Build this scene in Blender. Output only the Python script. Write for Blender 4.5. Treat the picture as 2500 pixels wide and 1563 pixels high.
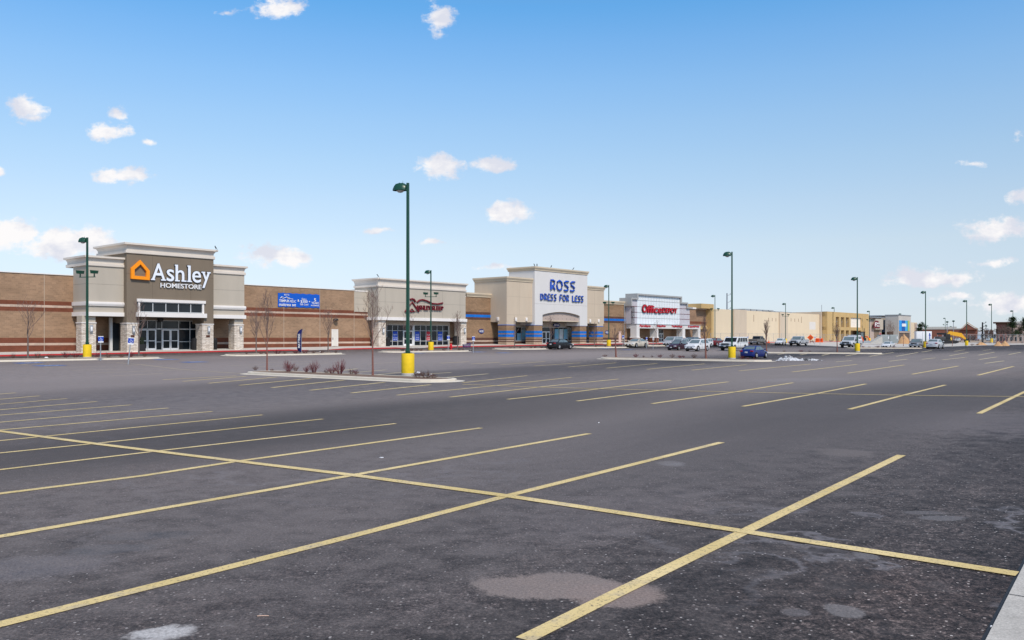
import bpy, bmesh, math, random
from mathutils import Vector, Matrix
R = math.radians
for o in list(bpy.data.objects): bpy.data.objects.remove(o)
SC = bpy.context.scene
COL = SC.collection
# ------------------------------------------------------------------ camera
F, CX, HY, CAMZ = 2094.0, 1250.0, 824.5, 2.2
cd = bpy.data.cameras.new('camera'); cam = bpy.data.objects.new('camera', cd); COL.objects.link(cam)
cam.location = (0, 0, CAMZ); cam.rotation_euler = (R(90), 0, 0)
cd.lens = 36*F/2500; cd.sensor_width = 36; cd.shift_y = (HY-781.5)/2500
cd.clip_start = .1; cd.clip_end = 6000
SC.camera = cam
# ------------------------------------------------------------------ sky, sun, exposure
SUN_EL, SUN_AZ = R(50), R(152)      # azimuth from +Y clockwise: behind and to the right
SC.view_settings.view_transform = 'Standard'; SC.view_settings.look = 'None'
SC.view_settings.exposure = 0.53; SC.view_settings.gamma = 1
W = bpy.data.worlds.new('World'); SC.world = W; W.use_nodes = True
CLOUDS = [  # x, y, rx, ry in photograph units, weight
 (672,18,72,34,1),(560,28,44,9,.5),(1074,38,42,42,.85),(57,262,46,30,1),(288,276,26,24,.7),(262,322,50,23,.85),(356,344,16,9,.6),
 (300,428,76,27,1),(1076,402,62,32,1.1),(1207,393,50,30,1.05),(1240,520,64,26,1.05),(935,567,42,12,.65),(1046,597,30,10,.7),
 (672,622,96,27,1.1),(-4,418,16,14,.8),(30,570,74,42,1.2),(165,600,118,44,1.25),(262,620,60,28,1.1),(2440,562,100,32,1.05),
 (2500,480,44,22,1),(2268,672,110,26,1),(2420,637,60,12,.7),(2465,742,110,28,1),(2340,722,70,14,.6),(1212,658,50,11,.55),
 (2372,397,30,10,.5),(2500,336,18,16,.6),(2640,600,120,40,1),(-160,590,120,50,1),(-200,300,90,40,1),(2750,420,120,45,1)]
def world():
    nt = W.node_tree; nt.nodes.clear(); N = nt.nodes.new; L = nt.links.new
    def M(op, a, b=None, c=None, clamp=False):
        n = N('ShaderNodeMath'); n.operation = op; n.use_clamp = clamp
        for i, q in enumerate((a, b, c)):
            if q is None: continue
            if isinstance(q, (int, float)): n.inputs[i].default_value = q
            else: L(q, n.inputs[i])
        return n.outputs[0]
    out = N('ShaderNodeOutputWorld'); bg = N('ShaderNodeBackground'); L(bg.outputs[0], out.inputs[0])
    sky = N('ShaderNodeTexSky'); sky.sky_type = 'NISHITA'; sky.sun_disc = False
    sky.sun_elevation = SUN_EL; sky.sun_rotation = SUN_AZ; sky.altitude = 800
    sky.air_density = 1.0; sky.dust_density = .6; sky.ozone_density = 1.6
    tc = N('ShaderNodeTexCoord'); sp = N('ShaderNodeSeparateXYZ'); L(tc.outputs['Generated'], sp.inputs[0])
    x, y, z = sp.outputs
    # tint with height above the horizon (clear dry-air blue)
    rp = N('ShaderNodeValToRGB'); L(M('MULTIPLY', M('MAXIMUM', z, 0), 2.2), rp.inputs[0])
    e = rp.color_ramp.elements
    e[0].position = 0; e[0].color = SKYT[0][1]; e[1].position = 1; e[1].color = SKYT[-1][1]
    for p, c in SKYT[1:-1]:
        q = e.new(p); q.color = c
    mx = N('ShaderNodeMix'); mx.data_type = 'RGBA'; mx.blend_type = 'MULTIPLY'; mx.inputs[0].default_value = 1
    L(sky.outputs[0], mx.inputs[6]); L(rp.outputs[0], mx.inputs[7])
    yy = M('MAXIMUM', y, .05)
    px = M('DIVIDE', x, yy); pz = M('DIVIDE', z, yy)
    cb = N('ShaderNodeCombineXYZ'); L(px, cb.inputs[0]); L(pz, cb.inputs[1])
    def noise(sc, det, rough=.55, sx=1, sy=1, off=0):
        mp = N('ShaderNodeMapping'); L(cb.outputs[0], mp.inputs[0]); mp.inputs['Scale'].default_value = (sx, sy, 1); mp.inputs['Location'].default_value = (off, off, 0)
        n = N('ShaderNodeTexNoise'); L(mp.outputs[0], n.inputs['Vector']); n.inputs['Scale'].default_value = sc
        n.inputs['Detail'].default_value = det; n.inputs['Roughness'].default_value = rough; return n
    w = noise(14, 3)
    vm = N('ShaderNodeVectorMath'); vm.operation = 'SUBTRACT'; L(w.outputs['Color'], vm.inputs[0]); vm.inputs[1].default_value = (.5, .5, .5)
    v2 = N('ShaderNodeVectorMath'); v2.operation = 'SCALE'; L(vm.outputs[0], v2.inputs[0]); v2.inputs['Scale'].default_value = .035
    v3 = N('ShaderNodeVectorMath'); v3.operation = 'ADD'; L(cb.outputs[0], v3.inputs[0]); L(v2.outputs[0], v3.inputs[1])
    acc = None; shade = None
    for (cx, cy, rx, ry, wt) in CLOUDS:
        s = N('ShaderNodeVectorMath'); s.operation = 'SUBTRACT'; L(v3.outputs[0], s.inputs[0])
        s.inputs[1].default_value = ((cx-CX)/F, (HY-cy)/F, 0)
        m = N('ShaderNodeVectorMath'); m.operation = 'MULTIPLY'; L(s.outputs[0], m.inputs[0])
        m.inputs[1].default_value = (F/rx/1.25, F/ry/1.25, 0)
        ln = N('ShaderNodeVectorMath'); ln.operation = 'LENGTH'; L(m.outputs[0], ln.inputs[0])
        val = M('MULTIPLY_ADD', ln.outputs['Value'], -wt, wt)
        acc = val if acc is None else M('MAXIMUM', acc, val)
    n1 = noise(34, 9, .66, 1, 1.4); n2 = noise(16, 5, .6, 1, 1.5, 3.3)
    dens = M('ADD', acc, M('MULTIPLY_ADD', n1.outputs['Fac'], 2.1, -1.17))
    front = M('GREATER_THAN', y, .08)
    mr = N('ShaderNodeMapRange'); mr.interpolation_type = 'SMOOTHSTEP'; L(M('MINIMUM', dens, M('MULTIPLY', acc, 4)), mr.inputs[0])
    mr.inputs[1].default_value = .0; mr.inputs[2].default_value = .5; mr.inputs[4].default_value = .96
    alpha = M('MULTIPLY', mr.outputs[0], front)
    cr = N('ShaderNodeValToRGB'); L(n2.outputs['Fac'], cr.inputs[0])
    cr.color_ramp.elements[0].position = .42; cr.color_ramp.elements[0].color = (*[c for c in CLD[0]], 1)
    cr.color_ramp.elements[1].position = .57; cr.color_ramp.elements[1].color = (*CLD[1], 1)
    sc = N('ShaderNodeVectorMath'); sc.operation = 'SCALE'; L(cr.outputs[0], sc.inputs[0]); sc.inputs['Scale'].default_value = CLD[2]
    m2 = N('ShaderNodeMix'); m2.data_type = 'RGBA'; L(alpha, m2.inputs[0]); L(mx.outputs[2], m2.inputs[6]); L(sc.outputs[0], m2.inputs[7])
    L(m2.outputs[2], bg.inputs[0]); bg.inputs[1].default_value = .15
SKYT = [(z*2.2, (r/1.35, g/1.35, b/1.35, 1)) for z, r, g, b in ((0, .64, .73, 1.0), (.012, .647, .722, .989), (.03, .671, .691, .875), (.059, .771, .724, .802), (.105, .969, .852, .808),
 (.151, 1.046, .952, .88), (.196, 1.061, 1.043, .971), (.24, 1.035, 1.111, 1.073), (.282, .947, 1.151, 1.179), (.323, .80, 1.147, 1.26), (.36, .612, 1.124, 1.308), (.4545, .85, 1.05, 1.1))]
CLD = ((.72, .735, .82), (.97, .945, .94), 4.75)
world()
sl = bpy.data.lights.new('sun', 'SUN'); sun = bpy.data.objects.new('sun', sl); COL.objects.link(sun)
sl.energy = 2.6; sl.angle = R(9); sl.color = (1, .90, .79)
sun.rotation_euler = (R(90)-SUN_EL, 0, -SUN_AZ+math.pi)
sd = Vector((math.sin(SUN_AZ)*math.cos(SUN_EL), math.cos(SUN_AZ)*math.cos(SUN_EL), math.sin(SUN_EL)))
sun.rotation_euler = sd.to_track_quat('Z', 'Y').to_euler()
# ------------------------------------------------------------------ frame of the place
A = R(40.5); SA, CA = math.sin(A), math.cos(A)
ROTZ = math.pi/2-A                                # local x runs along the shop fronts
def P(s, v, z=0): return Vector((s*SA-v*CA, s*CA+v*SA, z))
def SV(X, Y): return X*SA+Y*CA, -X*CA+Y*SA
def lerp(a, b, t): return a+(b-a)*t
def Kz(s): return min(.9, max(.1, .35+.0055*(s-31)))
def Rv(v):
    if v <= 50: return 0
    if v <= 80: return (v-50)/30*.5
    if v <= 93: return .5+(v-80)/13*.5
    return 1
def gz(X, Y):
    s, v = SV(X, Y); return Kz(s)*Rv(v)
def hit(px, py, dz=0):
    """point of the ground seen along this direction of the photograph"""
    rx, rz = (px-CX)/F, (HY-py)/F
    t = 3.0
    while t < 1500 and CAMZ+rz*t > gz(rx*t, t)+dz: t += .5
    lo, hi = t-.5, t
    for _ in range(20):
        m = (lo+hi)/2
        if CAMZ+rz*m > gz(rx*m, m)+dz: lo = m
        else: hi = m
    return Vector((rx*lo, lo, gz(rx*lo, lo)))
def tv(px, v): return v/(-(px-CX)/F*CA+SA)       # depth at which a column meets plane v
def sv(px, v): t = tv(px, v); return t*((px-CX)/F*SA+CA)
def zz(px, py, v): return CAMZ+(HY-py)/F*tv(px, v)
def vcorner(px, s):                               # v at which a column meets plane s
    t = s/((px-CX)/F*SA+CA); return t*(-(px-CX)/F*CA+SA)
# ------------------------------------------------------------------ materials
def srgb(r, g, b):
    f = lambda c: (c/255/12.92) if c/255 <= .04045 else ((c/255+.055)/1.055)**2.4
    return (f(r), f(g), f(b))
MATS = {}
class NT:
    def __init__(s, name, rough=.8, spec=.3, metal=0, coat=0):
        m = bpy.data.materials.new(name); m.use_nodes = True; s.m = m; s.nt = m.node_tree; s.b = s.nt.nodes['Principled BSDF']
        s.b.inputs['Roughness'].default_value = rough; s.b.inputs['Metallic'].default_value = metal
        s.b.inputs['Specular IOR Level'].default_value = spec; s.b.inputs['Coat Weight'].default_value = coat
        s.tc = s.nt.nodes.new('ShaderNodeTexCoord'); MATS[name] = m
    def N(s, t): return s.nt.nodes.new(t)
    def L(s, a, b): s.nt.links.new(a, b)
    def sock(s, q, i):
        if isinstance(q, (int, float)): i.default_value = q
        elif isinstance(q, tuple): i.default_value = (*q, 1) if len(q) == 3 and len(i.default_value) == 4 else q
        else: s.L(q, i)
    def math(s, op, a, b=None, c=None, clamp=False):
        n = s.N('ShaderNodeMath'); n.operation = op; n.use_clamp = clamp
        for i, q in enumerate((a, b, c)):
            if q is not None: s.sock(q, n.inputs[i])
        return n.outputs[0]
    def noise(s, sc, det=4, rough=.55, scale=(1, 1, 1), col=False, loc=(0, 0, 0)):
        mp = s.N('ShaderNodeMapping'); s.L(s.tc.outputs['Object'], mp.inputs[0]); mp.inputs['Scale'].default_value = scale; mp.inputs['Location'].default_value = loc
        n = s.N('ShaderNodeTexNoise'); s.L(mp.outputs[0], n.inputs['Vector']); n.inputs['Scale'].default_value = sc
        n.inputs['Detail'].default_value = det; n.inputs['Roughness'].default_value = rough
        return n.outputs['Color' if col else 'Fac']
    def ramp(s, f, stops, const=False):
        n = s.N('ShaderNodeValToRGB'); s.L(f, n.inputs[0]); cr = n.color_ramp
        if const: cr.interpolation = 'CONSTANT'
        stops = [(p, (c, c, c) if isinstance(c, (int, float)) else c) for p, c in stops]
        cr.elements[0].position = stops[0][0]; cr.elements[0].color = (*stops[0][1], 1)
        cr.elements[1].position = stops[-1][0]; cr.elements[1].color = (*stops[-1][1], 1)
        for p, c in stops[1:-1]:
            e = cr.elements.new(p); e.color = (*c, 1)
        return n.outputs[0]
    def mix(s, f, a, b, mode='MIX'):
        n = s.N('ShaderNodeMix'); n.data_type = 'RGBA'; n.blend_type = mode
        s.sock(f, n.inputs[0]); s.sock(a, n.inputs[6]); s.sock(b, n.inputs[7]); return n.outputs[2]
    def col(s, c): s.sock(c, s.b.inputs['Base Color']); return s
    def bump(s, h, strength=.3, dist=.01):
        n = s.N('ShaderNodeBump'); n.inputs['Strength'].default_value = strength; n.inputs['Distance'].default_value = dist
        s.L(h, n.inputs['Height']); s.L(n.outputs[0], s.b.inputs['Normal']); return s
def plain(name, c, rough=.7, spec=.3, metal=0, coat=0, var=.12, sc=3):
    if name in MATS: return MATS[name]
    m = NT(name, rough, spec, metal, coat)
    n = m.noise(sc, 5)
    m.col(m.mix(n, tuple(x*(1-var) for x in c), tuple(min(1, x*(1+var)) for x in c)))
    return m.m
def masonry(name, bands, bw=.4, bh=.2, rough=.9, var=.16, mort=1.12, msize=.012):
    """bands: [(z, colour)] constant from z upward"""
    m = NT(name, rough, .2)
    sp = m.N('ShaderNodeSeparateXYZ'); m.L(m.tc.outputs['Object'], sp.inputs[0])
    cb = m.N('ShaderNodeCombineXYZ'); m.L(m.math('ADD', sp.outputs[0], sp.outputs[1]), cb.inputs[0]); m.L(sp.outputs[2], cb.inputs[1])
    c = m.ramp(m.math('MULTIPLY', sp.outputs[2], 1/16), [(max(0, z/16), q) for z, q in bands], True)
    n = m.noise(.35, 5, .6, (1, 1, 3)); n2 = m.noise(6, 3, .6, (1, 1, 4))
    c = m.mix(1.0, c, m.ramp(n, [(.3, 1-var), (.7, 1+var)]), 'MULTIPLY')
    c = m.mix(1.0, c, m.ramp(n2, [(.3, .9), (.7, 1.08)]), 'MULTIPLY')
    br = m.N('ShaderNodeTexBrick'); m.L(cb.outputs[0], br.inputs['Vector']); br.inputs['Scale'].default_value = 1
    br.inputs['Brick Width'].default_value = bw; br.inputs['Row Height'].default_value = bh
    br.inputs['Mortar Size'].default_value = msize; br.inputs['Mortar Smooth'].default_value = .3
    m.L(m.mix(1.0, c, (.88, .88, .88), 'MULTIPLY'), br.inputs['Color1']); m.L(m.mix(1.0, c, (1.1, 1.08, 1.06), 'MULTIPLY'), br.inputs['Color2'])
    m.L(m.mix(1.0, c, (mort, mort, mort), 'MULTIPLY'), br.inputs['Mortar'])
    m.col(br.outputs['Color']); return m.m
def stucco(name, c, var=.06):
    m = NT(name, .92, .2)
    a = m.noise(.5, 4, .6, (1, 1, .25)); b = m.noise(25, 3, .6)
    k = m.mix(1.0, c, m.ramp(a, [(.3, 1-var), (.7, 1+var)]), 'MULTIPLY')
    k = m.mix(1.0, k, m.ramp(b, [(.3, .96), (.7, 1.03)]), 'MULTIPLY')
    m.col(k).bump(b, .2, .01); return m.m
TAN = (.315, .205, .13); RED = (.175, .060, .035); LT = (.50, .38, .30); DRED = (.115, .058, .042); BLU = (.010, .155, .56)
M_CMU1 = masonry('tan block with brick bands', [(0, RED), (1.33, LT), (1.57, RED), (2.16, TAN), (4.95, RED), (5.40, LT), (5.66, RED), (6.1, TAN), (16, TAN)])
TAN2 = (.295, .19, .115)
M_CMU2 = masonry('tan block with blue band', [(0, DRED), (1.5, LT), (1.72, DRED), (2.15, TAN2), (5.15, DRED), (5.6, BLU), (6.05, DRED), (6.5, TAN2), (16, TAN2)], .4, .2, msize=.02, mort=.78)
M_CMU3 = masonry('brown block with brick base', [(0, RED), (2.15, (.29, .185, .12)), (5.4, RED), (5.95, (.29, .185, .12)), (16, TAN2)])
M_PIL = masonry('pier block with blue bands', [(0, (.42, .31, .22)), (1.39, DRED), (1.62, LT), (1.7, DRED), (1.92, TAN2), (2.3, BLU), (2.72, TAN2), (2.92, BLU), (3.36, TAN2), (16, TAN2)], .4, .2)
M_STONE = NT('pale ledge stone', .9, .2)
def _stone():
    m = M_STONE; sp = m.N('ShaderNodeSeparateXYZ'); m.L(m.tc.outputs['Object'], sp.inputs[0])
    cb = m.N('ShaderNodeCombineXYZ'); m.L(m.math('ADD', sp.outputs[0], sp.outputs[1]), cb.inputs[0]); m.L(sp.outputs[2], cb.inputs[1])
    br = m.N('ShaderNodeTexBrick'); m.L(cb.outputs[0], br.inputs['Vector']); br.inputs['Scale'].default_value = 1
    br.inputs['Brick Width'].default_value = .42; br.inputs['Row Height'].default_value = .1; br.inputs['Mortar Size'].default_value = .012
    br.inputs['Color1'].default_value = (.46, .37, .28, 1); br.inputs['Color2'].default_value = (.86, .77, .66, 1); br.inputs['Mortar'].default_value = (.3, .25, .21, 1)
    br.inputs['Bias'].default_value = .25; br.offset = .37
    n = m.noise(5, 4, .6, (1, 1, 3)); m.col(m.mix(1.0, br.outputs['Color'], m.ramp(n, [(.3, .8), (.7, 1.12)]), 'MULTIPLY'))
    m.bump(br.outputs['Fac'], .5, .02)
_stone(); M_STONE = M_STONE.m
S_LIGHT = stucco('light grey stucco', (.475, .42, .345)); S_BROWN = stucco('taupe stucco', (.205, .163, .12))
S_WHITE = stucco('white trim', (.78, .74, .70), .04); S_CROWN = stucco('off white cornice', (.68, .61, .53), .05)
S_BEIGE = stucco('beige stucco', (.56, .46, .35)); S_ROSSW = stucco('pale grey stucco', (.67, .645, .62), .03); S_CORN = stucco('sand cornice', (.60, .50, .37))
S_CREAM = stucco('cream stucco', (.68, .56, .40), .03); S_OCHRE = stucco('ochre stucco', (.53, .365, .165)); S_OCH2 = stucco('deep ochre stucco', (.36, .23, .085))
S_DUSTY = stucco('dusty pink stucco', (.46, .37, .32)); S_GREYB = stucco('warm grey stucco', (.5, .47, .43))
M_SIL = plain('brushed aluminium', (.55, .55, .54), .45, .5, .3); M_FRAME = plain('pale window frame', (.62, .63, .63), .45, .4)
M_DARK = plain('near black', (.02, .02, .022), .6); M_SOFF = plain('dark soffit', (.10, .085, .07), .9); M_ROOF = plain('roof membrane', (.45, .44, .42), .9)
def glass(name, c=(.012, .016, .02), r=.06, sp=.35):
    m = NT(name, r, sp); n = m.noise(.6, 3); m.col(m.mix(n, tuple(q*.5 for q in c), tuple(q*1.8 for q in c))); return m.m
G_STORE = glass('store glass'); G_CAR = glass('car glass', (.11, .145, .155), .04, .7); G_DARKCAR = glass('tinted car glass', (.01, .012, .014), .05)  # car glass colour is lightened to stand in for mirrored sky
G_FROST = plain('frosted panel', (.74, .78, .80), .35, .5, 0, 0, .10, .6); G_FROST2 = plain('pink grey panel', (.52, .49, .52), .4, .4, 0, 0, .06, .6)
M_YEL = plain('yellow painted concrete', (.80, .54, .02), .7, .25, 0, 0, .22, 4); M_CONC = plain('concrete', (.46, .44, .40), .9, .2, 0, 0, .15, 2)
M_KERB = plain('kerb concrete', (.60, .54, .45), .9, .2, 0, 0, .16, 1.3); M_WALK = plain('pavement concrete', (.50, .465, .42), .9, .2, 0, 0, .12, .6)
M_REDK = plain('red kerb paint', (.52, .035, .035), .7, .3, 0, 0, .2, 2); M_GREEN = plain('dark green enamel', (.008, .06, .034), .35, .5, 0, 0, .15)
M_WHT = plain('white enamel', (.8, .8, .8), .5); M_BLUE = plain('sign blue', (.01, .06, .40), .5); M_STEEL = plain('galvanised steel', (.36, .38, .40), .5, .5, .4)
M_REDS = plain('sign red', (.48, .012, .028), .45); M_MAR = plain('maroon letters', (.16, .010, .02), .5); M_ORG = plain('orange sign', (.86, .28, .012), .5)
M_ORG2 = plain('safety orange', (.85, .11, .015), .5); M_LWHT = plain('letter white', (.80, .84, .92), .4, .4, 0, 0, .03)
M_BARK = plain('grey bark', (.16, .125, .11), .9, .2, 0, 0, .25, 12); M_RBARK = plain('red brown bark', (.22, .10, .08), .9, .2, 0, 0, .3, 9)
M_TWIG = plain('bare twigs', (.19, .13, .11), .9, .2, 0, 0, .25, 9); M_RTW = plain('dark red twigs', (.15, .04, .045), .8, .2, 0, 0, .4, 6)
M_BTW = plain('brown twigs', (.13, .07, .055), .85, .2, 0, 0, .4, 6); M_GRAV = plain('brown gravel mulch', (.20, .14, .105), .95, .1, 0, 0, .5, 22)
M_DIRT = plain('bare dirt', (.33, .25, .18), .95, .1, 0, 0, .3, .4); M_SAND = plain('tan soil', (.50, .30, .155), .95, .1, 0, 0, .25, 2)
M_TYRE = plain('tyre rubber', (.018, .018, .019), .8); M_RIM = plain('alloy wheel', (.5, .5, .52), .35, .5, .5); M_PLATE = plain('number plate', (.6, .6, .62), .5)
M_HEAD = plain('headlight lens', (.65, .67, .70), .15, .6); M_TAIL = plain('tail light lens', (.45, .015, .02), .2, .6); M_CHR = plain('chrome', (.6, .6, .62), .2, .5, .7)
M_PLAS = plain('black plastic', (.02, .02, .022), .55); M_YLINE = None
def paint(name, c): return plain(name, c, .35, .4, .1, .45 if sum(c) > .3 else .12, .04)
# asphalt -------------------------------------------------------------------
def P2(px, py): h = hit(px, py); return h.x, h.y
def asphalt():
    m = NT('worn asphalt', .72, .2)
    big = m.noise(.045, 5, .6, (1, 1, 1)); med = m.noise(.5, 5, .65); fine = m.noise(38, 3, .8); fine2 = m.noise(4.5, 5, .8)
    # wear runs with the aisles: stretch noise along the stall direction
    mp = m.N('ShaderNodeMapping'); m.L(m.tc.outputs['Object'], mp.inputs[0]); mp.inputs['Rotation'].default_value = (0, 0, -R(53.8)); mp.vector_type = 'TEXTURE'
    mp2 = m.N('ShaderNodeMapping'); m.L(m.tc.outputs['Object'], mp2.inputs[0]); mp2.inputs['Rotation'].default_value = (0, 0, -R(53.8)); mp2.inputs['Scale'].default_value = (1, 1, 1)
    mp3 = m.N('ShaderNodeMapping'); m.L(mp2.outputs[0], mp3.inputs[0]); mp3.inputs['Scale'].default_value = (.05, .6, 1)
    st = m.N('ShaderNodeTexNoise'); m.L(mp3.outputs[0], st.inputs['Vector']); st.inputs['Scale'].default_value = 1; st.inputs['Detail'].default_value = 5; st.inputs['Roughness'].default_value = .65
    base = m.ramp(big, [(.36, (.033, .0262, .0240)), (.5, (.045, .0358, .0325)), (.64, (.076, .0605, .0540))])
    base = m.mix(1.0, base, m.ramp(med, [(.3, .68), (.5, 1.0), (.7, 1.4)]), 'MULTIPLY')
    base = m.mix(1.0, base, m.ramp(st.outputs['Fac'], [(.38, .60), (.5, .98), (.62, 1.55)]), 'MULTIPLY')
    base = m.mix(1.0, base, m.ramp(fine, [(.34, .22), (.5, .92), (.64, 2.3)]), 'MULTIPLY')
    base = m.mix(1.0, base, m.ramp(fine2, [(.36, .62), (.5, .95), (.64, 1.5)]), 'MULTIPLY')
    mid = m.noise(13, 3, .7, loc=(5, 1, 0)); base = m.mix(1.0, base, m.ramp(mid, [(.38, .38), (.5, .92), (.62, 1.9)]), 'MULTIPLY')
    # pale stones showing in the surface
    vo = m.N('ShaderNodeTexVoronoi'); m.L(m.tc.outputs['Object'], vo.inputs['Vector']); vo.inputs['Scale'].default_value = 24
    sp = m.N('ShaderNodeSeparateColor'); m.L(vo.outputs['Color'], sp.inputs[0])
    near = m.math('LESS_THAN', vo.outputs['Distance'], .26)
    pick = m.math('GREATER_THAN', sp.outputs[0], .84)
    stone = m.mix(sp.outputs[1], (.20, .16, .14), (.60, .56, .53))
    base = m.mix(m.math('MULTIPLY', m.math('MULTIPLY', near, pick), .8), base, stone)
    # brownish exposed-aggregate lanes
    br = m.noise(.085, 4, .6, (1, 1, 1), loc=(7.3, 2.1, 0))
    base = m.mix(m.math('MULTIPLY', m.ramp(br, [(.5, 0.), (.66, 1.)]), .5), base, m.mix(1.0, base, (1.45, 1.2, 1.1), 'MULTIPLY'))
    # thin pale cracks and scuffs
    wn = m.noise(.22, 6, .6, (1, 1, 1), loc=(3, 9, 0))
    crk = m.math('SUBTRACT', 1, m.math('MULTIPLY', m.math('ABSOLUTE', m.math('SUBTRACT', wn, .5)), 70, clamp=True), clamp=True)
    gate = m.ramp(m.noise(.06, 2, .5, (1, 1, 1), loc=(11, 4, 0)), [(.5, 0.), (.58, 1.)])
    base = m.mix(m.math('MULTIPLY', m.math('MULTIPLY', crk, gate), .6), base, (.22, .205, .215))
    wn2 = m.noise(.11, 7, .62, (1, 1, 1), loc=(31, 5, 0)); ck2 = m.math('SUBTRACT', 1, m.math('MULTIPLY', m.math('ABSOLUTE', m.math('SUBTRACT', wn2, .47)), 260, clamp=True), clamp=True)
    base = m.mix(m.math('MULTIPLY', ck2, .75), base, (.022, .018, .018))
    # individual patches and stains, then broad pale areas that paint in distant sheen
    sx = m.N('ShaderNodeSeparateXYZ'); m.L(m.tc.outputs['Object'], sx.inputs[0])
    en = m.noise(2.2, 5, .7); ef = m.noise(40, 3, .7)
    def patch(px, py, rx, ry, col, strength, rot=0, soft=.25, edge=.5):
        soft = soft+(.35 if rx > .7 else .12)
        nonlocal base
        X, Y = P2(px, py); c, s_ = math.cos(rot), math.sin(rot)
        dx = m.math('SUBTRACT', sx.outputs[0], X); dy = m.math('SUBTRACT', sx.outputs[1], Y)
        a = m.math('DIVIDE', m.math('ADD', m.math('MULTIPLY', dx, c), m.math('MULTIPLY', dy, s_)), rx)
        b = m.math('DIVIDE', m.math('SUBTRACT', m.math('MULTIPLY', dy, c), m.math('MULTIPLY', dx, s_)), ry)
        d = m.math('SQRT', m.math('ADD', m.math('MULTIPLY', a, a), m.math('MULTIPLY', b, b)))
        d = m.math('ADD', d, m.math('MULTIPLY_ADD', en, edge*2.6, -edge*1.3))
        d = m.math('ADD', d, m.math('MULTIPLY_ADD', ef, .5, -.25))
        mr = m.N('ShaderNodeMapRange'); mr.interpolation_type = 'SMOOTHSTEP'; m.L(d, mr.inputs[0])
        mr.inputs[1].default_value = 1+soft/2; mr.inputs[2].default_value = 1-soft/2
        base = m.mix(m.math('MULTIPLY', mr.outputs[0], strength), base, m.mix(1.0, col, m.ramp(fine, [(.3, .65), (.7, 1.35)]), 'MULTIPLY'))
    patch(1345, 1431, .66, .40, (.25, .198, .172), .92, 0, .12, .5)
    patch(1500, 1452, .42, .34, (.27, .205, .175), .85, 0, .2, .4)
    patch(390, 1545, .24, .15, (.72, .70, .68), .8, .3, .7, 1.6)
    patch(2115, 1357, .11, .13, (.15, .14, .14), .8, 0, .1, .2)
    patch(2062, 1492, .14, .18, (.17, .155, .15), .8, .2, .2, .5)
    patch(1945, 1496, .12, .10, (.15, .135, .135), .6, .2, .3, .5)
    patch(2020, 1345, .22, .10, (.035, .03, .03), .7, 0, .4, .8)
    patch(2300, 1265, .28, .16, (.15, .14, .14), .7, 0, .3, .5); patch(2255, 1252, .24, .13, (.14, .13, .13), .6, 0, .3, .5)
    patch(2115, 1431, .30, .12, (.035, .03, .028), .6, 0, .4, .8)
    patch(262, 1342, .45, .22, (.03, .04, .052), .8, .2, .4, .8); patch(365, 1308, .5, .2, (.032, .04, .05), .7, .2, .4, .8)
    patch(45, 1388, .8, .45, (.13, .125, .14), .6, .2, .5, .6)
    patch(2000, 1002, 3, 1.4, (.16, .145, .14), .35, .6, .6, .8); patch(2420, 1030, 3.5, 3, (.15, .13, .13), .5, .6, .6, .8)
    patch(2060, 1105, .5, .6, (.20, .165, .145), .5, .2, .6, .9); patch(1640, 1132, .22, .3, (.24, .23, .23), .8, 0, .3, .6)
    patch(1965, 927, 3.2, 1.5, (.19, .185, .21), .75, .5, .5, .9); patch(800, 1062, 1.1, .7, (.19, .145, .125), .5, .5, .6, .9)
    patch(700, 1290, 1.4, .7, (.16, .135, .125), .35, .9, .7, .9); patch(1500, 1250, 2.2, .8, (.14, .12, .12), .3, .9, .7, .9)
    patch(1250, 955, 50, 13, (.135, .110, .101), .45, .93, .9, .5)  # broad pale patches from here on: grazing sheen put into the colour, besides wear
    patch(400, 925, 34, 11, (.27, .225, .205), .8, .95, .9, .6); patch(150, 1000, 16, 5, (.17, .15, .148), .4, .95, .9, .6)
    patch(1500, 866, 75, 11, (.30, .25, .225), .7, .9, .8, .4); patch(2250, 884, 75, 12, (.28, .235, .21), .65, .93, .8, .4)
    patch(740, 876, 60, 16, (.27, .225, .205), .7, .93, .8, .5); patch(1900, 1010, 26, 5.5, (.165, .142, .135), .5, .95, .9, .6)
    patch(1010, 1012, 14, 3.6, (.052, .043, .039), .75, .95, .6, .5); patch(1250, 905, 26, 4, (.075, .062, .057), .6, .93, .6, .5); patch(2150, 975, 16, 3.6, (.062, .052, .048), .6, .93, .6, .5); patch(1450, 985, 9, 3.4, (.13, .108, .096), .5, .95, .7, .6)
    m.col(base).bump(fine, .5, .012)
    return m.m
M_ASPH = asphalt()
def linepaint():
    m = NT('worn yellow line paint', .75, .25)
    n = m.noise(30, 4, .75); n2 = m.noise(2.5, 4, .6); n3 = m.noise(.7, 3)
    c = m.mix(m.ramp(n3, [(.35, 0.), (.65, 1.)]), (.60, .455, .19), (.74, .575, .28))
    c = m.mix(m.ramp(n2, [(.54, 0.), (.66, .5)]), c, (.40, .34, .26))
    c = m.mix(m.ramp(n, [(.54, 0.), (.66, .8)]), c, (.11, .095, .08))
    m.col(c); return m.m
M_YLINE = linepaint()
def faded():
    m = NT('faded line paint', .8, .2); n = m.noise(9, 4, .7)
    m.col(m.mix(m.ramp(n, [(.5, 0.), (.7, .7)]), (.60, .50, .31), (.17, .15, .135))); return m.m
M_FADE = faded()
M_BPAD = plain('blue bay paint', (.06, .16, .42), .8, .2, 0, 0, .35, 4); M_WPAD = plain('worn white paint', (.62, .62, .64), .8, .2, 0, 0, .25, 6)
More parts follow.
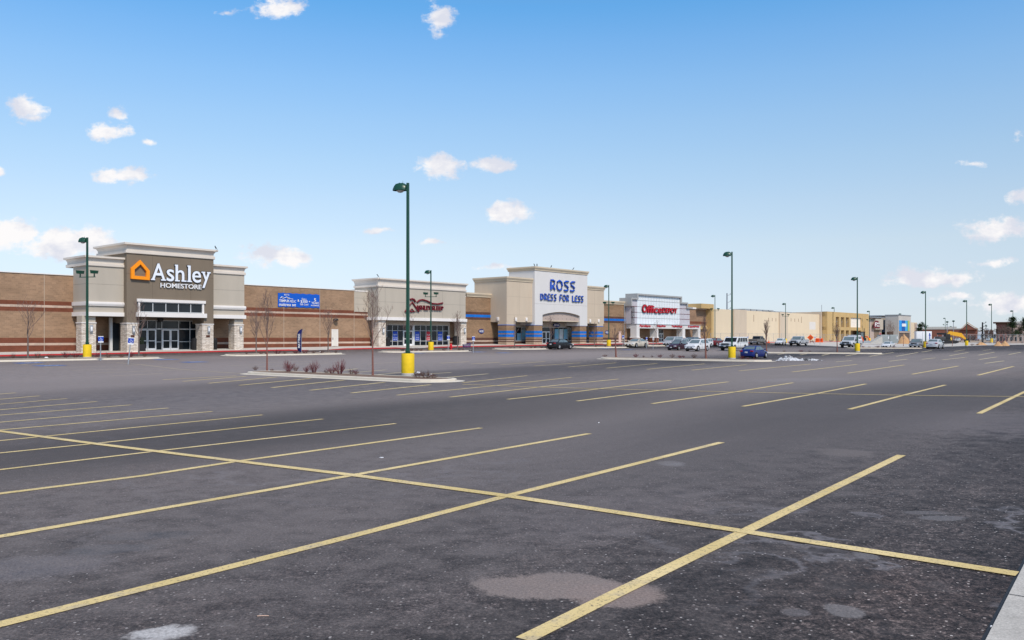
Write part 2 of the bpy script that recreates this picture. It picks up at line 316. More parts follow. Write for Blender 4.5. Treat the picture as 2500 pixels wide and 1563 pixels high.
# ------------------------------------------------------------------ mesh helper
class MB:
    def __init__(s): s.v = []; s.f = []; s.smooth = []
    def add(s, vs, fs, sm=False):
        o = len(s.v); s.v += [tuple(q) for q in vs]; s.f += [tuple(i+o for i in f) for f in fs]; s.smooth += [sm]*len(fs); return s
    def box(s, x0, x1, y0, y1, z0, z1):
        x0, x1 = sorted((x0, x1)); y0, y1 = sorted((y0, y1)); z0, z1 = sorted((z0, z1))
        return s.add([(x0,y0,z0),(x1,y0,z0),(x1,y1,z0),(x0,y1,z0),(x0,y0,z1),(x1,y0,z1),(x1,y1,z1),(x0,y1,z1)],
                     [(0,3,2,1),(4,5,6,7),(0,1,5,4),(1,2,6,5),(2,3,7,6),(3,0,4,7)])
    def bbox(s, x0, x1, y0, y1, z0, z1, b=.03):      # box with chamfered edges
        bm = bmesh.new(); bmesh.ops.create_cube(bm, size=1)
        for w in bm.verts: w.co = Vector((lerp(x0,x1,w.co.x+.5), lerp(y0,y1,w.co.y+.5), lerp(z0,z1,w.co.z+.5)))
        bmesh.ops.bevel(bm, geom=bm.edges[:], offset=b, segments=2, profile=.6, affect='EDGES')
        bm.verts.index_update(); s.add([w.co for w in bm.verts], [[w.index for w in f.verts] for f in bm.faces], True); bm.free(); return s
    def prism(s, poly, y0, y1, axis='y'):            # polygon in (x,z) extruded along y (or (x,y) along z)
        n = len(poly)
        ar = sum(poly[i][0]*poly[(i+1) % n][1]-poly[(i+1) % n][0]*poly[i][1] for i in range(n))
        if ar < 0: poly = poly[::-1]
        if axis == 'y': a = [(p[0], y0, p[1]) for p in poly]; b = [(p[0], y1, p[1]) for p in poly]
        elif axis == 'x': a = [(y1, p[0], p[1]) for p in poly]; b = [(y0, p[0], p[1]) for p in poly]
        else: a = [(p[0], p[1], y1) for p in poly]; b = [(p[0], p[1], y0) for p in poly]
        return s.add(a+b, [tuple(range(n)), tuple(range(2*n-1, n-1, -1))]+[(i+n, (i+1) % n+n, (i+1) % n, i) for i in range(n)])
    def tube(s, pts, rads, n=6, cap=True):
        pts = [Vector(p) for p in pts]
        if isinstance(rads, (int, float)): rads = [rads]*len(pts)
        vs = []; ref = None
        for i, p in enumerate(pts):
            d = (pts[min(i+1, len(pts)-1)]-pts[max(i-1, 0)]).normalized()
            if ref is None or abs(d.dot(ref)) > .98: ref = Vector((0, 0, 1)) if abs(d.z) < .9 else Vector((1, 0, 0))
            a = d.cross(ref).normalized(); b = d.cross(a).normalized()
            vs += [p+(a*math.cos(2*math.pi*k/n)+b*math.sin(2*math.pi*k/n))*rads[i] for k in range(n)]
        fs = [(i*n+k, i*n+(k+1) % n, (i+1)*n+(k+1) % n, (i+1)*n+k) for i in range(len(pts)-1) for k in range(n)]
        if cap: fs += [tuple(range(n-1, -1, -1)), tuple(range((len(pts)-1)*n, len(pts)*n))]
        return s.add(vs, fs, n > 4)
    def lathe(s, prof, c=(0, 0, 0), n=20, axis='z'):
        vs = []
        for r, h in prof:
            for k in range(n):
                a = 2*math.pi*k/n; x, y = r*math.cos(a), r*math.sin(a)
                p = (x, y, h) if axis == 'z' else (x, h, y)
                vs.append((p[0]+c[0], p[1]+c[1], p[2]+c[2]))
        m = len(prof)
        fs = [(i*n+k, i*n+(k+1) % n, (i+1)*n+(k+1) % n, (i+1)*n+k) for i in range(m-1) for k in range(n)]
        fs += [tuple(range(n-1, -1, -1)), tuple(range((m-1)*n, m*n))]
        return s.add(vs, fs, True)
    def build(s, name, mat, parent=None, label=None, off=None):
        me = bpy.data.meshes.new(name)
        vs = s.v if off is None else [(a[0]-off[0], a[1]-off[1], a[2]-off[2]) for a in s.v]
        me.from_pydata(vs, [], s.f); me.materials.append(mat)
        me.polygons.foreach_set('use_smooth', s.smooth); me.update()
        bm = bmesh.new(); bm.from_mesh(me); bmesh.ops.recalc_face_normals(bm, faces=bm.faces[:]); bm.to_mesh(me); bm.free()
        if any(s.smooth):
            try: me.set_sharp_from_angle(angle=R(38))
            except Exception: pass
        o = bpy.data.objects.new(name, me); COL.objects.link(o)
        if parent: o.parent = parent
        if label: o['label'] = label
        return o
def box(name, mat, par, *b, label=None): return MB().box(*b).build(name, mat, par, label)
def thing(name, label, cat, loc=(0, 0, 0), rz=0, group=None):
    o = bpy.data.objects.new(name, None); COL.objects.link(o); o.location = loc; o.rotation_euler = (0, 0, rz)
    o.empty_display_size = .3; o['label'] = label; o['category'] = cat
    if group: o['group'] = group
    return o
def tag(o, label, cat, group=None):
    o['label'] = label; o['category'] = cat
    if group: o['group'] = group
    return o
def struct(o, kind='structure'): o['kind'] = kind; return o
def dup(root, loc, rz, label=None, group=None, scale=None):
    r = root.copy(); COL.objects.link(r); r.location = loc; r.rotation_euler = (root.rotation_euler.x, root.rotation_euler.y, rz)
    if scale: r.scale = scale
    if label: r['label'] = label
    if group: r['group'] = group
    for ch in list(root.children):
        c = ch.copy(); COL.objects.link(c); c.parent = r
        for g in ch.children:
            d = g.copy(); COL.objects.link(d); d.parent = c
    return r
def text_geo(body, x0, x1, z0, z1, y, depth, bold=.0, shear=0):
    """letters filling a rectangle of the wall plane, standing out towards -y"""
    cu = bpy.data.curves.new('t', 'FONT'); cu.body = body; cu.size = 1; cu.extrude = .5; cu.offset = bold*.3; cu.shear = shear; cu.resolution_u = 4
    ob = bpy.data.objects.new('t', cu); COL.objects.link(ob)
    dg = bpy.context.evaluated_depsgraph_get(); me = bpy.data.meshes.new_from_object(ob.evaluated_get(dg))
    vs = [v.co.copy() for v in me.vertices]; fs = [tuple(p.vertices) for p in me.polygons]
    bpy.data.objects.remove(ob); bpy.data.curves.remove(cu); bpy.data.meshes.remove(me)
    a, b = min(v.x for v in vs), max(v.x for v in vs); c, d = min(v.y for v in vs), max(v.y for v in vs)
    return [(lerp(x0, x1, (v.x-a)/(b-a)), y-(v.z+.5)*depth, lerp(z0, z1, (v.y-c)/(d-c))) for v in vs], fs
def text(name, mat, par, body, x0, x1, z0, z1, y, depth=.08, bold=0, shear=0, label=None):
    m = MB(); m.add(*text_geo(body, x0, x1, z0, z1, y, depth, bold, shear)); return m.build(name, mat, par, label)
ORD = 'first second third fourth fifth sixth seventh eighth ninth tenth eleventh twelfth thirteenth fourteenth fifteenth sixteenth'.split()
# ------------------------------------------------------------------ ground
def ground():
    ss = [-2500, -1200, -500, -200, -60]+list(range(-20, 140, 6))+[137, 180, 260, 400, 700, 1200, 2200, 4000]
    vs = [-2500, -1000, -400, -150, -60, 0, 25, 50]+[50+3*i for i in range(1, 11)]+[83.25, 86.5, 89.75, 93, 100, 130, 200, 400, 1000, 2500, 4000]
    ss = sorted(set(ss)); V = [P(a, b, Kz(a)*Rv(b)) for b in vs for a in ss]; n = len(ss)
    m = MB(); m.add(V, [(j*n+i, j*n+i+1, (j+1)*n+i+1, (j+1)*n+i) for j in range(len(vs)-1) for i in range(n-1)], True)
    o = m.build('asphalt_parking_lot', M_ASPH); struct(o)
    for p in o.data.polygons:
        if p.normal.z < 0: o.data.flip_normals(); break
ground()
def drape_strip(mb, pts, w, dz, ext=(0, 0)):
    pts = [Vector((p.x, p.y, 0)) for p in pts]
    if ext[0]: pts[0] = pts[0]+(pts[0]-pts[1]).normalized()*ext[0]
    if ext[1]: pts[-1] = pts[-1]+(pts[-1]-pts[-2]).normalized()*ext[1]
    q = [pts[0]]
    for a, b in zip(pts, pts[1:]):
        n = max(1, int((b-a).length/2.5))
        q += [a.lerp(b, (i+1)/n) for i in range(n)]
    V = []
    for i, p in enumerate(q):
        d = (q[min(i+1, len(q)-1)]-q[max(0, i-1)]).normalized(); nrm = Vector((-d.y, d.x, 0))*w/2
        for s_ in (-1, 1):
            r = p+nrm*s_; V.append((r.x, r.y, gz(r.x, r.y)+dz))
    mb.add(V, [(2*i, 2*i+2, 2*i+3, 2*i+1) for i in range(len(q)-1)])
def sheet(name, mat, pxs, dz, world=None, n=8):
    """flat polygon given by its outline in the photograph, laid on the ground"""
    pts = world or [hit(*p) for p in pxs]
    bm = bmesh.new(); bm.faces.new([bm.verts.new((p[0], p[1], 0)) for p in pts])
    bmesh.ops.triangulate(bm, faces=bm.faces[:])
    for _ in range(n):
        e = [x for x in bm.edges if x.calc_length() > 6]
        if not e or len(bm.verts) > 4000: break
        bmesh.ops.subdivide_edges(bm, edges=e, cuts=1); bmesh.ops.triangulate(bm, faces=bm.faces[:])
    for v in bm.verts: v.co.z = gz(v.co.x, v.co.y)+dz
    bmesh.ops.recalc_face_normals(bm, faces=bm.faces[:])
    me = bpy.data.meshes.new(name)
    for f in bm.faces:
        if f.normal.z < 0: f.normal_flip()
    bm.to_mesh(me); bm.free(); me.materials.append(mat); o = bpy.data.objects.new(name, me); COL.objects.link(o); return o
EXT = 7
ROW1 = [[(1280,1563),(1499,1453),(1817,1299),(2019,1200),(2200.8,1111.9)], [(0,1525.7),(800,1325),(1236.7,1211.8),(1761.4,1080.6)],
 [(0,1310.8),(638,1200),(860.5,1161),(1200,1101.2),(1438.8,1059.2)], [(0,1206),(344,1163),(578.8,1127),(1174.4,1045.3)],
 [(0,1147.5),(379,1102.4),(700,1065.6),(966,1034.6)], [(0,1106.7),(228.6,1083.8),(788,1023.6)], [(0,1076.6),(641,1013.5)], [(0,1050.5),(518,1005.1)],
 [(0,1031.4),(411,996.7)], [(0,1014.1),(321,988.9)], [(0,1001),(237,980.8)], [(0,987.5),(163.5,973.6)], [(0,975.3),(97,966.9)], [(0,962.6),(37.6,959.4)]]
CROSS1 = [(0,1053.4),(228.6,1083.8),(379,1102.4),(578.8,1127),(860.5,1161),(1236.7,1211.8),(1817.4,1299.2),(2483.8,1403.4)]
ROW2 = [[(1129.6,934.8),(1287.3,917.4)], [(969,965.2),(1210.6,942),(1395.3,921.5)], [(1097.7,970),(1324.4,944.6),(1509.7,925.8)], [(1239,975.3),(1370.7,961.4),(1472,948.4),(1638.4,928.7)],
 [(1408.4,979.7),(1616.7,952.7),(1778.8,932.5)], [(1592,986),(1793,957.7),(1936,934.8)], [(1813.5,992.7),(1985,962.9),(2114,937.7)], [(2073.5,999.9),(2203.7,965.8),(2307.9,940.3)],
 [(2390.4,1010),(2500,957.7),(2560,935)], [(799.7,909.3),(872,900.6)], [(851.7,910.8),(942.3,903.5)], [(921.2,915.1),(1016.7,906.4)], [(1030,914),(1101.5,909.9)], [(1086,922.3),(1191.8,913.1)],
 [(398,927.6),(576,918)], [(445.7,931.6),(602,918.9)], [(509.3,936.2),(677,920.9)], [(584.6,941.2),(759,924.4)], [(663.7,946.9),(841.6,928.1)], [(757.7,953.3),(938.6,933.9)], [(857.6,960),(1051.5,939.7)]]
CROSS2 = [(1129.6,939.1),(1300,945.5),(1613.8,953.6),(1900,960),(2205,965.8),(2500,969.2),(2600,971)]
ROW3 = [[(1076,887),(1145.5,883.3)], [(1149.8,889.1),(1219.3,884.7)], [(1221.7,891.1),(1330,883)], [(1304.2,894),(1417,886.2)], [(1388,896.3),(1504,886.2)], [(1480.7,899.2),(1605,887.6)],
 [(1579,902.1),(1721,888.5)], [(1689,904.1),(1822,890.5)], [(1804.3,905.9),(1979.4,889.1)], [(1933.1,908.7),(2092.3,889.9)], [(2069.1,911.6),(2208,891.4)], [(2226.9,914.2),(2339.7,894)], [(2387.5,916.6),(2474.3,894.9)]]
ROW4 = [[(2064.8,869.4),(2098,863.6)], [(2122.7,870.3),(2182,860.7)], [(2187.8,870.3),(2241.3,860.7)], [(2318,868.8),(2364.3,860.7)], [(2388.9,867.4),(2428,860.1)], [(2462.7,865.9),(2493,860.1)],
 [(2251.4,877.5),(2283.3,874)], [(2300.7,878.9),(2358.5,872.6)], [(2390.4,878.1),(2435.2,871.7)], [(2404.9,887.6),(2451.2,881.3)], [(1898.4,865.9),(1920,862.4)], [(1953.4,866.5),(1975,863)], [(2007,868),(2031.5,863)],
 [(2250,860),(2275,856)], [(2330,858),(2356,854)], [(2400,856),(2420,853.5)], [(2170,882.5),(2215,877)], [(2040,884),(2080,880.5)], [(1820,873),(1845,868.5)]]
ROW5 = [[(285,886),(344,890.5),(434,901.5),(587.5,912.2)], [(52,889),(69,891.4),(306,884)], [(107,896.3),(130,898.3),(341,892)], [(220,911.4),(443,903.5)], [(269,918.6),(400,912)], [(173.6,905),(289,901.5)],
 [(1085,866.5),(1285,863)], [(1120,870),(1210,868)], [(560,893),(632,891)], [(600,897),(690,893.5)], [(640,886),(760,882)], [(700,891),(800,886.5)], [(900,889),(980,884)], [(1480,860),(1560,856)], [(1500,866),(1600,859)]]
def lines():
    a, b = MB(), MB()
    for i, l in enumerate(ROW1):
        drape_strip(a, [hit(*p) for p in l], .155 if i < 4 else .125, .006, (0 if i == 0 else EXT, 0))
    a2 = MB()
    drape_strip(a2, [hit(*p) for p in CROSS1], .19, .010, (14, 0))
    drape_strip(a2, [hit(*p) for p in CROSS2], .16, .012)
    for l in ROW2[:9]: drape_strip(a, [hit(*p) for p in l], .16, .006)
    for l in ROW3+ROW2[14:]: drape_strip(a, [hit(*p) for p in l], .19, .008)
    for l in ROW2[9:14]+ROW4: drape_strip(b, [hit(*p) for p in l], .24, .008)
    for l in ROW5: drape_strip(b, [hit(*p) for p in l], .10, .008)
    struct(a.build('stall_lines', M_YLINE)); struct(a2.build('row_lines', M_YLINE)); struct(b.build('faded_stall_lines', M_FADE))
lines()
# blue accessible bays with the wheelchair symbol
def pads():
    mb, mw = MB(), MB()
    for px, py in ((71,886.5),(121.5,893),(405,878.3),(474.6,884.4),(1017,862.6),(1168,859.6),(1231,861.8),(1479,851.5),(1533,854.3)):
        c = hit(px, py); a0 = R(36.2); u = Vector((math.sin(a0), math.cos(a0), 0)); w = Vector((-math.cos(a0), math.sin(a0), 0))
        def q(x, y, dz): p = Vector((c.x, c.y, 0))+u*x+w*y; return (p.x, p.y, gz(p.x, p.y)+dz)
        V = [q(x, y, .012) for y in (-.8, 0, .8) for x in (-1, 0, 1)]
        mb.add(V, [(j*3+i, j*3+i+1, j*3+i+4, j*3+i+3) for j in range(2) for i in range(2)])
        arc = [(.05+.42*math.cos(R(k)), -.12+.42*math.sin(R(k))) for k in range(150, 395, 35)]
        for pl in (arc, [(-.05, .55), (0, .15), (.35, .12), (.55, -.35), (.72, -.3)], [(0, .32), (.3, .32)]):
            for (x0, y0), (x1, y1) in zip(pl, pl[1:]):
                d = Vector((x1-x0, y1-y0)).normalized()*.06; n_ = (-d.y, d.x)
                mw.add([q(x0-n_[0], y0-n_[1], .018), q(x1-n_[0], y1-n_[1], .018), q(x1+n_[0], y1+n_[1], .018), q(x0+n_[0], y0+n_[1], .018)], [(0, 1, 2, 3)])
    struct(mb.build('blue_bay_paint', M_BPAD)); struct(mw.build('wheelchair_symbols', M_WPAD))
pads()
# sidewalk along the shops with red kerb
def sidewalk():
    top, red, gap = MB(), MB(), MB()
    ss = [-260, -120, -40]+list(range(-10, 180, 3))+[200, 230, 262]
    def lowered(s):                       # ramps down to the drive lane
        for a, b in ((66.5, 73.5), (84.5, 91), (134.5, 138)):
            if a < s < b: return .02
        return .15
    for a, b in zip(ss, ss[1:]):
        ha, hb = lowered(a), lowered(b); ka, kb = Kz(a), Kz(b)
        def col(s, k, h): return [P(s, 93.0, k-.3), P(s, 93.0, k+h), P(s, 93.18, k+h+.005), P(s, 98.5, k+.36)]
        A_, B_ = col(a, ka, ha), col(b, kb, hb)
        mat_front = red if ha > .1 or hb > .1 else top
        mat_front.add(A_[:3]+B_[:3], [(0, 3, 4, 1), (1, 4, 5, 2)])
        top.add([A_[2], A_[3], B_[2], B_[3]], [(0, 2, 3, 1)])
    o = top.build('pavement', M_WALK); struct(o)
    o = red.build('red_kerb', M_REDK); struct(o)
sidewalk()
# kerb and gutter at the near right corner
def corner_kerb():
    a = hit(2404, 1563); b = hit(2500, 1375); d = (b-a).normalized(); d.z = 0; n = Vector((d.y, -d.x, 0))
    p0 = a-d*12; m = MB(); k = MB(); g = MB(); gr = MB(); L_ = 260
    def strip(mb, w0, z0, w1, z1):
        mb.add([p0+n*w0+Vector((0, 0, z0)), p0+n*w1+Vector((0, 0, z1)), p0+n*w1+d*L_+Vector((0, 0, z1)), p0+n*w0+d*L_+Vector((0, 0, z0))], [(0, 1, 2, 3)])
    for mb, *q in ((k, -.02, .004, .012, .004), (m, .012, .02, .62, .012)): strip(mb, *q)
    strip(m, .012, -.02, .012, .02); strip(m, .62, .012, .66, .15); strip(m, .66, .15, .82, .155); strip(gr, .82, .13, 14, .16)
    gm = NT('broomed concrete', .9, .2); c_ = gm.mix(1.0, (.47, .44, .395), gm.ramp(gm.noise(45, 3, .8), [(.36, .78), (.64, 1.16)]), 'MULTIPLY'); c_ = gm.mix(1.0, c_, gm.ramp(gm.noise(2.2, 5, .65), [(.35, .84), (.65, 1.1)]), 'MULTIPLY'); gm.col(c_)
    jt = MB()
    for j_ in range(60):
        q = p0+d*(1.1+3.05*j_); jt.add([q+n*.012+Vector((0, 0, .024)), q+n*.62+Vector((0, 0, .016)), q+n*.62+d*.012+Vector((0, 0, .016)), q+n*.012+d*.012+Vector((0, 0, .024))], [(0, 1, 2, 3)])
    struct(jt.build('gutter_joints', M_DARK)); struct(m.build('concrete_gutter_kerb', gm.m)); struct(k.build('pavement_joint', M_DARK)); struct(gr.build('dry_verge', M_DIRT))
corner_kerb()
# ------------------------------------------------------------------ kerbed islands
def island(front, width, name='planted_island', centre=False, noses=(1, 1)):
    """front: the two ends of the visible front kerb foot in the photograph"""
    a, b = hit(*front[0]), hit(*front[1])
    a.z = b.z = 0
    d = (b-a).normalized(); L_ = (b-a).length; n = Vector((-d.y, d.x, 0))
    if n.y < 0: n = -n
    if centre: a, b = a-n*width/2, b-n*width/2
    def outline(ins):
        w = width/2-ins; pts = []
        for e, sg in ((0, 1), (1, -1)):
            base = a if e == 0 else b
            c = base+n*(width/2)+d*sg*width/2*noses[e]
            for k in range(9):
                t = R(-90+k*22.5); q = c - d*sg*math.cos(t)*w*max(noses[e], .25) + n*math.sin(t)*w
                pts.append(q) if e == 0 else pts.append(c - d*sg*math.cos(-t)*w*max(noses[e], .25) + n*math.sin(-t)*w)
        # order: start cap runs front->back, end cap back->front
        return pts
    ks = MB(); rings = []
    for ins, z in ((-.02, -.1), (.0, .12), (.03, .15), (.2, .155), (.21, .09)):
        rings.append([(p.x, p.y, gz(p.x, p.y)+z) for p in outline(ins)])
    N_ = len(rings[0])
    V = [p for r in rings for p in r]
    ks.add(V, [(i*N_+k, i*N_+(k+1) % N_, (i+1)*N_+(k+1) % N_, (i+1)*N_+k) for i in range(len(rings)-1) for k in range(N_)])
    apron = []
    for ins, z in ((-.45, .014), (-.0, .03)):
        apron.append([(p.x, p.y, gz(p.x, p.y)+z) for p in outline(ins)])
    ap = [p for r in apron for p in r]; o0 = MB()
    ks.add(ap, [(k, (k+1) % N_, N_+(k+1) % N_, N_+k) for k in range(N_)])
    root = bpy.data.objects.new(name, None); COL.objects.link(root); c = (a+b)/2+n*width/2; root.location = (c.x, c.y, gz(c.x, c.y)); struct(root)
    off = root.location
    ks.build('kerb', M_KERB, root, off=off)
    g = MB(); bed = [(p.x, p.y, gz(p.x, p.y)+.13) for p in outline(.205)]
    # bed as a fan with a slightly mounded middle
    m_ = len(bed)//2; mid = [a+n*width/2+d*t for t in (width*.5, L_*.5, L_-width*.5)]
    g.add(bed, [(k, k+1, m_*2-2-k, m_*2-1-k) for k in range(m_-1)]); g.build('gravel_bed', M_GRAV, root, off=off)
    return a, b, n, d
island(((628,911.6),(1097,933.2)), 2.6, centre=True)
island(((1452,876.8),(1866,884.2)), 3.2)
island(((1850,862.2),(2152,865.0)), 3.2)
island(((-60,885.4),(404,876.2)), 3.4)
island(((571,870.5),(850,865.3)), 3.4)
island(((954,861.6),(1157,858.6)), 3.4)
island(((1231.7,854.4),(1345,853.2)), 3.4)
island(((1425,850.3),(1540,849.3)), 3.4)
island(((1585,845.8),(1700,844.5)), 3.4)
island(((2085,850.8),(2300,851.5)), 3.4)
# concrete strip and building site ground on the right
struct(sheet('concrete_drive', M_WALK, [(1880,838.2),(1971,843),(2060,847.2),(2150,848),(2310,846.6),(2400,843.8),(2560,840.5),(2560,836.8),(2300,836.4),(2100,835.8),(1880,834.4)], .02))
struct(sheet('building_site_ground', M_DIRT, [(1735,833.6),(1880,834.3),(2100,835.9),(2300,836.5),(2560,836.9),(2640,829),(2160,829.5),(1750,832.2)], .012))
# ================================================================== BUILDINGS  (local axes: s along the fronts, v away from the lot, z up)
V0 = 98.0
def building(label, cat, name='store_building'):
    o = thing(name, label, cat, (0, 0, 0), ROTZ); return o
def crown(name, mat, par, s0, s1, v0, v1, zl0, zl1, zt, fl=.55, left=True):
    """flared cornice round the front and sides: ledge, cove, top lip"""
    m = MB()
    prof = [(.0, zl0), (.10, zl0), (.13, zl0+.05), (.13, zl1), (.0, zl1+.02), (.02, lerp(zl1, zt, .35)), (fl*.45, lerp(zl1, zt, .65)), (fl, zt-.22), (fl+.06, zt-.2), (fl+.06, zt), (0, zt+.02)]
    V = []
    for o, z in prof: V += [(s0-o, v1+o, z), (s0-o, v0-o, z), (s1+o, v0-o, z), (s1+o, v1+o, z)]
    n = len(prof); m.add(V, [(i*4+k, i*4+(k+1) % 4, (i+1)*4+(k+1) % 4, (i+1)*4+k) for i in range(n-1) for k in range(4)]+[tuple(range((n-1)*4, n*4))])
    return m.build(name, mat, par)
def straight_cornice(name, mat, par, s0, s1, v0, v1, z0, z1):
    m = MB(); h = z1-z0
    for a, b, o in ((0, .38, .10), (.38, .62, .18), (.62, 1, .26)):
        m.box(s0-o, s1+o, v0-o, v1+o, z0+h*a+(.002 if a else 0), z0+h*b)
    return m.build(name, mat, par)
def rails(m, s0, s1, v0, v1, zs, hgt=.025, gap=.006):   # reveal joints cut as thin dark strips standing 3 mm proud
    for z in zs: m.box(s0, s1, v0-.004, v0, z, z+hgt)
M_JOINT = plain('stucco joint shade', (.21, .19, .165), .9); M_JBR = plain('brown joint', (.10, .08, .06), .9); M_LJ = plain('pale control joint', (.5, .42, .34), .9)
def lamp_box(par, s, v, z, w=.2, h=.62, mat=None, d=.17):
    o = MB().bbox(s-w/2, s+w/2, v-d, v, z-h/2, z+h/2, .02).build('wall_lamp', M_STEEL, par)
    MB().bbox(s-w*.33, s+w*.33, v-d-.03, v-d+.02, z-h*.28, z+h*.28, .02).build('lamp_lens', M_WHT, o)
def storefront(par, cols, rows, v, kick=0, mats=None, fw=.055, name='window', skip=()):
    """aluminium framed glazing: a pane for every bay, one frame"""
    fr = MB(); s0, s1 = cols[0], cols[-1]; z0, z1 = rows[0], rows[-1]
    for c in cols: fr.box(c-fw/2, c+fw/2, v-.08, v+.06, z0, z1)
    for r in rows:
        for a, b in zip(cols, cols[1:]): fr.box(a+fw/2, b-fw/2, v-.078, v+.058, r-fw/2, r+fw/2)
    f = fr.build(name, M_FRAME, par)
    for a, b in zip(cols, cols[1:]):
        for r, q in zip(rows, rows[1:]):
            MB().box(a+.002, b-.002, v-.01, v+.02, r+.002, q-.002).build('pane', G_STORE, f)
    return f
def door(par, s0, s1, z0, z1, v, leaves=2, mat=M_WHT):
    w = (s1-s0)/leaves
    for k in range(leaves):
        a = s0+k*w+.02; b = a+w-.04; m = MB()
        m.box(a, a+.10, v-.12, v-.05, z0, z1); m.box(b-.10, b, v-.12, v-.05, z0, z1)
        m.box(a+.10, b-.10, v-.118, v-.052, z0, z0+.30); m.box(a+.10, b-.10, v-.118, v-.052, z1-.12, z1); m.box(a+.10, b-.10, v-.117, v-.053, lerp(z0, z1, .45), lerp(z0, z1, .45)+.08)
        d = m.build('door', mat, par)
        MB().box(a+.10, b-.10, v-.09, v-.08, z0+.30, z1-.12).build('door_glass', G_STORE, d)
        hx = b-.06 if k == 0 else a+.06
        MB().tube([(hx, v-.17, z0+.9), (hx, v-.17, z0+1.25)], .018, 6).build('handle', M_STEEL, d)
def bin_(s, v, z, label, r=.3, h=.95, par=None):
    p = P(s, v); t = thing('litter_bin', label, 'bin', (p.x, p.y, z), ROTZ)
    MB().lathe([(r*.85, 0), (r*.9, .03), (r, h*.8), (r, h*.82), (r*.95, h*.83)], n=16).build('body', M_DARK, t)
    m = MB(); m.lathe([(r*1.05, h*.83), (r*1.08, h*.88), (r*.6, h), (.05, h+.02)], n=16); m.build('lid', M_PLAS, t)
    m = MB()
    for k in range(16):
        a = k*math.pi/8; m.tube([(r*.9*math.cos(a), r*.9*math.sin(a), .05), (r*1.03*math.cos(a), r*1.03*math.sin(a), h*.8)], .012, 4)
    m.build('slats', M_PLAS, t); return t
def floor_z(s): return Kz(s)+.36
# ------------------------------------------------------------------ furniture store + mattress shop (one long block)
B1 = building('long tan block shop building with taupe entrance tower, orange house logo and maroon mattress sign', 'shop building')
sA = sv(-260, V0); sE = sv(1136.3, V0)
wall_top = 9.0
box('wall', M_CMU1, B1, sA, sv(864.5, V0), V0, V0+45, -.5, wall_top)
box('wall', S_LIGHT, B1, sv(864.5, V0)+.002, sv(900, V0), V0-.06, V0+44, 5.95, wall_top-.1, label='light grey stucco wall panel beside the mattress shop tower')
box('wall', M_CMU1, B1, sv(864.5, V0)+.002, sE-.01, V0+.01, V0+44.9, -.5, 5.948)
box('wall', S_LIGHT, B1, sv(900, V0)+.01, sE-.01, V0+.03, V0+40, 5.96, 9.4)
m = MB(); m.box(sA, sv(864.5, V0)+.1, V0-.08, V0+45.1, wall_top, wall_top+.09); m.box(sv(864.5, V0)+.11, sE, V0-.12, V0+45, wall_top-.098, wall_top+.06); m.build('roof_coping', S_WHITE, B1)
m = MB()
for px in (-60, 108, 693, 781, 864.5): s = sv(px, V0); box('control_joint', M_LJ, B1, s-.02, s+.02, V0-.005, V0, .3, wall_top-.002)
m = MB(); rails(m, sv(864.5, V0)+.03, sv(897, V0), V0-.06, V0, (7.05, 7.95)); m.build('stucco_joints', M_JOINT, B1)
# towers
sL0, sL1, sC1, sR1 = 40.4, 44.4, 54.9, 59.5; vW, vC = 94.6, 93.9
def wing(s0, s1, side):
    z0, z1 = 4.56, 9.93
    box('entrance_wing', S_LIGHT, B1, s0, s1, vW, V0-.002, z0, 10.4)
    crown('cornice', S_CROWN, B1, s0, s1, vW, V0+1.5, 9.95, 10.28, 11.05, .26)
    m = MB()
    a, b = (s0-.16, s1) if side < 0 else (s0, s1+.16)
    m.box(a, b, vW-.16, V0-.003, 4.54, 4.98); m.box(a+.02, b-.02, vW-.14, V0-.003, 5.66, 5.72)
    for k in range(8):
        t0, t1 = R(-90+k*22.5), R(-90+(k+1)*22.5)
        m.box(a, b, vW-.06-.12*math.cos((t0+t1)/2), V0-.004, 5.72+(math.sin(t0)+1)*.19, 5.72+(math.sin(t1)+1)*.19-.001)
    m.build('trim_band', S_WHITE, B1)
    m = MB(); rails(m, s0, s1, vW, 0, (8.0,)); m.box(s0-.004, s0, vW, V0, 8.0, 8.025); m.build('stucco_joints', M_JOINT, B1)
    return z0
wing(sL0, sL1, -1); wing(sC1, sR1, 1)
box('entrance_tower', S_BROWN, B1, sL1, sC1, vC, V0+3, 6.25, 11.7)
crown('cornice', S_CROWN, B1, sL1, sC1, vC, V0+3, 11.55, 11.9, 12.7, .34)
m = MB(); sj = [sv(280+p*.2117, vC) for p in (438, 877)]
for s in sj: m.box(s-.012, s+.012, vC-.004, vC, 6.6, 11.55)
for z in (9.28,):
    for a, b in ((sL1, sj[0]-.02), (sj[0]+.02, sj[1]-.02), (sj[1]+.02, sC1)): m.box(a, b, vC-.0045, vC, z, z+.022)
m.build('stucco_joints', M_JBR, B1)
# tower flanks beside the strip window, window trims
wa, wb = sv(341.4, vC), sv(493.8, vC)
wins = [sv(280+p*.2117, vC) for p in (290, 440, 590, 735, 877, 1010)]
box('tower_flank', S_BROWN, B1, sL1+.001, sv(334, vC), vC+.001, V0+2.9, 3.83, 6.249); box('tower_flank', S_BROWN, B1, sv(498, vC), sC1-.001, vC+.001, V0+2.9, 3.83, 6.249)
box('tower_infill', S_BROWN, B1, sv(334, vC)+.001, sv(498, vC)-.001, vC+.35, V0+2.9, 4.7, 6.248)
m = MB(); m.box(sv(334, vC)-.02, sv(500, vC)+.05, vC-.16, vC+.1, 6.22, 6.55); m.box(sv(337, vC), wa, vC-.08, vC+.2, 5.04, 6.218); m.box(wb, sv(498, vC)-.02, vC-.08, vC+.2, 5.04, 6.218)
m.box(sv(331.4, vC), sv(502.3, vC), vC-.30, vC+.6, 4.54, 5.035); m.build('window_surround', S_WHITE, B1)
storefront(B1, wins, [5.10, 6.17], vC+.06, fw=.07)
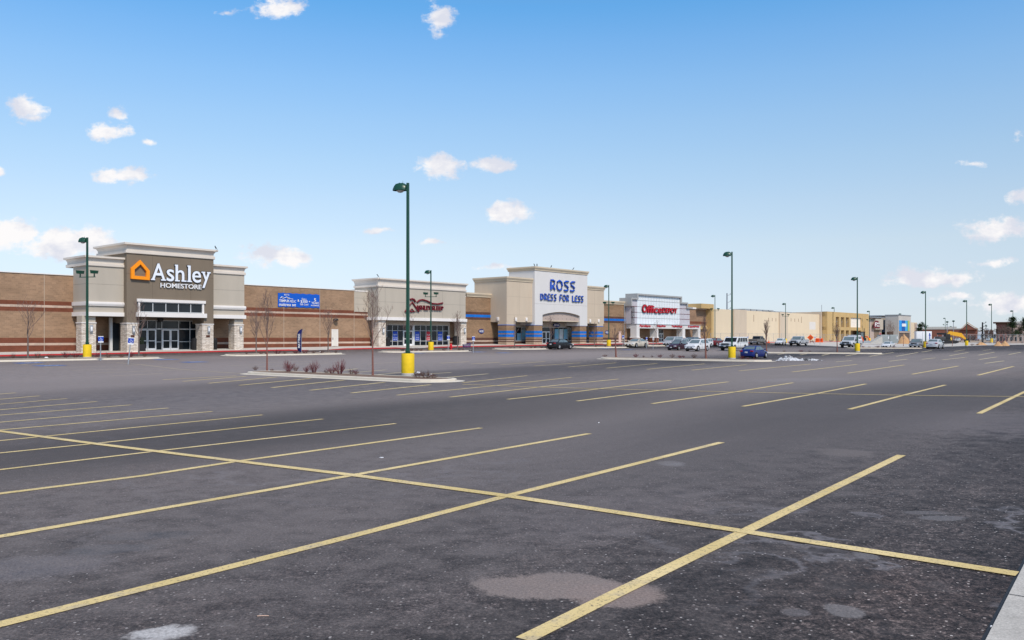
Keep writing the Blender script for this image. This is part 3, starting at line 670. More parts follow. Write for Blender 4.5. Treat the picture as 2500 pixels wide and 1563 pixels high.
# stone piers
def pier(par, s0, s1, v0, v1, z0, z1, cap=S_WHITE, mat=None, upper=None, ztop=4.55, capz=.1):
    pr = box('pier', mat or M_STONE, par, s0, s1, v0, v1, z0, z1)
    MB().box(s0-.05, s1+.05, v0-.05, v1+.05, z1+.002, z1+capz).build('pier_cap', cap, pr)
    if upper: box('pier_neck', upper, pr, s0+.04, s1-.04, v0+.04, v1-.04, z1+capz+.002, ztop)
pz = 3.75
pier(B1, sv(191.5, vW+.1)+.35, sv(236, vW), vW+.15, vW+1.5, .3, pz, upper=S_LIGHT)
pier(B1, sL1+.02, sv(338.2, vC), vC-.02, vC+1.5, .3, pz); pier(B1, sv(493.8, vC), sC1-.02, vC-.02, vC+1.5, .3, pz)
pier(B1, sv(280+1385*.2117, vW), sR1-.05, vW+.1, vW+1.4, .3, pz, upper=S_LIGHT)
# soffits
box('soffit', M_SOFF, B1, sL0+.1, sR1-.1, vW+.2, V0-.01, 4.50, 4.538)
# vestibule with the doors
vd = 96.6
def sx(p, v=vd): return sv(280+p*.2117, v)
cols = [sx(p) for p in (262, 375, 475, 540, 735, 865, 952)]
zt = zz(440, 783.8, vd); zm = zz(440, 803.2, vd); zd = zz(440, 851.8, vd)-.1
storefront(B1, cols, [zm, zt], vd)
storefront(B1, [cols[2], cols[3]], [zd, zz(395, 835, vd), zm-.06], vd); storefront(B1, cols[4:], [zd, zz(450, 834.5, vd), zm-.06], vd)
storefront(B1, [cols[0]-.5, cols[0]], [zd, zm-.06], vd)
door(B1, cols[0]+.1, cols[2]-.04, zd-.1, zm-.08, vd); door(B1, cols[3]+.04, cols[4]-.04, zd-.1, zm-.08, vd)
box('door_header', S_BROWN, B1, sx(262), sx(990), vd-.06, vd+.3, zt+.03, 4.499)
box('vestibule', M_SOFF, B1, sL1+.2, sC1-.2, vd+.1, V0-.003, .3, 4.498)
for s, w in ((sL1-.5, .28), (sC1+.35, .28)):
    box('vestibule_post', M_FRAME, B1, s-w/2, s+w/2, vd-.1, vd+.2, .3, 4.45)
box('vestibule_side_glass', G_STORE, B1, sC1-.3, sC1+.2, vd-.02, vd+.04, zd, 3.9); box('vestibule_side_glass', G_STORE, B1, sL1-.36, sL1+.4, vd-.02, vd+.04, zd, 3.9)
for px, py, v in ((208.5*1.065, 803, vW+.15), (325.5, 804.9, vC-.02), (509, 804.9, vC-.02), (587, 804.9, vW+.1)): lamp_box(B1, sv(px, v), v, zz(px, py, v), .3, .8)
for px in (323.5, 507.5):
    MB().box(sv(px-4.5, vC), sv(px+4.5, vC), vC-.06, vC-.022, zz(px, 823.5, vC), zz(px, 818.5, vC)).build('bronze_plaque', plain('bronze', (.12, .04, .02), .4, .5, .3), B1)
m = MB(); m.lathe([(.02, 0), (.35, .0), (.33, -.2), (.2, -.36), (.02, -.42)], (sx(517), vd-.2, 4.42), 14); m.build('entrance_light', M_DARK, B1)
bin_(sv(280+928*.2117, 95.6), 95.6, floor_z(50)-.1, 'black slatted litter bin beside the right pier of the glazed furniture store entrance', .45, 1.45)
bin_(sv(280+1157*.2117, 95.6), 95.6, floor_z(55)-.1, 'slim dark litter bin in the right-hand recess of the furniture store', .26, 1.4)
def planter(s, v, z):
    p = P(s, v); t = thing('planter', 'tall black planter with dark shrub left of the furniture store doors', 'planter', (p.x, p.y, z), ROTZ)
    MB().bbox(-.38, .38, -.35, .35, 0, .75, .03).build('pot', M_DARK, t)
    m = MB(); rnd = random.Random(3)
    for _ in range(90):
        a = rnd.random()*6.28; r = rnd.random()*.3; q = Vector((r*math.cos(a), r*math.sin(a), .72)); m.tube([q, q+Vector((rnd.uniform(-.2, .2), rnd.uniform(-.2, .2), rnd.uniform(.4, 1.0)))], .015, 3)
    m.build('foliage', plain('dark evergreen', (.02, .03, .018), .8), t)
planter(sx(305, 95.4), 95.4, floor_z(46)-.1)
# logo and letters
sg = bpy.data.objects.new('wall_sign', None); COL.objects.link(sg); sg.parent = B1
def X2(p): return sv(280+p*.2117, vC-.1)
h0 = [(183, 8.72), (183, 9.88), (289, 10.86), (397, 9.72), (397, 8.66)]; h1 = [(222, 9.08), (222, 9.76), (291, 10.38), (358, 9.66), (358, 9.03)]
h0 = [(X2(a), b) for a, b in h0]; h1 = [(X2(a), b) for a, b in h1]; m = MB()
for k in range(5):
    j = (k+1) % 5; m.prism([h0[k], h0[j], h1[j], h1[k]], vC-.28, vC-.02)
m.build('house_emblem', plain('orange emblem', (.95, .30, .008), .5, .3, 0, 0, .03), sg)
zb, zc, zx = 8.70, 10.62, 10.0
def glyph(m, ch, p0, p1, z0, z1, bold=.035, d=.14, y=None): m.add(*text_geo(ch, X2(p0), X2(p1), z0, z1, y or vC-.05, d, bold))
def serif_word(mat, nm, grow, y, d):
    m = MB(); g = grow
    for ch, a, b, z0, z1 in (('A', 424, 582, zb, zc), ('s', 597, 683, zb-.04, zx+.04), ('h', 700, 800, zb, zc), ('l', 845, 873, zb, zc), ('e', 892, 993, zb-.04, zx+.02), ('y', 1005, 1097, zb-.62, zx)):
        m.add(*text_geo(ch, X2(a)-g, X2(b)+g, z0-g, z1+g, y, d, .025))
    for a, b, z in ((415, 463, zb), (532, 590, zb), (693, 748, zb), (768, 825, zb), (835, 888, zb), (998, 1040, zx), (1062, 1104, zx), (692, 722, zc-.14), (836, 862, zc-.14)):
        q = .14 if z < 10.3 else .14
        zz0 = z-(.14 if z == zx else 0)
        m.box(X2(a)-g, X2(b)+g, y-d*1.02, y-.002, zz0-g, zz0+.14+g)
    return m.build(nm, mat, sg)
serif_word(M_DARK, 'letter_backs', .045, vC-.004, .10); serif_word(M_LWHT, 'letters', 0, vC-.106, .07)
text('small_letters', M_WHT, sg, 'HOMESTORE', X2(527), X2(1000), 7.9, 8.44, vC-.05, .1, .04)
m = MB(); m.add(*text_geo('HOMESTORE', X2(525), X2(1002), 7.87, 8.47, vC-.004, .05, .06)); m.build('small_letter_backs', M_DARK, sg)
# middle wall: service door, lamp
sd0, sd1 = sv(809.3, V0), sv(825, V0)
d_ = MB().box(sd0+.07, sd1-.07, V0-.05, V0, 1.0, 3.32).build('service_door', plain('cream door', (.68, .63, .56), .6), B1)
m = MB(); m.box(sd0, sd0+.07, V0-.07, V0, .95, 3.38); m.box(sd1-.07, sd1, V0-.07, V0, .95, 3.38); m.box(sd0+.07, sd1-.07, V0-.071, V0, 3.322, 3.38); m.build('door_frame', S_WHITE, d_)
MB().box(sd0+.16, sd0+.22, V0-.10, V0-.05, 1.9, 2.2).build('handle', M_DARK, d_)
m = MB(); s_ = sv(817.5, V0); m.lathe([(.02, .25), (.3, .2), (.42, 0), (.4, -.06), (.02, -.06)], (s_, V0-.2, zz(817.5, 782, V0)), 14); m.box(s_-.1, s_+.1, V0-.2, V0, zz(817.5, 782, V0), zz(817.5, 782, V0)+.15); m.build('wall_lamp', M_DARK, B1)
# banner (hung on the wall: a thing of its own)
b0, b1 = sv(678.7, V0-.1), sv(780.4, V0-.1); bz0, bz1 = 6.32, 8.18
ba = thing('sale_banner', 'wide blue mattress sale banner with white lettering hung high on the tan block wall', 'banner', P((b0+b1)/2, V0-.06, bz0), ROTZ)
c_ = (b0+b1)/2; w_ = b1-b0; hb = bz1-bz0
m = MB(); nx, nz = 44, 10; V = []; rnd = random.Random(5)
for side in (0, 1):
    for j in range(nz+1):
        for i in range(nx+1):
            x = -w_/2+w_*i/nx; z = hb*j/nz; z += (-.03*math.sin(i*.9) if j in (0, nz) else 0)
            y = -.03+.022*math.sin(i*1.3+j*.9)*math.sin(j*.5+i*.2)+(.012 if side else 0); V.append((x, y, z))
q = (nx+1)*(nz+1)
m.add(V, [(j*(nx+1)+i+k*q, j*(nx+1)+i+1+k*q, (j+1)*(nx+1)+i+1+k*q, (j+1)*(nx+1)+i+k*q) for k in (0, 1) for j in range(nz) for i in range(nx)], True)
m.build('cloth', plain('banner blue', (.008, .10, .52), .6, .2, 0, 0, .08), ba)
def bt(body, a, b, z0, z1, bold=.02): # a,b crop positions 598..1110
    f = lambda p: -w_/2+w_*(p-598)/(1110-598)
    return text_geo(body, f(a), f(b), (552-z0)/(552-388)*hb, (552-z1)/(552-388)*hb, -.06, .02, bold)
m = MB()
for a in (('BUY A', 670, 732, 417, 401, .03), ('TEMPUR', 610, 728, 496, 466, .04), ('-PEDIC', 730, 812, 497, 470, 0), ('mattress set', 610, 812, 541, 512, .03), ('&', 832, 852, 484, 456, .04), ('Get a', 882, 940, 461, 438, .01), ('$300', 868, 955, 500, 464, .02), ('Gift Card', 862, 962, 526, 503, .01), ('+', 970, 988, 487, 470, .05), ('5', 1036, 1062, 474, 436, .05), ('YEARS', 1004, 1098, 507, 480, .01), ('no interest', 998, 1100, 532, 512, .02)): m.add(*bt(*a))
f = lambda p: -w_/2+w_*(p-598)/512; g_ = lambda z: (552-z)/164*hb
for pl in ([(625, 452), (640, 432), (655, 436), (672, 446), (700, 434), (722, 442), (745, 452), (778, 458)], [(632, 440), (650, 450), (668, 458)], [(700, 436), (712, 450), (735, 456)]):
    m.tube([(f(a), -.07, g_(b)) for a, b in pl], .035, 4)
m.build('lettering', M_WHT, ba)
# ------------------------------------------------------------------ mattress shop front (part of the same block)
vM = 95.7; sM0, sM1 = 82.1, 100.5
box('shop_tower', S_LIGHT, B1, sM0, sM1, vM, V0+3, 5.0, 9.8)
crown('cornice', S_CROWN, B1, sM0, sM1, vM, V0+3, 9.6, 9.9, 10.9, .26)
m = MB(); m.box(sM0-.15, sM1+.2, vM-.18, V0-.001, 4.76, 5.22); m.build('trim_band', S_WHITE, B1)
m = MB()
for p in (380, 617, 833, 1040, 1243): s = sv(860+p*.2117, vM); m.box(s-.012, s+.012, vM-.004, vM, 5.24, 9.6)
m.box(sM0, sM1, vM-.0045, vM, 7.43, 7.455); m.build('stucco_joints', M_JOINT, B1)
def sy(p, v): return sv(860+p*.2117, v)
pier(B1, sy(303, vM+.1), sy(387, vM+.1), vM+.1, vM+1.6, .3, 4.74); pier(B1, sy(1252, vM+.1), sy(1317, vM+.1), vM+.1, vM+1.5, .3, 4.74)
box('soffit', M_SOFF, B1, sM0+.2, sM1-.2, vM+.2, V0-.01, 4.70, 4.757)
vG = 97.6
cl = [sy(p, vG) for p in (395, 460, 522, 584)]; zt, zm, zk, zd = [zz(960, y, vG) for y in (793.4, 807.2, 833.0, 844.2)]
storefront(B1, cl, [zd, zk, zm, zt], vG); c2 = [sy(p, vG) for p in (714, 782, 848, 912, 975, 1040, 1105)]
storefront(B1, c2, [zd, zk, zm, zt], vG); storefront(B1, [sy(584, vG), sy(693, vG)], [zm, zt], vG); door(B1, sy(586, vG), sy(692, vG), zd-.05, zm-.04, vG, 1)
box('shop_post', M_FRAME, B1, sy(693, vG)+.03, sy(713, vG)-.03, vG-.1, vG+.1, .5, zt); box('shop_post', S_LIGHT, B1, sy(1106, vG)+.04, sy(1119, vG), vG-.1, vG+.1, .5, 4.69)
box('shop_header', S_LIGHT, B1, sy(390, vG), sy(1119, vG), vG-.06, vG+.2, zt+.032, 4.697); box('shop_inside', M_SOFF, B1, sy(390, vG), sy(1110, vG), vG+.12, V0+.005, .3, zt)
for i, (a, b, mt, tx) in enumerate(((463, 517, M_BLUE, ('NEW', 'low rate')), (718, 771, M_BLUE, ('SALE', 'mattress')), (852, 904, M_REDS, ('YEARS', 'no interest')), (983, 1034, M_BLUE, ('$300', 'gift card')))):
    z0, z1 = zz(1000, 831.5, vG), zz(1000, 809.5, vG)
    ps = MB().box(sy(a, vG), sy(b, vG), vG-.105, vG-.088, z0, z1).build('poster', mt, B1)
    m = MB(); w = sy(b, vG)-sy(a, vG)
    for k, (t, q0, q1) in enumerate(((tx[0], .55, .72), (tx[1], .30, .42), (tx[0], .08, .2))): m.add(*text_geo(t, sy(a, vG)+w*.12, sy(b, vG)-w*.12, lerp(z0, z1, q0), lerp(z0, z1, q1), vG-.105, .004))
    m.build('poster_lettering', M_WHT, ps)
for p in (355, 1293): lamp_box(B1, sy(p, vM+.1), vM+.1, zz(860+p*.2117, 807.5, vM+.1), .32, .85)
bin_(sy(407, 96.6), 96.6, floor_z(84)-.1, 'dark litter bin beside the left pier of the mattress shop', .4, 1.3); bin_(sy(1195, 96.6), 96.6, floor_z(99)-.1, 'dark litter bin by the right pier of the mattress shop', .5, 1.5)
s2 = bpy.data.objects.new('wall_sign', None); COL.objects.link(s2); s2.parent = B1; s2['label'] = 'maroon lettering with a fir tree outline and a swoosh'
def pt(x, y): return (sy(x, vM-.1), zz(860+x*.2117, 640+y*.2117, vM-.1))
m = MB(); yb = vM-.12
def stroke(pl, w):
    q = [pt(*p) for p in pl]
    m.tube([(a, yb, b) for a, b in q], w, 6)
stroke([(607, 572), (690, 462), (768, 572), (690, 572), (655, 572), (607, 572)], .10); stroke([(690, 460), (768, 573)], .12); stroke([(655, 572), (688, 540), (715, 572)], .09)
stroke([(668, 434), (690, 425), (712, 432), (728, 458)], .15); stroke([(745, 466), (775, 440), (810, 434), (860, 448), (920, 478), (985, 484), (1043, 472)], .13)
m.build('tree_and_swoosh', M_MAR, s2)
m = MB(); m.add(*text_geo('ASHLEY', pt(735, 0)[0], pt(905, 0)[0], pt(820, 553)[1], pt(820, 500)[1], vM-.04, .2, .05)); m.add(*text_geo('SLEEP', pt(915, 0)[0], pt(1047, 0)[0], pt(980, 556)[1], pt(980, 508)[1], vM-.04, .2, .05)); m.build('letters', M_MAR, s2)
# ------------------------------------------------------------------ clothing store
B2 = building('clothing store with pale grey arched entrance tower and beige wings on blue banded piers', 'shop building')
sQ0, sQ1, sQ2, sQ3, sQ4 = sE, 109.1, 115.9, 131.6, 137.9; sQ5 = sv(1536, V0)
vB, vT = 94.35, 93.8
box('wall', M_CMU2, B2, sQ0+.02, sQ5, V0, V0+44, -.5, 9.0)
straight_cornice('wall_cornice', S_CORN, B2, sQ0+.3, sQ1, V0, V0+44, 9.02, 9.7); straight_cornice('wall_cornice', S_CORN, B2, sQ4, sQ5-.3, V0, V0+44, 9.02, 9.7)
box('left_wing', S_BEIGE, B2, sQ1, sQ2+2, vB, vB+7.4, 4.86, 11.8); straight_cornice('wing_cornice', S_CORN, B2, sQ1, sQ2+1.2, vB, vB+7.4, 11.8, 12.5)
box('right_wing', S_BEIGE, B2, sQ3-.3, sQ4, vB, vB+6, 4.86, 11.3); straight_cornice('wing_cornice', S_CORN, B2, sQ3-.9, sQ4, vB, vB+6, 11.3, 12.0)
m = MB(); sa_ = sv(1120+862*.1719, vB); sb_ = sv(1120+1928*.1719, vB)
m.box(sQ1, sQ2, vB-.004, vB, 9.15, 9.175); m.box(sQ1, sQ2, vB-.004, vB, 6.05, 6.075); m.box(sa_-.01, sa_+.012, vB-.0045, vB, 6.1, 11.75); m.box(sQ3, sQ4, vB-.004, vB, 8.6, 8.625); m.box(sQ3, sQ4, vB-.004, vB, 6.05, 6.075); m.box(sb_-.01, sb_+.012, vB-.0045, vB, 6.1, 11.25)
m.build('stucco_joints', plain('beige joint', (.36, .29, .22), .9), B2)
# tower with arched opening
def s5(p, v=None): return sv(1120+p*.1719, vT if v is None else v)
ao0, ao1 = s5(1190), s5(1720); arch = [(lerp(ao0, ao1, k/16), 6.2+.62*math.sin(math.pi*k/16)**.8 if 0 < k < 16 else 6.2) for k in range(17)]
m = MB(); sT0, sT1 = sQ2, sQ3; pts = arch
zc_ = lambda k: pts[k][1]
for k in range(16):
    (a, za), (b, zb_) = pts[k], pts[k+1]
    m.prism([(a, za), (b, zb_), (b, 13.9), (a, 13.9)], vT, vT+5.9)
m.box(sT0, ao0, vT, vT+5.9, 4.4, 13.9); m.box(ao1, sT1, vT, vT+5.9, 4.4, 13.9)
m.build('entrance_tower', S_ROSSW, B2)
straight_cornice('tower_cornice', S_CORN, B2, sT0, sT1, vT, vT+6, 13.92, 14.6)
m = MB(); m.box(sT0, ao0, vT-.004, vT, 8.12, 8.14); m.box(ao0, ao1, vT-.004, vT, 8.12, 8.14); m.box(ao1, sT1, vT-.004, vT, 8.12, 8.14); m.build('stucco_joints', M_JOINT, B2)
m = MB()
for k in range(16):
    (a, za), (b, zb_) = pts[k], pts[k+1]; m.prism([(a+.001, 5.25), (b-.001, 5.25), (b-.001, zb_), (a+.001, za)], vT+.35, vT+.6)
m.build('arch_panel', S_DUSTY, B2)
m = MB(); m.box(ao0, ao1, vT+.25, vT+.7, 5.10, 5.24); m.tube([(a, vT+.3, z-.04) for a, z in pts], .06, 4); m.build('arch_trim', S_CORN, B2)
m = MB()
for r, zr, n in ((0, 5.6, 8), (1, 6.25, 6)):
    for k in range(n): s = lerp(ao0, ao1, (k+1.0)/(n+1) if r == 0 else (k+1.6)/(n+2.2)); m.lathe([(.05, -.03), (.05, .0)], (s, vT+.33, zr), 8, 'y')
m.build('arch_studs', M_DARK, B2)
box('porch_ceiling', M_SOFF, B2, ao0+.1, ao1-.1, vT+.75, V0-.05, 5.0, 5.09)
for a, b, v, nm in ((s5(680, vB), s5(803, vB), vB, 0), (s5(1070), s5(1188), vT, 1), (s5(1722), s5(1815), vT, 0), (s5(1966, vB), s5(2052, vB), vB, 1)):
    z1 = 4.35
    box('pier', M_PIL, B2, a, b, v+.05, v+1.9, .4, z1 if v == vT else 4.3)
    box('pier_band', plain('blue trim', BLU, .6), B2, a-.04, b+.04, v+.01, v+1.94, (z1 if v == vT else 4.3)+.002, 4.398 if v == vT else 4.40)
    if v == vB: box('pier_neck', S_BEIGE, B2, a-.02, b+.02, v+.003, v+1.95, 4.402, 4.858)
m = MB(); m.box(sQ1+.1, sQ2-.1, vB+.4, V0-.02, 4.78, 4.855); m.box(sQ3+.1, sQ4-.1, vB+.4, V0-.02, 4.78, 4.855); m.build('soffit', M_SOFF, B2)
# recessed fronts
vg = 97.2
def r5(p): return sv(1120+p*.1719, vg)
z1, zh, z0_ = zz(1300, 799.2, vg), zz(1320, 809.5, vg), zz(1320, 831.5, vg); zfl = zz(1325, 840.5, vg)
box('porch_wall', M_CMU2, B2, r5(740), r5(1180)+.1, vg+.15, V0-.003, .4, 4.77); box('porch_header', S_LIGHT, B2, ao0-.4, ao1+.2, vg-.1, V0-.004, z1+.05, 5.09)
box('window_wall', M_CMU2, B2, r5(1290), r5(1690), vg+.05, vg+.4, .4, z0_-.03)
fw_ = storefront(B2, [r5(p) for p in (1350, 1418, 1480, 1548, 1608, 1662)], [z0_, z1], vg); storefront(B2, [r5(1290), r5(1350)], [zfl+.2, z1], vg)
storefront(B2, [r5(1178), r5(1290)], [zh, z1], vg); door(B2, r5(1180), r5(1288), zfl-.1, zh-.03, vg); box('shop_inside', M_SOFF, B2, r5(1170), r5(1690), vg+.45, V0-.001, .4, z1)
w1 = storefront(B2, [r5(p) for p in (805, 885, 952, 1012)], [z0_, z1], vg)
box('window_head', S_LIGHT, B2, r5(800), r5(1016), vg-.05, vg+.148, z1+.04, 4.775); box('window_wall', M_CMU2, B2, r5(800), r5(1016), vg-.06, vg+.148, .4, z0_-.035)
M_POST = NT('poster artwork', .4, .4); _n = M_POST.noise(1.6, 2, .5, (1, 1, 1), True); M_POST.col(M_POST.mix(.72, _n, (.06, .36, .55))); M_POST = M_POST.m  # artwork of both posters is brightened, painting in pale window reflections
M_POST2 = NT('pale poster artwork', .4, .4); _n = M_POST2.noise(1.9, 3, .5, (1, 1, 1), True); M_POST2.col(M_POST2.mix(.6, _n, (.55, .64, .66))); M_POST2 = M_POST2.m
for a, b, q0, q1, mt in ((822, 880, .0, .55, M_POST), (890, 948, .05, .8, M_POST), (958, 1008, .1, .95, M_POST2), (1358, 1412, .05, .9, M_POST), (1424, 1476, .05, .9, M_POST2), (1486, 1540, .1, .9, M_POST), (1614, 1655, .1, .75, M_POST)):
    MB().box(r5(a), r5(b), vg-.1, vg-.085, lerp(z0_, z1, q0)+.03, lerp(z0_, z1, q1)-.03).build('window_poster', mt, B2)
def oval(par, s, v, z, w, h, name='oval_sign', ltr='ROSS'):
    m = MB(); n = 28; pl = [(s+w/2*math.cos(2*math.pi*k/n), z+h/2*math.sin(2*math.pi*k/n)) for k in range(n)]; m.prism(pl, v-.08, v); o = m.build(name, plain('navy oval', (.008, .02, .16), .4), par)
    text('letters', M_WHT, o, ltr, s-w*.36, s+w*.36, z-h*.24, z+h*.24, v-.082, .02, .03)
oval(B2, sv(1174.7, V0), V0, zz(1174.7, 809, V0), 1.35, .75); oval(B2, sv(1481.5, V0), V0, zz(1481.5, 811.7, V0), 1.4, .75); oval(B2, r5(1357), vg-.5, zz(1353.3, 793.8, vg-.5), 2.1, .75)
for p, v in ((560, None), (808, vB), (958, vB), (1862, vB), (1983, vB)):
    if v is None:
        px = 1120+p*.1719; vv = vcorner(px, sQ1); z = zz(px, 779, vv); m = MB().bbox(sQ1-.15, sQ1, vv-.25, vv+.25, z-.3, z+.3, .04)
    else:
        s = s5(p, v); z = zz(1120+p*.1719, 620+(930 if p < 1000 else 953)*.1719, v); m = MB().bbox(s-.24, s+.24, v-.15, v, z-.3, z+.3, .04)
    o = m.build('wall_lamp', S_WHITE, B2)
s3 = bpy.data.objects.new('wall_sign', None); COL.objects.link(s3); s3.parent = B2
M_RB = plain('sign letter blue', (.008, .085, .52), .35, .4, 0, 0, .05)
def ross_letters(grow, y, d, mat, nm):
    m = MB()
    def st(pl, x0, x1, z0, z1, w, xs=1):
        # strokes of a rounded, slightly leaning display letter on a unit square
        for q in pl: m.tube([(lerp(x0, x1, a), y, lerp(z0, z1, b)) for a, b in q], w+grow, 8)
    G = {'R': [[(.12, .0), (.12, .82)], [(.12, .97), (.55, 1), (.92, .88), (.9, .62), (.5, .47), (.95, 0.02)], [(.5, .47), (.36, .1)]], 'O': [[(.5, 1), (.12, .85), (.02, .5), (.15, .12), (.5, 0), (.85, .15), (.98, .5), (.88, .85), (.5, 1)]],
         'S': [[(.95, .97), (.45, .98), (.14, .85), (.2, .62), (.6, .5), (.9, .34), (.82, .1), (.5, 0), (.05, .03)]], 'D': [[(.12, 0), (.12, .98), (.6, .96), (.95, .75), (.97, .3), (.6, .02), (.12, 0)]],
         'E': [[(.95, 1), (.4, 1)], [(.12, .0), (.12, .85)], [(.12, .5), (.8, .5)], [(.12, .0), (.95, .0)]], 'F': [[(.95, 1), (.25, 1)], [(.12, 0), (.12, .82)], [(.12, .5), (.8, .5)]], 'L': [[(.12, 1), (.12, 0), (.95, 0)]]}
    for ch, a, b in (('R', 1300, 1368), ('O', 1392, 1470), ('S', 1494, 1560), ('S', 1582, 1650)):
        z0 = lerp(10.72, 10.72, 0); st(G[ch], s5(a, y), s5(b, y), z0, 12.45, .15)
    zb2, zt2 = 8.85, 9.9
    for ch, a, b in zip('DRESSFORLESS', (1160, 1212, 1262, 1304, 1352, 1432, 1478, 1530, 1612, 1650, 1693, 1736), (1196, 1248, 1294, 1338, 1386, 1466, 1516, 1562, 1642, 1684, 1727, 1768)):
        st(G[ch], s5(a, y), s5(b, y), zb2, zt2, .095)
    return m.build(nm, mat, s3)
ross_letters(.05, vT-.06, 0, plain('letter shadow trim', (.25, .25, .2), .5), 'letter_backs'); ross_letters(0, vT-.17, 0, M_RB, 'letters')
def blank():
    pass
bin_(r5(1022), 96.2, floor_z(118)-.1, 'dark litter bin in front of the clothing store window', .5, 1.5)
# ------------------------------------------------------------------ office supply store
B3 = building('office supply store with stepped white glass tower, red lettering and white canopy', 'shop building')
def s6(p, v): return sv(1440+p*.1455, v)
def z6(p, y, v): return zz(1440+p*.1455, 680+y*.1455, v)
O0 = sQ5; O1 = sv(1732.4, V0)
box('wall', M_CMU3, B3, O0+.01, O1, V0+.3, V0+44, -.5, 8.9)
m = MB(); m.box(s6(1680, V0), O1+.1, V0+.1, V0+44.1, 8.91, 9.3); m.box(O0+.02, s6(1680, V0)-.01, V0+1, V0+44, 8.91, 9.28); m.build('roof_coping', S_WHITE, B3)
vO = 96.6; vN = 95.4
zO = z6(1100, 762, vO)-.1                      # underside of the glazed tower
sP = [s6(p, vO) for p in (690, 795, 1506, 1612, 1675)]
zT = [z6(740, 352, vO), z6(1100, 292, vO)-.1, z6(1560, 425, vO), z6(1640, 505, vO)]
rows_z = [z6(1506, y, vO) for y in (762, 682, 597, 505, 408)]
def panel(s0, s1, z0, z1, mat, nm, npan, red):
    t = box(nm, mat, B3, s0, s1, vO, V0+1.0, z0, z1)
    m = MB(); w = (s1-s0)/npan
    for k in range(1, npan): m.box(s0+k*w-.02, s0+k*w+.02, vO-.03, vO, z0, z1)
    m.build('mullions', M_SIL, t)
    for z in rows_z[1:]:
        if z0 < z < z1-.2: box('glazing_bar', M_MAR if red else M_SIL, t, s0+.02, s1-.02, vO-.045, vO-.031, z-.04, z+.04)
panel(sP[0], sP[1]-.002, zO, zT[0], G_FROST2, 'glazed_panel', 3, 1); panel(sP[1], sP[2], zO, zT[1], G_FROST, 'glazed_panel', 16, 0)
panel(sP[2]+.002, sP[3], zO, zT[2], G_FROST2, 'glazed_panel', 3, 1); panel(sP[3]+.002, sP[4], zO, zT[3], G_FROST2, 'glazed_panel', 2, 1)
panel(s6(655, V0), sP[0]-.002, zO, zT[0]-1.4, G_FROST2, 'glazed_panel', 1, 1)
m = MB(); th = .32; vf = vO-.35
def cap(s0, s1, z): m.box(s0, s1, vf, V0+1.2, z, z+th)
cap(sP[0]-.4, sP[1]-.5, zT[0]); cap(sP[1]-.5, sP[2]+.55, zT[1]); cap(sP[2]+.56, sP[3]+.4, zT[2]); cap(sP[3]+.41, sP[4]+.9, zT[3])
m.box(sP[1]-.5, sP[1]-.02, vf, V0+1.2, zT[0]+.001, zT[1]-.001); m.box(sP[2]+.02, sP[2]+.55, vf, V0+1.2, zT[2]+.001, zT[1]-.001); m.box(sP[3]+.02, sP[3]+.4, vf, V0+1.2, zT[3]+.001, zT[2]-.001)
m.box(sP[0]-.4, sP[0]-.02, vf, V0+1.2, zT[0]-1.4, zT[0]-.001); m.build('metal_frame', plain('grey aluminium frame', (.42, .41, .39), .5, .5, .2), B3)
zk1, zk0 = zO-.12, z6(1400, 845, vN)
c0, c1 = s6(785, vN), s6(1855, vN)
box('canopy_fascia', S_ROSSW, B3, c0, c1, vN, V0+.29, zk0, zk1); box('canopy_capping', M_STEEL, B3, c0-.08, c1+.08, vN-.08, V0+.28, zk1+.002, zk1+.12)
box('canopy_soffit', M_SOFF, B3, c0+.3, c1-.3, vN+.4, V0+.28, zk0-.05, zk0-.002)
for a, b in ((785, 835), (1110, 1150), (1555, 1600), (1820, 1855)):
    pr = box('canopy_column', S_ROSSW, B3, s6(a, vN), s6(b, vN), vN+.004, vN+1.5, 2.35, zk0-.001); box('column_foot', S_WHITE, pr, s6(a, vN)-.1, s6(b, vN)+.1, vN-.1, vN+1.6, 2.15, 2.348); box('column_base', M_CMU3, pr, s6(a, vN)-.06, s6(b, vN)+.06, vN-.06, vN+1.55, .5, 2.148)
gl = V0+.15; dz0 = z6(1190, 1070, gl)-.1; dz1 = z6(1190, 925, gl); dz2 = z6(1190, 860, gl)
storefront(B3, [s6(1150, gl), s6(1228, gl)], [dz1, dz2], gl); door(B3, s6(1150, gl)+.03, s6(1228, gl)-.03, dz0, dz1-.04, gl)
m = MB(); m.box(s6(482, V0), s6(524, V0), V0-.06, V0-.002, 1.2, 3.5); o = m.build('service_door', plain('pale pink door', (.62, .44, .38), .6), B2)
m = MB(); m.tube([(s6(572, V0), V0-.1, 1.2), (s6(572, V0), V0-.1, 9.4)], .09, 8); m.build('downpipe', M_STEEL, B2)
for i, (w, a, b) in enumerate((('Furniture', 833, 1015), ('Supplies', 1122, 1270), ('Technology', 1370, 1552), ('Copy&Print', 1645, 1832))):
    text('canopy_lettering', M_REDS, B3, w, s6(a, vN), s6(b, vN), z6(1400, 828 if i != 2 else 832, vN)+.05, z6(1400, 788, vN)+.06, vN-.01, .1, .05, .2)
s4 = bpy.data.objects.new('wall_sign', None); COL.objects.link(s4); s4.parent = B3
def dep(g, y, d, mat, nm):
    m = MB()
    m.add(*text_geo('O', s6(868, vO)-g, s6(945, vO)+g, z6(905, 572, vO)-g, z6(905, 440, vO)+g, y, d, .06, .15))
    m.add(*text_geo('ffice', s6(950, vO)-g, s6(1195, vO)+g, z6(1070, 580, vO)-g, z6(1070, 458, vO)+g, y, d, .05, .15))
    m.add(*text_geo('DEPOT', s6(1205, vO)-g, s6(1450, vO)+g, z6(1320, 582, vO)-g, z6(1320, 500, vO)+g, y, d, .05, .15)); m.build(nm, mat, s4)
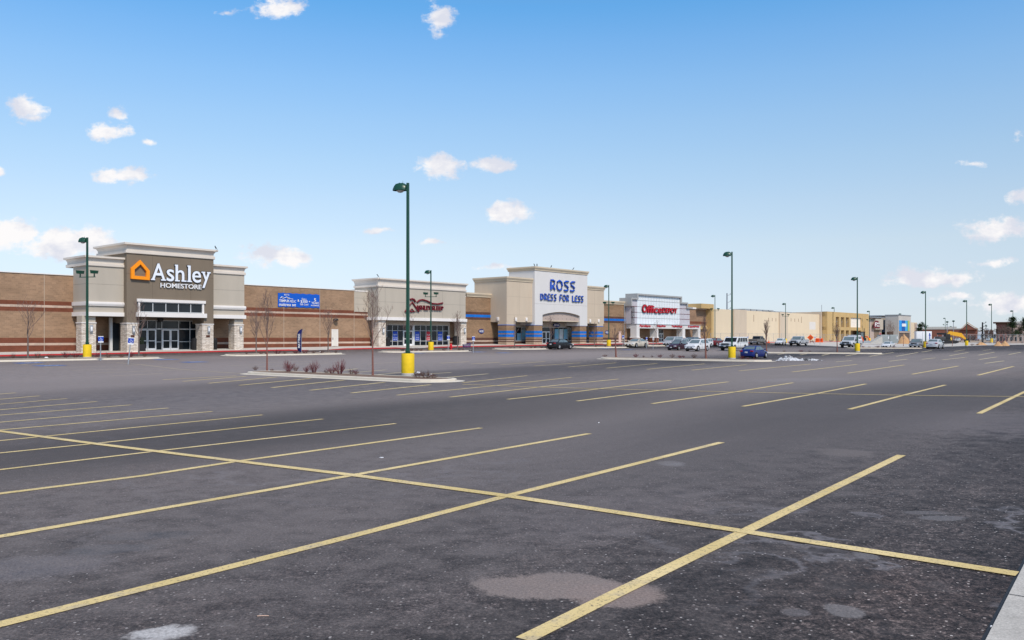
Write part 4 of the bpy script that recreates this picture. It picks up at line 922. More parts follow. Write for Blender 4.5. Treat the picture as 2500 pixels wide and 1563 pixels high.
dep(.09, vO-.1, .12, plain('dark red returns', (.10, .01, .015), .5), 'letter_backs'); dep(0, vO-.23, .12, M_REDS, 'letters')
# ------------------------------------------------------------------ vacant department store
B4 = building('long cream vacant department store with ochre two-storey arcade', 'shop building')
T0 = O1; T1 = sv(2018.4, V0); T2 = sv(2119.7, V0-2)
box('wall', S_CREAM, B4, T0+2, T1-6, V0+.1, V0+50, -.5, 9.2)
m = MB()
for px, w in ((1790, 8), (1902, 6)): s = sv(px, V0); MB().box(s, s+w*.9, V0-.25, V0+.098, -.5, 9.3).build('wall_return', S_BEIGE, B4)
box('wall', S_BEIGE, B4, T1-6+.01, T1, V0-.6, V0+40, -.5, 10.0, label='sand coloured wall panel beside the arcade')
m = MB(); a, b = sv(1712, V0-1.2), sv(1742.7, V0-1.2); m.box(b-1.2, b, V0-1.2, V0+3, .3, 10.2); m.box(a, b-1.201, V0-1.2, V0+3, 9.1, 10.2); m.box(a+1, b-1.201, V0-.2, V0+2.9, 4.2, 5.0); m.box(O1+.2, b-1.21, V0+1, V0+2.8, .3, 9.0); m.build('end_portal', S_OCHRE, B4)
m = MB(); rnd = random.Random(2)
for px, py, h in ((1841, 777, .9), (1877, 780, .45), (1886, 780.5, .45), (1895, 781, .45), (1904, 781, .6), (1932, 781, .45), (1941, 782, .45), (1950, 782, .45), (1957.5, 781, .9)):
    s = sv(px, V0); z = zz(px, py, V0); m.box(s-.07, s+.07, V0+.05, V0+.098, z-h, z+h)
m.build('sign_fixing_marks', plain('rusty mark', (.22, .12, .08), .9), B4)
# old sign patch
s = sv(1985, V0); MB().box(s-2.6, s+2.2, V0+.09, V0+.099, 4.6, 6.9).build('repainted_patch', plain('pale repainted patch', (.66, .62, .57), .9), B4)
va = V0-2.2
def s7(p): return sv(1960+p*.0926, va)
def z7(y, p=1200): return zz(1960+p*.0926, 740+y*.0926, va)
zr = 10.1
box('arcade_back', S_CREAM, B4, T1+.01, T2-.5, V0+1.0, V0+40, -.3, 9.6); box('arcade_floor_band', S_OCHRE, B4, T1+.02, T2-.02, va+.5, V0+.99, 4.4, 4.9)
openings = [(645, 775), (870, 960), (1005, 1095), (1135, 1222), (1262, 1545)]
xs = [T1-.3]+[q for p in openings for q in (s7(p[0]), s7(p[1]))]+[T2]
m = MB()
for a, b in zip(xs[0::2], xs[1::2]): m.box(a, b, va, va+1.5, .2, zr)
for a, b in zip(xs[1::2], xs[2::2]):
    m.box(a, b, va+.003, va+1.497, 8.6, zr); m.box(a, b, va+.003, va+1.497, 4.5, 5.5)
m.build('arcade', S_OCHRE, B4)
MB().box(xs[9], xs[10], va+.35, va+.5, 5.52, 8.58).build('blank_sign_panel', plain('white blank panel', (.80, .72, .62), .8), B4)
m = MB()
for k in (1, 2, 3): a, b = xs[1+2*k], xs[2+2*k]; m.box(lerp(a, b, .3), lerp(a, b, .34), va+.4, va+.46, 5.51, 8.59); m.box(lerp(a, b, .64), lerp(a, b, .68), va+.4, va+.46, 5.51, 8.59); m.box(a, b, va+.47, va+.52, 7.1, 7.2)
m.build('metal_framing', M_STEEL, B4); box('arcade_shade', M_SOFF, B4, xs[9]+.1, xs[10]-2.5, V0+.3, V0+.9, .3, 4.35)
box('arcade_side', S_OCHRE, B4, T2-.5, T2-.01, va+1.502, V0+30, .2, zr-.05)
for px, w in ((1819, 18), (1862, 20), (2010, 14)):
    s = sv(px, V0+8); rt = MB()
    for k in range(5): rt.box(s+k*w*.22, s+k*w*.22+w*.18, V0+8, V0+12, 9.2, zz(px, {1819: 754, 1862: 758.5, 2010: 761}[px], V0+8))
    rt.build('rooftop_unit', M_STEEL, B4)
MB().tube([(sv(2006, V0+8), V0+8, 9), (sv(2006, V0+8), V0+8, 13)], .09, 5).build('roof_mast', M_STEEL, B4)
# ------------------------------------------------------------------ smaller shops beyond
def s8(p, v): return sv(2060+p*.1819, v)
def z8(p, y, v): return zz(2060+p*.1819, 680+y*.1819, v)
B5 = building('dusty pink shoe shop with a burgundy arched sign beyond the ochre arcade', 'shop building')
v1 = V0-1; box('wall', S_DUSTY, B5, T2+.2, s8(500, v1), v1, V0+30, -.3, z8(360, 527, v1)); box('sign_bay', S_LIGHT, B5, s8(395, v1), s8(497, v1), v1-.8, v1-.002, z8(440, 685, v1), z8(440, 540, v1)); box('flat_cornice', M_STEEL, B5, T2+.1, s8(503, v1)+.3, v1-1.1, V0+30.1, z8(360, 527, v1)+.01, z8(360, 520, v1)+.1)
a, b = s8(403, v1-.9), s8(484, v1-.9); z0, z1 = z8(440, 668, v1), z8(440, 568, v1); r_ = (b-a)/2
m = MB(); m.prism([(a, z0), (b, z0), (b, z1-r_*.55)]+[((a+b)/2+r_*math.cos(R(k)), z1-r_*.55+r_*.55*math.sin(R(k))) for k in range(15, 166, 15)]+[(a, z1-r_*.55)], v1-.95, v1-.81); sg5 = m.build('arched_sign', plain('burgundy', (.16, .02, .03), .5), B5)
m = MB(); w = b-a; m.add(*text_geo('F', a+w*.16, a+w*.42, lerp(z0, z1, .2), lerp(z0, z1, .75), v1-.95, .06, .06)); m.add(*text_geo('FAMOUS', a+w*.44, b-w*.06, lerp(z0, z1, .52), lerp(z0, z1, .74), v1-.95, .06, .06)); m.add(*text_geo('footwear', a+w*.44, b-w*.06, lerp(z0, z1, .2), lerp(z0, z1, .42), v1-.95, .06, .06)); m.build('letters', M_WHT, sg5)
box('shop_opening', plain('brown blinds', (.20, .15, .11), .8), B5, s8(410, v1-.1), s8(478, v1-.1), v1-.06, v1-.004, .6, z8(440, 692, v1))
B6 = building('narrow pale shop unit with a slate blue awning', 'shop building')
v2 = V0-.5; box('wall', S_LIGHT, B6, s8(500, v2)+.01, s8(560, v2), v2, V0+30, -.3, z8(520, 508, v2)); box('flat_cornice', M_STEEL, B6, s8(500, v2)-.6, s8(562, v2), v2-.5, V0+30, z8(520, 508, v2)+.01, z8(520, 500, v2)+.12)
box('grey_mural_panel', plain('grey mural', (.36, .41, .45), .8, .2, 0, 0, .35, .8), B6, s8(508, v2), s8(552, v2), v2-.06, v2-.002, z8(530, 650, v2), z8(530, 555, v2))
m = MB(); zA, zB = z8(530, 668, v2), z8(530, 720, v2); a, b = s8(508, v2), s8(560, v2); m.add([(a, v2-.01, zA), (b, v2-.01, zA), (b, v2-1.9, zB), (a, v2-1.9, zB), (a, v2-.01, zB), (b, v2-.01, zB)], [(0, 1, 2, 3), (0, 3, 4), (1, 5, 2), (3, 2, 5, 4)]); m.build('awning', plain('slate blue canvas', (.045, .09, .17), .8), B6)
box('shop_opening', M_SOFF, B6, a+.3, b-.3, v2-.05, v2-.003, .6, zB-.1)
B7 = building('tall grey shop unit with a striped blue, cyan and yellow wall sign', 'shop building')
v3 = 91.6; a, b = sv(2193.7, v3), sv(2223.8, v3); zt7 = z8(800, 498, v3)
box('wall', S_GREYB, B7, a, b, v3, vcorner(2161, a), -.3, zt7); box('flat_cornice', M_STEEL, B7, a-.15, b+.15, v3-.15, vcorner(2161, a)+.1, zt7+.01, zt7+.25)
x0, x1 = s8(742, v3), s8(880, v3); z0, z1 = z8(810, 705, v3), z8(810, 565, v3); sg7 = bpy.data.objects.new('striped_sign', None); COL.objects.link(sg7); sg7.parent = B7
for i, (f0, f1, c) in enumerate(((0, .22, (.02, .30, .72)), (.22, .56, (.01, .10, .40)), (.56, .72, (.06, .42, .75)), (.72, .80, (.02, .20, .55)), (.80, .88, (.22, .55, .12)), (.88, 1, (.50, .42, .12)))):
    MB().box(lerp(x0, x1, f0), lerp(x0, x1, f1)-.002, v3-.10-.004*i, v3-.002, z0, z1).build('colour_stripe', plain('stripe %d' % i, c, .6, .3, 0, 0, .05), sg7)
m = MB(); m.box(lerp(x0, x1, .24), lerp(x0, x1, .64), v3-.16, v3-.126, lerp(z0, z1, .42), lerp(z0, z1, .70)); m.build('white_sign_plate', M_WHT, sg7)
box('shop_opening', plain('shaded shopfront', (.13, .10, .085), .6), B7, x0, x1, v3-.07, v3-.003, .6, z8(810, 735, v3)); box('fascia_band', S_DUSTY, B7, x0-.1, x1+.1, v3-.3, v3-.004, z8(810, 730, v3), z8(810, 710, v3))
box('side_opening', plain('brown louvre', (.11, .07, .05), .8), B7, a-.06, a-.003, vcorner(2181, a), vcorner(2166, a), 2.6, z8(640, 715, 95))
B8 = building('small cream shop with a green corner roof at the far end of the row', 'shop building')
v4 = 96; a, b = b+.4, s8(985, v4); zt8 = z8(950, 592, v4); box('wall', S_CREAM, B8, a, b, v4, v4+25, -.3, zt8); box('fascia', S_LIGHT, B8, a, lerp(a, b, .45), v4-.8, v4-.002, z8(930, 690, v4), z8(930, 606, v4))
m = MB(); m.add([(a, v4-.8, zt8+.02), (lerp(a, b, .4), v4-.8, zt8+.02), (lerp(a, b, .4), v4+3, zt8+.02), (a, v4+3, zt8+.02), (lerp(a, b, .2), v4+1, zt8+2.4)], [(0, 1, 4), (1, 2, 4), (2, 3, 4), (3, 0, 4), (3, 2, 1, 0)]); m.build('green_roof', plain('green metal roof', (.01, .09, .055), .4), B8)
text('letters', M_MAR, B8, 'Bella', lerp(a, b, .08), lerp(a, b, .38), z8(930, 660, v4), z8(930, 640, v4), v4-.8, .06, .04)
box('shop_opening', M_SOFF, B8, lerp(a, b, .1), lerp(a, b, .42), v4-.06, v4-.003, .6, z8(930, 705, v4)); box('wall_column', S_DUSTY, B8, lerp(a, b, .5), lerp(a, b, .58), v4-.3, v4-.002, .2, zt8-.3); box('wall_column', S_DUSTY, B8, lerp(a, b, .85), lerp(a, b, .95), v4-.3, v4-.002, .2, zt8-.3)
# ================================================================== LAMP POSTS
U36 = R(36.2)
def lamp_post(label, flood=False, H=11.1):
    t = thing('lamp_post', label, 'lamp post', group='green lamp posts on yellow bases in the car park')
    MB().lathe([(.38, -.3), (.38, .16), (.37, .17)], n=24).build('concrete_footing', M_CONC, t)
    MB().lathe([(.37, .17), (.375, .2), (.375, 1.26), (.36, 1.3), (.02, 1.31)], n=24).build('yellow_base', M_YEL, t)
    m = MB(); m.bbox(-.2, .2, -.2, .2, 1.31, 1.36, .01); m.bbox(-.12, .12, -.12, .12, 1.36, 1.5, .03); m.build('base_plate', M_GREEN, t)
    m = MB(); q = .085; m.add([(-q, -q, 1.5), (q, -q, 1.5), (q, q, 1.5), (-q, q, 1.5), (-q*.82, -q*.82, H), (q*.82, -q*.82, H), (q*.82, q*.82, H), (-q*.82, q*.82, H)], [(0, 3, 2, 1), (4, 5, 6, 7), (0, 1, 5, 4), (1, 2, 6, 5), (2, 3, 7, 6), (3, 0, 4, 7)]); m.build('pole', M_GREEN, t)
    # hooded lamp head pointing to -x
    m = MB(); st = []
    for k in range(9):
        u = k/8; x = -.10-.80*u; r = math.sqrt(max(.03, 1-(abs(u-.42)/.60)**2.4)); st.append((x, .30*r, .44*r))
    V = []; n = 10
    for x, w, h in st:
        for k in range(n+1):
            a = math.pi*k/n; V.append((x, w*math.cos(a), H-.42+h*math.sin(a)))
    m.add(V, [(i*(n+1)+k, i*(n+1)+k+1, (i+1)*(n+1)+k+1, (i+1)*(n+1)+k) for i in range(8) for k in range(n)]+[tuple(range(n+1)), tuple(range(8*(n+1), 9*(n+1)))], True)
    for k in (2, 4, 6):
        x, w, h = st[k]
        m.tube([(x, (w+.012)*math.cos(math.pi*j/8), H-.42+(h+.012)*math.sin(math.pi*j/8)) for j in range(9)], .012, 4)
    m.box(-.2, -.05, -.05, .05, H-.32, H-.18); hd = m.build('lamp_head', M_GREEN, t)
    m = MB(); m.add([], []); m.lathe([(.22, 0), (.2, -.05), (.12, -.11), (.02, -.13)], (-.46, 0, H-.42), 14); m.build('lens', plain('clouded lens', (.45, .45, .43), .2, .5), hd)
    m = MB(); m.lathe([(.05, 0), (.06, .06), (.05, .09)], (-.3, 0, H-.1), 10); m.tube([(-.3, 0, H-.02), (-.3, 0, H+.14)], .012, 4); m.build('photocell', M_STEEL, hd)
    if flood:
        z = lerp(1.3, H, .63); m = MB(); m.box(-.85, .85, -.035, .035, z-.035, z+.035); fb = m.build('flood_bracket', M_GREEN, t)
        for sx_ in (-.74, .74):
            m = MB(); m.box(sx_-.04, sx_+.04, -.04, .04, z+.036, z+.3); m.add([(sx_-.3, -.22, z+.62), (sx_+.3, -.22, z+.58), (sx_+.3, .2, z+.58), (sx_-.3, .2, z+.62), (sx_-.26, -.18, z+.32), (sx_+.26, -.18, z+.30), (sx_+.26, .16, z+.30), (sx_-.26, .16, z+.32)], [(0, 1, 2, 3), (7, 6, 5, 4), (0, 4, 5, 1), (1, 5, 6, 2), (2, 6, 7, 3), (3, 7, 4, 0)])
            m.build('floodlight', M_GREEN, fb)
    return t
POSTS = [(995.8, 918.3, 447, 0, 'tallest looking lamp post, on the kerbed island nearest the camera'), (1787, 877.7, 615, 0, 'lamp post beside the parked blue saloon'),
 (2093, 860, 677, 0, 'lamp post in front of the white pickup with a canopy'), (2259.5, 851, 711, 0, 'lamp post between the grey pickup and the silver saloon'), (2360, 845.2, 733, 0, 'lamp post standing just right of the yellow excavator arm'),
 (2420.7, 837.9, 742, 0, 'lamp post by the far sand heaps, left of the pine trees'), (2472.9, 838, 758, 0, 'rightmost lamp post, in front of the tall pine'),
 (213, 876, 580, 1, 'leftmost lamp post with twin floodlights, before the furniture store left wing'), (1052, 858.2, 660, 1, 'lamp post with twin floodlights before the mattress shop windows'), (1486.3, 847.6, 696, 1, 'lamp post with twin floodlights right of the clothing store'),
 (1745.5, 839, 720.5, 1, 'lamp post with floodlights at the left end of the cream vacant store'), (1917.8, 838.8, 740.4, 1, 'lamp post with floodlights between the white hatchback and the silver pickup'), (2036.6, 834.6, 750.3, 1, 'lamp post with floodlights in front of the ochre arcade'),
 (2122.8, 834.2, 759.1, 1, 'lamp post with floodlights at the right end of the ochre arcade'), (2199.7, 833, 765.5, 1, 'lamp post with floodlights in front of the striped blue wall sign'), (2307.7, 832, 776.4, 1, 'distant lamp post behind the white works pickup')]
protoL = {}
for px, py, pt_, fl, lab in POSTS:
    g = hit(px, py); Hpx = (py-pt_)*g.y/F
    if fl not in protoL: t = protoL[fl] = lamp_post(lab, fl); 
    else: t = dup(protoL[fl], (0, 0, 0), 0, lab)
    t['label'] = lab; t.location = g; k = Hpx/11.1; t.scale = (lerp(1, k, .7), lerp(1, k, .7), k) if k < 1.25 else (k, k, k); t.rotation_euler = (0, 0, R(-12))
g = hit(2319, 838); t = thing('pole_base', 'yellow concrete post base with no pole, beside the excavator', 'pole base', g); MB().lathe([(.38, -.2), (.38, .15)], n=20).build('concrete_footing', M_CONC, t); MB().lathe([(.42, .15), (.42, 1.4), (.38, 1.45), (.02, 1.46)], n=20).build('yellow_base', M_YEL, t); t.scale = (1.5, 1.5, 1.3)
# distant posts and poles
def at(px, t_, z=0): return Vector(((px-CX)/F*t_, t_, z))
for i, (px, yt, yb, d, lab) in enumerate(((2312.5, 785, 818, 380, 'leftmost of the three thin round-topped poles over the brick building'), (2321, 797, 818, 400, 'shortest thin pole above the brick building'), (2327.7, 783, 818, 380, 'rightmost thin round-topped pole over the brick building'), (2252.5, 788, 826, 420, 'thin pole rising from the dark evergreen behind the white trailer'), (2407.6, 795, 828, 460, 'thin pole with ball top right of the dark utility pole'))):
    t = thing('light_pole', lab, 'pole', at(px, d, 0), 0, 'thin distant poles'); h = CAMZ+(HY-yt)/F*d
    MB().tube([(0, 0, 0), (0, 0, h-.5)], .12, 6).build('pole', M_STEEL, t); MB().lathe([(.1, h-.6), (.55, h-.4), (.6, h-.15), (.3, h+.1), (.02, h+.12)], n=10).build('lamp_head', M_GREEN, t)
for px, yt, yb, d, lab in ((1775, 716, 755, 330, 'grey steel utility pole rising behind the cream vacant store'), (2398.7, 787, 826, 330, 'dark wooden utility pole beyond the building site')):
    h = CAMZ+(HY-yt)/F*d; t = thing('utility_pole', lab, 'utility pole', at(px, d, 0)); mt = M_STEEL if px < 2000 else M_DARK
    MB().tube([(0, 0, 0), (0, 0, h)], [.38, .25], 8).build('pole', mt, t)
    for k in range(3):
        m = MB(); z = h*(.97-.14*k); m.tube([(.2, 0, z-.3), (1.3, 0, z+.1)], .09, 5); m.lathe([(.12, z+.1), (.15, z+.3), (.12, z+.5)], (1.3, 0, 0), 8); m.build('cross_arm', mt, t)
# ================================================================== TREES AND SHRUBS
def tree_mesh(rnd, H, W_, trunk=.3, dens=1.0, up=.62, tr=.07, lean=0):
    tk, br = MB(), MB()
    top = Vector((lean*H, 0, H*.96)); n = 9; pts = []
    for k in range(n+1):
        u = k/n; pts.append(Vector((lean*H*u+rnd.uniform(-1, 1)*.012*H*u, rnd.uniform(-1, 1)*.012*H*u, H*.96*u)))
    def rad(u): return max(.012, tr*(1-u)**.8*(1 if u > .04 else 1.25))
    cut = int(n*.62)
    tk.tube(pts[:cut+1], [rad(k/n) for k in range(cut+1)], 8); br.tube(pts[cut:], [rad(k/n) for k in range(cut, n+1)], 5)
    def twig(p, d, L_, r, lvl):
        q = [p]; c = d.copy(); steps = 4 if lvl < 2 else 2
        for _ in range(steps):
            c = (c+Vector((rnd.uniform(-.22, .22), rnd.uniform(-.22, .22), rnd.uniform(-.02, .22)))).normalized(); q.append(q[-1]+c*L_/steps)
        br.tube(q, [r*(1-.72*k/steps) for k in range(steps+1)], 4 if lvl < 2 else 3, False)
        if lvl < 3 and L_ > .18:
            m_ = int((4, 3, 2)[lvl-0 if lvl < 3 else 2]*dens+rnd.random())
            for j in range(max(1, m_)):
                u = rnd.uniform(.3, .98); i = min(steps-1, int(u*steps)); b = q[i].lerp(q[i+1], u*steps-i)
                a = rnd.uniform(0, 6.28); side = Vector((math.cos(a), math.sin(a), .35)).normalized()
                twig(b, (c*.95+side*.75).normalized(), L_*rnd.uniform(.35, .6), max(.007, r*.5), lvl+1)
    nb = int(15*dens)
    for k in range(nb):
        u = trunk+(0.93-trunk)*(k+rnd.random()*.6)/nb; i = min(n-1, int(u*n)); p = pts[i].lerp(pts[i+1], u*n-i)
        a = k*2.4+rnd.uniform(-.5, .5); w = W_*.5*(1-((u-trunk)/(1-trunk))**1.6*.75)*rnd.uniform(.75, 1.1)
        L_ = w/math.cos(math.atan(up*1.9))*1.0; L_ = min(L_, H*.42)
        e = math.atan2(up*1.9, 1)*rnd.uniform(.85, 1.1)
        twig(p, Vector((math.cos(a)*math.cos(e), math.sin(a)*math.cos(e), math.sin(e))), L_, max(.012, rad(u)*.6), 0)
    return tk, br
TREES = [ # base px, base py, top py, crown width px, density, upness, trunk start, bark, lean, label
 (68, 877, 737, 70, .8, .8, .36, 0, 0, 'bare young tree with few branches on the leftmost island'),
 (339, 871.7, 737, 60, .8, .8, .30, 0, 0, 'bare young tree in front of the glazed furniture store doors'),
 (625.5, 865.6, 751, 42, 1.1, .9, .28, 0, 0, 'bare narrow tree just behind the tall red-trunked one, right of the furniture store'),
 (652, 909.8, 719, 52, .95, 1.1, .33, 1, 0, 'bare tree with reddish trunk at the left end of the nearest island'),
 (801, 861.2, 755, 48, .9, .9, .30, 0, 0, 'bare young tree left of the cream service door'),
 (910, 922.6, 703.5, 62, .95, 1.1, .34, 1, 0, 'bare red-trunked tree left of the nearest lamp post'),
 (996, 853.5, 765, 38, .9, .9, .3, 0, 0, 'bare tree behind the nearest lamp post, before the mattress shop door'),
 (1117, 852.8, 765, 27, 1.1, 1.1, .3, 0, 0, 'small bare tree before the right pier of the mattress shop'),
 (1256.3, 852, 768, 16, .7, 1.2, .3, 0, 0, 'thin bare sapling before the clothing store left window'),
 (1345, 849, 771, 20, .9, 1.2, .3, 0, 0, 'thin bare tree before the clothing store doors'),
 (1451, 847.8, 785, 14, .8, 1.2, .3, 0, 0, 'thin bare sapling before the clothing store right wing'),
 (1523, 846.5, 793.5, 32, .9, .8, .35, 0, 0, 'bare spreading tree by the pale pink service door'),
 (1504, 874, 790, 14, .8, 1.4, .4, 1, -.04, 'slim leaning red-trunked sapling at the left end of the second island'),
 (1602.3, 844.4, 790.6, 30, .6, .8, .5, 0, 0, 'bare forked tree in front of the office supply doors'),
 (1656.8, 840, 790, 30, .5, .8, .5, 0, 0, 'bare forked tree before the right side of the office supply canopy'),
 (1723.7, 877.6, 767, 20, 1.1, 1.4, .38, 1, -.05, 'slim leaning sapling between the white crossover and the second lamp post'),
 (1767, 833.5, 779, 30, .9, .9, .3, 0, 0, 'bare tree at the left of the cream wall fence'),
 (1820.8, 833.5, 782.6, 27, .9, .9, .3, 0, 0, 'bare tree behind the fence above the white estate car'),
 (1859, 833.5, 787.5, 28, .9, .9, .3, 0, 0, 'bare tree behind the fence right of the grey pickup cab'),
 (1871.5, 857.8, 784, 17, 1.2, 1.4, .36, 1, -.03, 'slim red-trunked sapling above the parked blue saloon'),
 (1903.8, 833.5, 796, 20, 2.0, 1.1, .2, 0, 0, 'dense brown bare tree above the white hatchback'),
 (1934, 833.5, 800.8, 17, 2.0, 1.1, .2, 0, 0, 'dense brown bare tree above the silver pickup'),
 (1972, 833.5, 803, 17, 1.6, 1.0, .2, 0, 0, 'small bare tree behind the orange diamond sign'),
 (2044, 859.5, 789, 14, 1.2, 1.4, .36, 1, -.02, 'slim sapling on the island left of the white pickup with canopy'),
 (2175, 838, 791, 26, 1.2, .9, .25, 0, 0, 'bare tree in front of the grey container row'),
 (2205.5, 845.5, 813, 6, .6, 1.4, .4, 1, 0, 'tiny stake-like sapling left of the grey pickup'),
 (2219.7, 844.6, 805, 6, .6, 1.4, .4, 1, 0, 'tiny stake-like sapling just behind the grey pickup'),
 (2325, 845, 815, 5, .6, 1.4, .4, 1, 0, 'tiny stake-like sapling right of the silver saloon'), (2335.6, 838, 815, 5, .6, 1.4, .4, 1, 0, 'tiny stake-like sapling below the excavator arm'),
 (2441, 837.7, 812, 6, .6, 1.4, .4, 1, 0, 'left of two tiny saplings before the sand heaps'), (2455.6, 837.7, 815, 5, .6, 1.4, .4, 1, 0, 'right of two tiny saplings before the sand heaps'),
 (2168, 830, 783, 24, 1.5, .7, .1, 0, 0, 'pale bare multi-stemmed tree against the grey shop side wall'), (2187, 830, 800, 18, 1.5, .7, .1, 0, 0, 'low bare tree at the corner of the grey shop unit')]
for i, (px, py, pt_, w, dn, up, ts, bk, lean, lab) in enumerate(TREES):
    g = hit(px, py); H = (py-pt_)*g.y/F; Wm = w*g.y/F
    t = thing('bare_tree', lab, 'tree', g, i*1.3 if lean == 0 else 0, 'leafless young trees in the car park'); rnd = random.Random(100+i)
    tr = .058 if g.y < 60 else max(.06, .10 if bk else .085)
    a, b = tree_mesh(rnd, H, Wm, ts, dn, up, tr*(.7 if w < 8 else 1), lean)
    a.build('trunk', M_RBARK if bk else M_BARK, t); b.build('crown', M_TWIG, t)
# back-of-roof treetops
def shrub_mesh(rnd, n, h, w, red):
    m = MB()
    for k in range(n):
        a = rnd.random()*6.28; s = rnd.random()**.6; p = Vector((math.cos(a)*.1*w, math.sin(a)*.1*w, -.03)); e = Vector((math.cos(a)*w*.5*s, math.sin(a)*w*.5*s, h*rnd.uniform(.45, 1)*(1-.35*s*s)))
        mid = p.lerp(e, .5)+Vector((0, 0, .08*h)); m.tube([p, mid, e], [.009, .007, .0035], 3, False)
        for j in range(3):
            u = rnd.uniform(.4, .9); b = p.lerp(e, u); d = (e-p)*.3+Vector((rnd.uniform(-.12, .12), rnd.uniform(-.12, .12), rnd.uniform(.0, .15)))*w; m.tube([b, b+d], [.007, .004], 3, False)
        if rnd.random() < .25: m.lathe([(.001, -.02), (.025, 0), (.001, .02)], tuple(e), 5)
    return m
protoS = {}
for red, n in ((2, 46), (1, 38), (0, 34)):
    for v in range(2):
        rnd = random.Random(40+red*5+v); protoS[(red, v)] = shrub_mesh(rnd, n, 1, 1.1, red).build('bare_shrub', M_RTW if red else M_BTW)
SHR = [('on the nearest island', [(624, 908.5, 18, 10, 0), (664, 911, 14, 6, 0), (704, 912.5, 30, 26, 2), (722, 911.5, 20, 14, 0), (748, 914.3, 16, 15, 2), (766.5, 915, 27, 28, 2), (796, 916.5, 18, 9, 0), (810, 917.3, 26, 18, 1), (829.5, 919, 34, 33, 2), (858, 919, 18, 13, 0), (868, 919.5, 17, 12, 1), (1020, 928, 34, 15, 0), (1040, 929, 40, 17, 0), (1058, 929.5, 26, 12, 0)]),
 ('on the island by the blue saloon', [(1477.6, 873.8, 17, 6, 0), (1552, 875, 15, 9, 1), (1571, 875.5, 8, 5, 0), (1592, 875.5, 8, 5, 0), (1611, 875.8, 14, 8, 1), (1641, 876.2, 18, 9, 0), (1660, 876.4, 16, 6, 2), (1669, 876.4, 8, 6, 2), (1695, 877, 19, 10, 0), (1811.5, 880.3, 15, 10, 1), (1842, 880.5, 8, 5, 1), (1826, 880.5, 10, 5, 1)]),
 ('right of the snow heap', [(1915, 861, 10, 4, 0), (1956, 861.3, 14, 5, 1), (1977, 861.4, 10, 3.5, 0)]),
 ('on the leftmost island', [(32, 878.2, 14, 12, 0), (92.5, 878, 20, 14, 0), (124, 877.5, 24, 10, 0), (160, 877, 22, 16, 1), (184, 876.6, 22, 14, 1), (237, 876.3, 20, 13, 1), (264, 876.0, 18, 12, 0), (297, 875.5, 18, 10, 0), (319, 875, 22, 13, 1), (353, 874.6, 13, 11, 0)]),
 ('on the island with the feather flag', [(602, 868, 8, 8, 0), (638, 867.3, 14, 8, 0), (650, 867, 12, 8, 0), (678, 866.8, 22, 10, 1), (695, 866.6, 12, 7, 0), (723, 866.3, 20, 8, 2), (745, 866, 20, 9, 2), (765, 865.7, 16, 7, 0), (786, 865.4, 14, 8, 0), (820, 864.6, 10, 7, 0)]),
 ('before the mattress shop', [(982, 859.8, 16, 7, 0), (1004, 859.6, 14, 8, 0), (1016, 859.4, 18, 8, 0), (1028, 859.3, 14, 7, 0), (1083, 858.3, 14, 6, 0), (1121, 857.8, 12, 6, 0), (1130, 857.8, 8, 5, 0)]),
 ('before the clothing store windows', [(1246, 853, 8, 4, 0), (1270, 852.8, 6, 4, 0), (1296, 852.6, 10, 6, 0), (1306, 852.5, 8, 6, 1), (1322, 852.3, 8, 5, 1), (1333, 852.3, 7, 6, 0)]),
 ('by the clothing store right wing', [(1455, 849.3, 7, 4, 0), (1478, 848.9, 8, 5, 1), (1497, 848.7, 10, 6, 1), (1508, 848.6, 8, 4, 0), (1610, 844.8, 10, 4, 0), (1596, 844.9, 8, 3.5, 1)]),
 ('beside the white coupe', [(2107, 850.3, 9, 4, 2), (2122, 850.4, 8, 3, 1), (2143, 850.6, 14, 5, 2), (2182, 850.8, 12, 4, 2), (2373, 844.5, 12, 4.5, 0), (2386.5, 844, 9, 4, 0)]),
 ('by the building site edge', [(1983, 836.5, 14, 4, 0), (2028, 835.5, 12, 5, 0), (1940, 836.4, 12, 3.5, 0), (2402, 839, 12, 3, 0), (2495, 838.6, 10, 5, 0), (1929, 836, 9, 3, 2)])]
used = set(); ci = 0
for where, lst in SHR:
    for i, (px, py, w, h, kd) in enumerate(lst):
        g = hit(px, py); k = (kd, ci % 2); ci += 1; pr = protoS[k]
        if k in used: o = pr.copy(); COL.objects.link(o)
        else: o = pr; used.add(k)
        o.location = (g.x, g.y, g.z+.12); sw = w*g.y/F; o.scale = (sw, sw, h*g.y/F*1.05); o.rotation_euler = (0, 0, ci*1.7)
        kind = ('brown twiggy', 'reddish brown', 'crimson stemmed')[kd]; hh = 'low' if h < 8 else ('knee-high' if h < 14 else 'full')
        tag(o, '%s from left of the bare %s shrubs %s' % (ORD[i], kind, where), 'shrub', 'bare shrubs in the kerbed islands')
